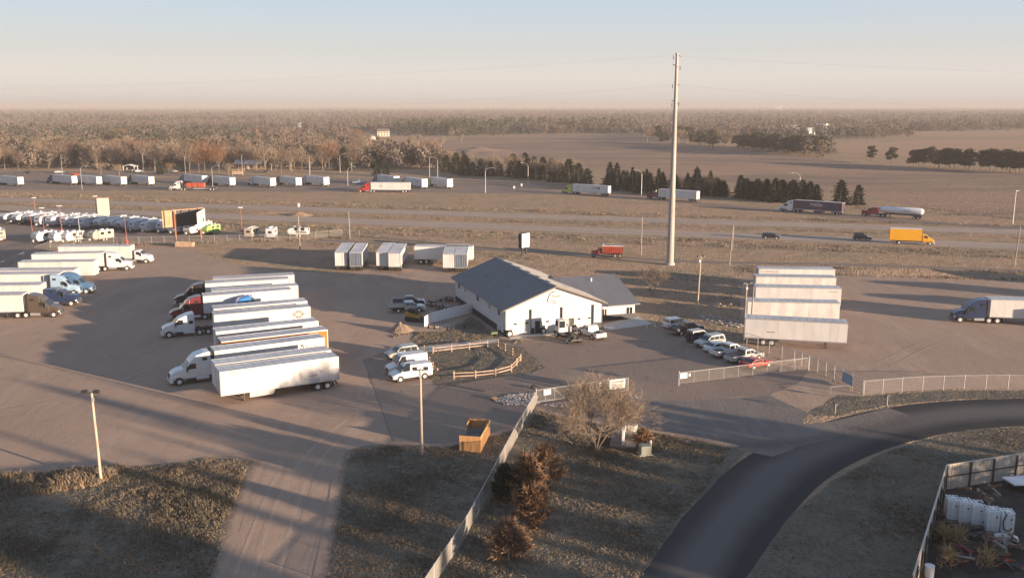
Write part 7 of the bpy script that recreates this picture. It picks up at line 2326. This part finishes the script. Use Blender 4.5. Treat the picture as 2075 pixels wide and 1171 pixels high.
def ibc(label, px_, py_, m=POLY, hose=False):
    t = thing('liquid_tank', label, 'tank', P(px_, py_), R(-12))
    part('tank', None if hose else 'ibct', lambda b: b.bprism([(-.46, .2), (-.5, .5), (-.5, 1.75), (-.42, 1.92), (.42, 1.92), (.5, 1.75), (.5, .5), (.46, .2)], .56, .07), m, t)
    part('lid', 'ibcl', lambda b: b.tube((0, 0, 1.95), (0, 0, 2.06), .2, .18, 12), WHITE, t)
    part('top_rail', 'ibcr', lambda b: [b.box(x - .03, x + .03, -.56, .56, 2.0, 2.05) for x in (-.44, -.15, .15, .44)] + [b.box(-.47, .47, y - .03, y + .03, 1.97, 2.02) for y in (-.5, .5)], WHITE, t)
    part('band', 'ibcb', lambda b: [b.box(x - .025, x + .025, -.585, -.55, .25, 1.9) for x in (-.22, .2)] + [b.box(-.5, .5, -.585, -.555, z - .02, z + .02) for z in (.6, 1.2)], TRGREY, t)
    part('valve', 'ibcv', lambda b: b.tube((.2, -.55, 1.5), (.2, -.62, 1.5), .07, .07, 8), STEEL, t)
    part('pallet', 'ibcp', lambda b: b.box(-.5, .5, -.6, .6, 0, .18), WEATH, t)
    if hose:
        part('hose', None, lambda b: b.path([(-.3, -.3, 2.02), (-.2, -.62, 1.95), (-.45, -.66, 1.3), (-.35, -.66, .7), (.05, -.66, .5), (.3, -.66, .8)] if hose == 1 else [(0, 0, 2.1), (.5, -.4, 2.1), (.72, -.62, 1.7), (.6, -.66, .9), (.35, -.66, .5)], .045, 6), BLACK, t)
    return t
for k, (px_, py_, h_) in enumerate(((1926, 1052, 0), (1950, 1057, 0), (1976, 1062, 2), (2007, 1075, 0), (2036, 1080, 1))):
    ibc(['white plastic tank in the corner, leftmost of the tank row', 'white plastic tank second from the left in the tank row', 'white plastic tank with a hanging black hose, middle of the row', 'white plastic tank without hose, right of the middle', 'white plastic tank with a looped hose, rightmost of the row'][k], px_, py_, hose=h_)
JM = [STEEL, RUSTY, BLACK, RUSTY, mat('junk_red', (.16, .02, .02), .6), WEATH]
scrap('dark machinery heap before the plastic tanks', 1945, 1088, 26, 2.0, .7, 21, [STEEL, BLACK, RUSTY], 1.0, 'machinery_heap', 'machinery')
scrap('red and black machine frames at the right edge of the junk yard', 2035, 1118, 30, 2.2, 1.0, 22, JM, 1.1, 'machinery_heap', 'machinery')
scrap('rusty implements in the lower middle of the junk yard', 1985, 1140, 30, 2.4, 1.2, 23, JM, .9, 'machinery_heap', 'machinery')
scrap('leaning lattice frames behind the tanks', 1985, 1022, 12, 1.5, .3, 24, [WEATH, RUSTY], 2.0, 'lattice_frame', 'frame')
for k, (px_, py_, lab) in enumerate(((1908, 1100, 'dry yellow corn stalks by the left junk yard fence'), (1940, 1106, 'upright dry stalk bundle in the middle of the junk yard'), (1918, 1150, 'spiky dry straw clump near the bottom fence'), (1998, 1150, 'dry stalks beside the red machine frames'))):
    v = juniper_crown(90 + k, 1.7, .7, 160, .9, .07)
    o = link_mesh('dry_stalks', npmesh('dry_stalks', v, tris_of(v), [STRAW]), None, P(px_, py_))
    tag(o, lab, 'plant')
t = thing('camper_shell', 'small white tank lid lying before the rightmost plastic tank', 'tank lid', P(2038, 1100), R(-20))
part('shell', None, lambda b: b.bprism([(-.9, .4), (-.85, .6), (-.6, .7), (.6, .7), (.85, .6), (.9, .4)], .35, .1), mat('shell_white', (.58, .57, .54), .5), t)
part('support', None, lambda b: b.box(-.7, -.6, -.25, .25, 0, .4).box(.6, .7, -.25, .25, 0, .4), STEEL, t)
t = thing('boat_trailer', 'flat white-topped trailer along the far sheet fence', 'trailer', P(2085, 990), R(8))
part('deck', None, lambda b: b.box(-2.2, 2.2, -.9, .9, .8, .95), WHITE, t)
part('frame', None, lambda b: b.box(-2.2, 3.2, -.08, .08, .6, .8), STEEL, t)
add_wheels(t, [(-.6, -.85), (-.6, .85)], .35, .2)
for k, (px_, py_, lab) in enumerate(((2003, 1126, 'bare leafless sapling among the junk, left one'), (2030, 1126, 'bare leafless sapling among the junk, right one'))):
    branchy('bare_tree', lab, P(px_, py_), 2.6, .3, 40 + k, TWIGP, BARKL, 3, 120, 2, .4, .02)
t = thing('tyre_stack', 'dark tyre lying flat at the lower right corner of the junk yard', 'tyre', P(2060, 1150))
part('tyre', None, lambda b: b.tube((0, 0, 0), (0, 0, .3), .5, .5, 18), RUB, t)
t = thing('white_drum', 'white plastic drum by the bottom of the sheet fence', 'drum', P(1882, 1168))
part('drum', None, lambda b: b.tube((0, 0, 0), (0, 0, .9), .35, .35, 16), POLY, t)
part('lid', None, lambda b: b.tube((0, 0, .9), (0, 0, .95), .37, .37, 16), WHITE, t)

# ------------------------------------------------------------------ far buildings
def house(name, label, px_, py_, L, W_, h, rise, rz, wall, roof, windows=4, cat='building', door=True):
    t = thing(name, label, cat, P(px_, py_), R(rz))
    part('wall', None, lambda b: b.prism([(-W_ / 2, 0), (W_ / 2, 0), (W_ / 2, h), (0, h + rise), (-W_ / 2, h)], -L / 2, L / 2), wall, t, rz=-PI / 2)
    part('roof', None, lambda b: [b.add([(-L / 2 - .4, s * (W_ / 2 + .5), h - .5 * rise / (W_ / 2)), (L / 2 + .4, s * (W_ / 2 + .5), h - .5 * rise / (W_ / 2)), (L / 2 + .4, 0, h + rise + .1), (-L / 2 - .4, 0, h + rise + .1)] + [(-L / 2 - .4, s * (W_ / 2 + .5), h - .5 * rise / (W_ / 2) + .25), (L / 2 + .4, s * (W_ / 2 + .5), h - .5 * rise / (W_ / 2) + .25), (L / 2 + .4, 0, h + rise + .35), (-L / 2 - .4, 0, h + rise + .35)], [(0, 1, 2, 3), (4, 5, 6, 7), (0, 1, 5, 4), (1, 2, 6, 5), (2, 3, 7, 6), (3, 0, 4, 7)]) for s in (-1, 1)], roof, t)
    for k in range(windows):
        x = -L / 2 + L * (k + .5) / windows
        for z in ([h * .5] if h < 4.5 else [h * .28, h * .72]):
            part('window', ('hwin',), lambda b: b.box(-.55, .55, -.06, .02, -.7, .7), GLASS, t, (x, -W_ / 2, z))
    if door:
        part('door', None, lambda b: b.box(-.6, .6, -W_ / 2 - .08, -W_ / 2 + .02, 0, 2.1), SEAM, t)
    return t
RF = mat('shingle_brown', (.20, .16, .14), .9)
RW = mat('roof_white', (.70, .69, .68), .6)
house('shed', 'long white shed among the woods on the left', 611, 258, 26, 14, 5, 2.5, 3, WHITE, RW, 4)
house('house', 'white farm outbuilding right of the long white shed', 668, 257.5, 22, 10, 4, 2.5, -5, WHITE, RF, 3)
house('barn', 'tan pole barn in front of the far farmhouse', 739, 285, 17, 9, 4.2, 1.2, 4, mat('barn_tan', (.52, .44, .36), .8), mat('roof_tan', (.36, .32, .29), .7), 3)
house('house', 'two-storey cream farmhouse in the far clearing', 777, 277, 13, 9, 6, 2.4, 2, mat('house_cream', (.62, .54, .44), .8), RF, 4)
house('shed', 'small white shed beside the tan pole barn', 758, 285, 3, 3, 2.6, 1, 0, WHITE, RW, 1)
house('house', 'low house among trees at the far left', 200, 296, 16, 9, 3, 2.0, 8, mat('house_pink', (.50, .38, .32), .8), RF, 4)
house('house', 'low house at the wood edge left of the cedar', 100, 296, 12, 8, 3, 2.0, 8, mat('house_pink', (.50, .38, .32), .8), RF, 3)
house('rest_area_building', 'low rest area building with grey roof at the wood edge', 508, 342, 16, 7, 3, 1.6, -3, mat('brick_brown', (.20, .14, .11), .9), TRGREY, 4)
t = thing('shelter', 'open-sided picnic shelter on the rest area lawn', 'shelter', P(265, 347), R(-3))
part('roof', None, lambda b: b.prism([(-3.4, 2.6), (0, 3.5), (3.4, 2.6), (3.4, 2.75), (0, 3.7), (-3.4, 2.75)], -2.4, 2.4), WHITE, t)
part('post', None, lambda b: [b.box(x - .12, x + .12, y - .12, y + .12, 0, 2.65) for x in (-3, 3) for y in (-2, 2)], WHITE, t)
part('table', None, lambda b: b.box(-1.2, 1.2, -.5, .5, .7, .8).box(-1, -.9, -.4, .4, 0, .7).box(.9, 1, -.4, .4, 0, .7), CONC, t)
t = thing('shelter', 'small tan sign shelter beside the fourth parked semi group', 'shelter', P(482, 357), R(0))
part('roof', None, lambda b: b.box(-3, 3, -.8, .8, 3.2, 3.4), WOODR, t)
part('post', None, lambda b: b.box(-2.8, -2.6, -.1, .1, 0, 3.2).box(2.6, 2.8, -.1, .1, 0, 3.2), WOODR, t)
part('board', None, lambda b: b.box(-2.4, 2.4, -.06, .06, .9, 2.6), mat('board_tan', (.35, .26, .19), .8), t)
house('barn', 'white farm buildings group at the right, leftmost shed', 1605, 268, 30, 16, 6, 3, 4, WHITE, RW, 3)
house('barn', 'white farm buildings group at the right, middle shed', 1630, 273, 22, 14, 5, 3, 0, WHITE, RW, 3)
t = thing('barn', 'bright white round-roofed barn beyond the pine belt', 'building', P(1666, 268.5), R(20))
def dome(b):
    pr = [(-7, 0), (7, 0)] + [(7 * math.cos(a) ** .7 if math.cos(a) > 0 else -7 * (-math.cos(a)) ** .7, 3 + 8.5 * math.sin(a) ** .9) for a in np.linspace(.02, PI - .02, 12)]
    b.prism(pr, -9, 9)
part('wall', None, dome, WHITE, t)
part('door', None, lambda b: b.box(-1.6, 1.6, -9.1, -9.0, 0, 4), SEAM, t)
for k, (px_, hh, rr_) in enumerate(((1572, 17, 3.5), (1577, 20, 4), (1582, 30, 4.5))):
    t = thing('silo', ['short silo, left one of three on the horizon', 'middle silo of three on the horizon', 'tall silo, right one of three on the horizon'][k], 'silo', P(px_, 223))
    part('wall', None, lambda b: b.tube((0, 0, 0), (0, 0, hh), rr_ * 1.6, rr_ * 1.6, 12), WHITE, t)
    part('roof', None, lambda b: b.tube((0, 0, hh), (0, 0, hh + rr_), rr_ * 1.6, .3, 12), RW, t)
t = thing('water_tower', 'tiny white water tower on the left horizon', 'water tower', P(131, 221))
part('tank', None, lambda b: [b.tube((0, 0, 26), (0, 0, 31), 5, 9, 12), b.tube((0, 0, 31), (0, 0, 36), 9, 5, 12)], WHITE, t)
part('stem', None, lambda b: b.tube((0, 0, 0), (0, 0, 26), 2.5, 2.5, 10), WHITE, t)
house('house', 'small white house on the far right slope', 1925, 260, 9, 7, 3.5, 2.5, 10, WHITE, RW, 2)

# ------------------------------------------------------------------ unseen trees added outside the frame on the sunward side
def shade_tree(q, reach_x, wf, kind, lab, x0=100):
    """unseen tree added on the sunward side for its shadow: q is its offset across the light, reach_x where its shadow ends"""
    y = (q - .51 * x0) / .86
    h = math.tan(R(SUN_EL)) * (x0 - reach_x) / .86
    o = kind.at(x0, y, h, lab, 'trees along the road south-east of the yard', rngt)  # unseen trees, added and shaped for their shadows
    o.scale = (o.scale[2] * wf, o.scale[2] * wf, o.scale[2])
SH = [(65.5, -54, .62), (70.6, -45, .26), (56.4, -30, .5), (44.3, -66, .8), (41, -66, .9), (52.9, -58, .26), (60.9, -36, .2), (63.3, -40, .25), (38, -60, .9), (29, -50, 1), (21, -45, 1), (12, -45, 1),
      (72.8, -2, .5), (76, 3, .9), (80, 8, .9), (84, 12, .9), (88, 20, .8), (92, 10, .8), (95.5, 12, .7), (98.5, 20, .6), (98.9, -14, .14), (102, 41, .6), (91, -5, .12)]
for k, (q, rx_, wf) in enumerate(SH):  # unseen trees, sized and narrowed so their shadows make the foreground shade bands
    shade_tree(q, rx_, wf, cedar if 12 <= k < 20 else spruce, 'tree of the roadside row outside the right photo edge', 96 + (k * 7) % 17)  # unseen tree, added and shaped for its shadow
# more trailers of the right yard beyond the frame
for k, (x, y) in enumerate(((110, 163), (104, 150), (118, 176), (101, 138))):
    put(trailer(['white trailer farthest back beyond the right photo edge', 'white trailer beyond the right photo edge, second back', 'white trailer beyond the right photo edge, behind the fence', 'white trailer nearest beyond the right photo edge'][k], LT, TRWHITE, panels=False, detail=1, group='trailers beyond the right edge'), x, y, R(-10))

# ------------------------------------------------------------------ haze
HZ = True
if HZ:
    hb = MB().box(-24000, 24000, -4000, 24000, -1.0, 48.5)
    hm = bpy.data.materials.new('haze_air')
    hm.use_nodes = True
    hn_ = hm.node_tree.nodes
    hn_.clear()
    ho = hn_.new('ShaderNodeOutputMaterial')
    hv = hn_.new('ShaderNodeVolumePrincipled')
    hv.inputs['Color'].default_value = (.54, .515, .51, 1)
    hv.inputs['Density'].default_value = 0.00021
    hv.inputs['Anisotropy'].default_value = 0.
    hm.node_tree.links.new(hv.outputs[0], ho.inputs['Volume'])
    tag(link_mesh('haze', hb.mesh('haze', hm)), kind='stuff')
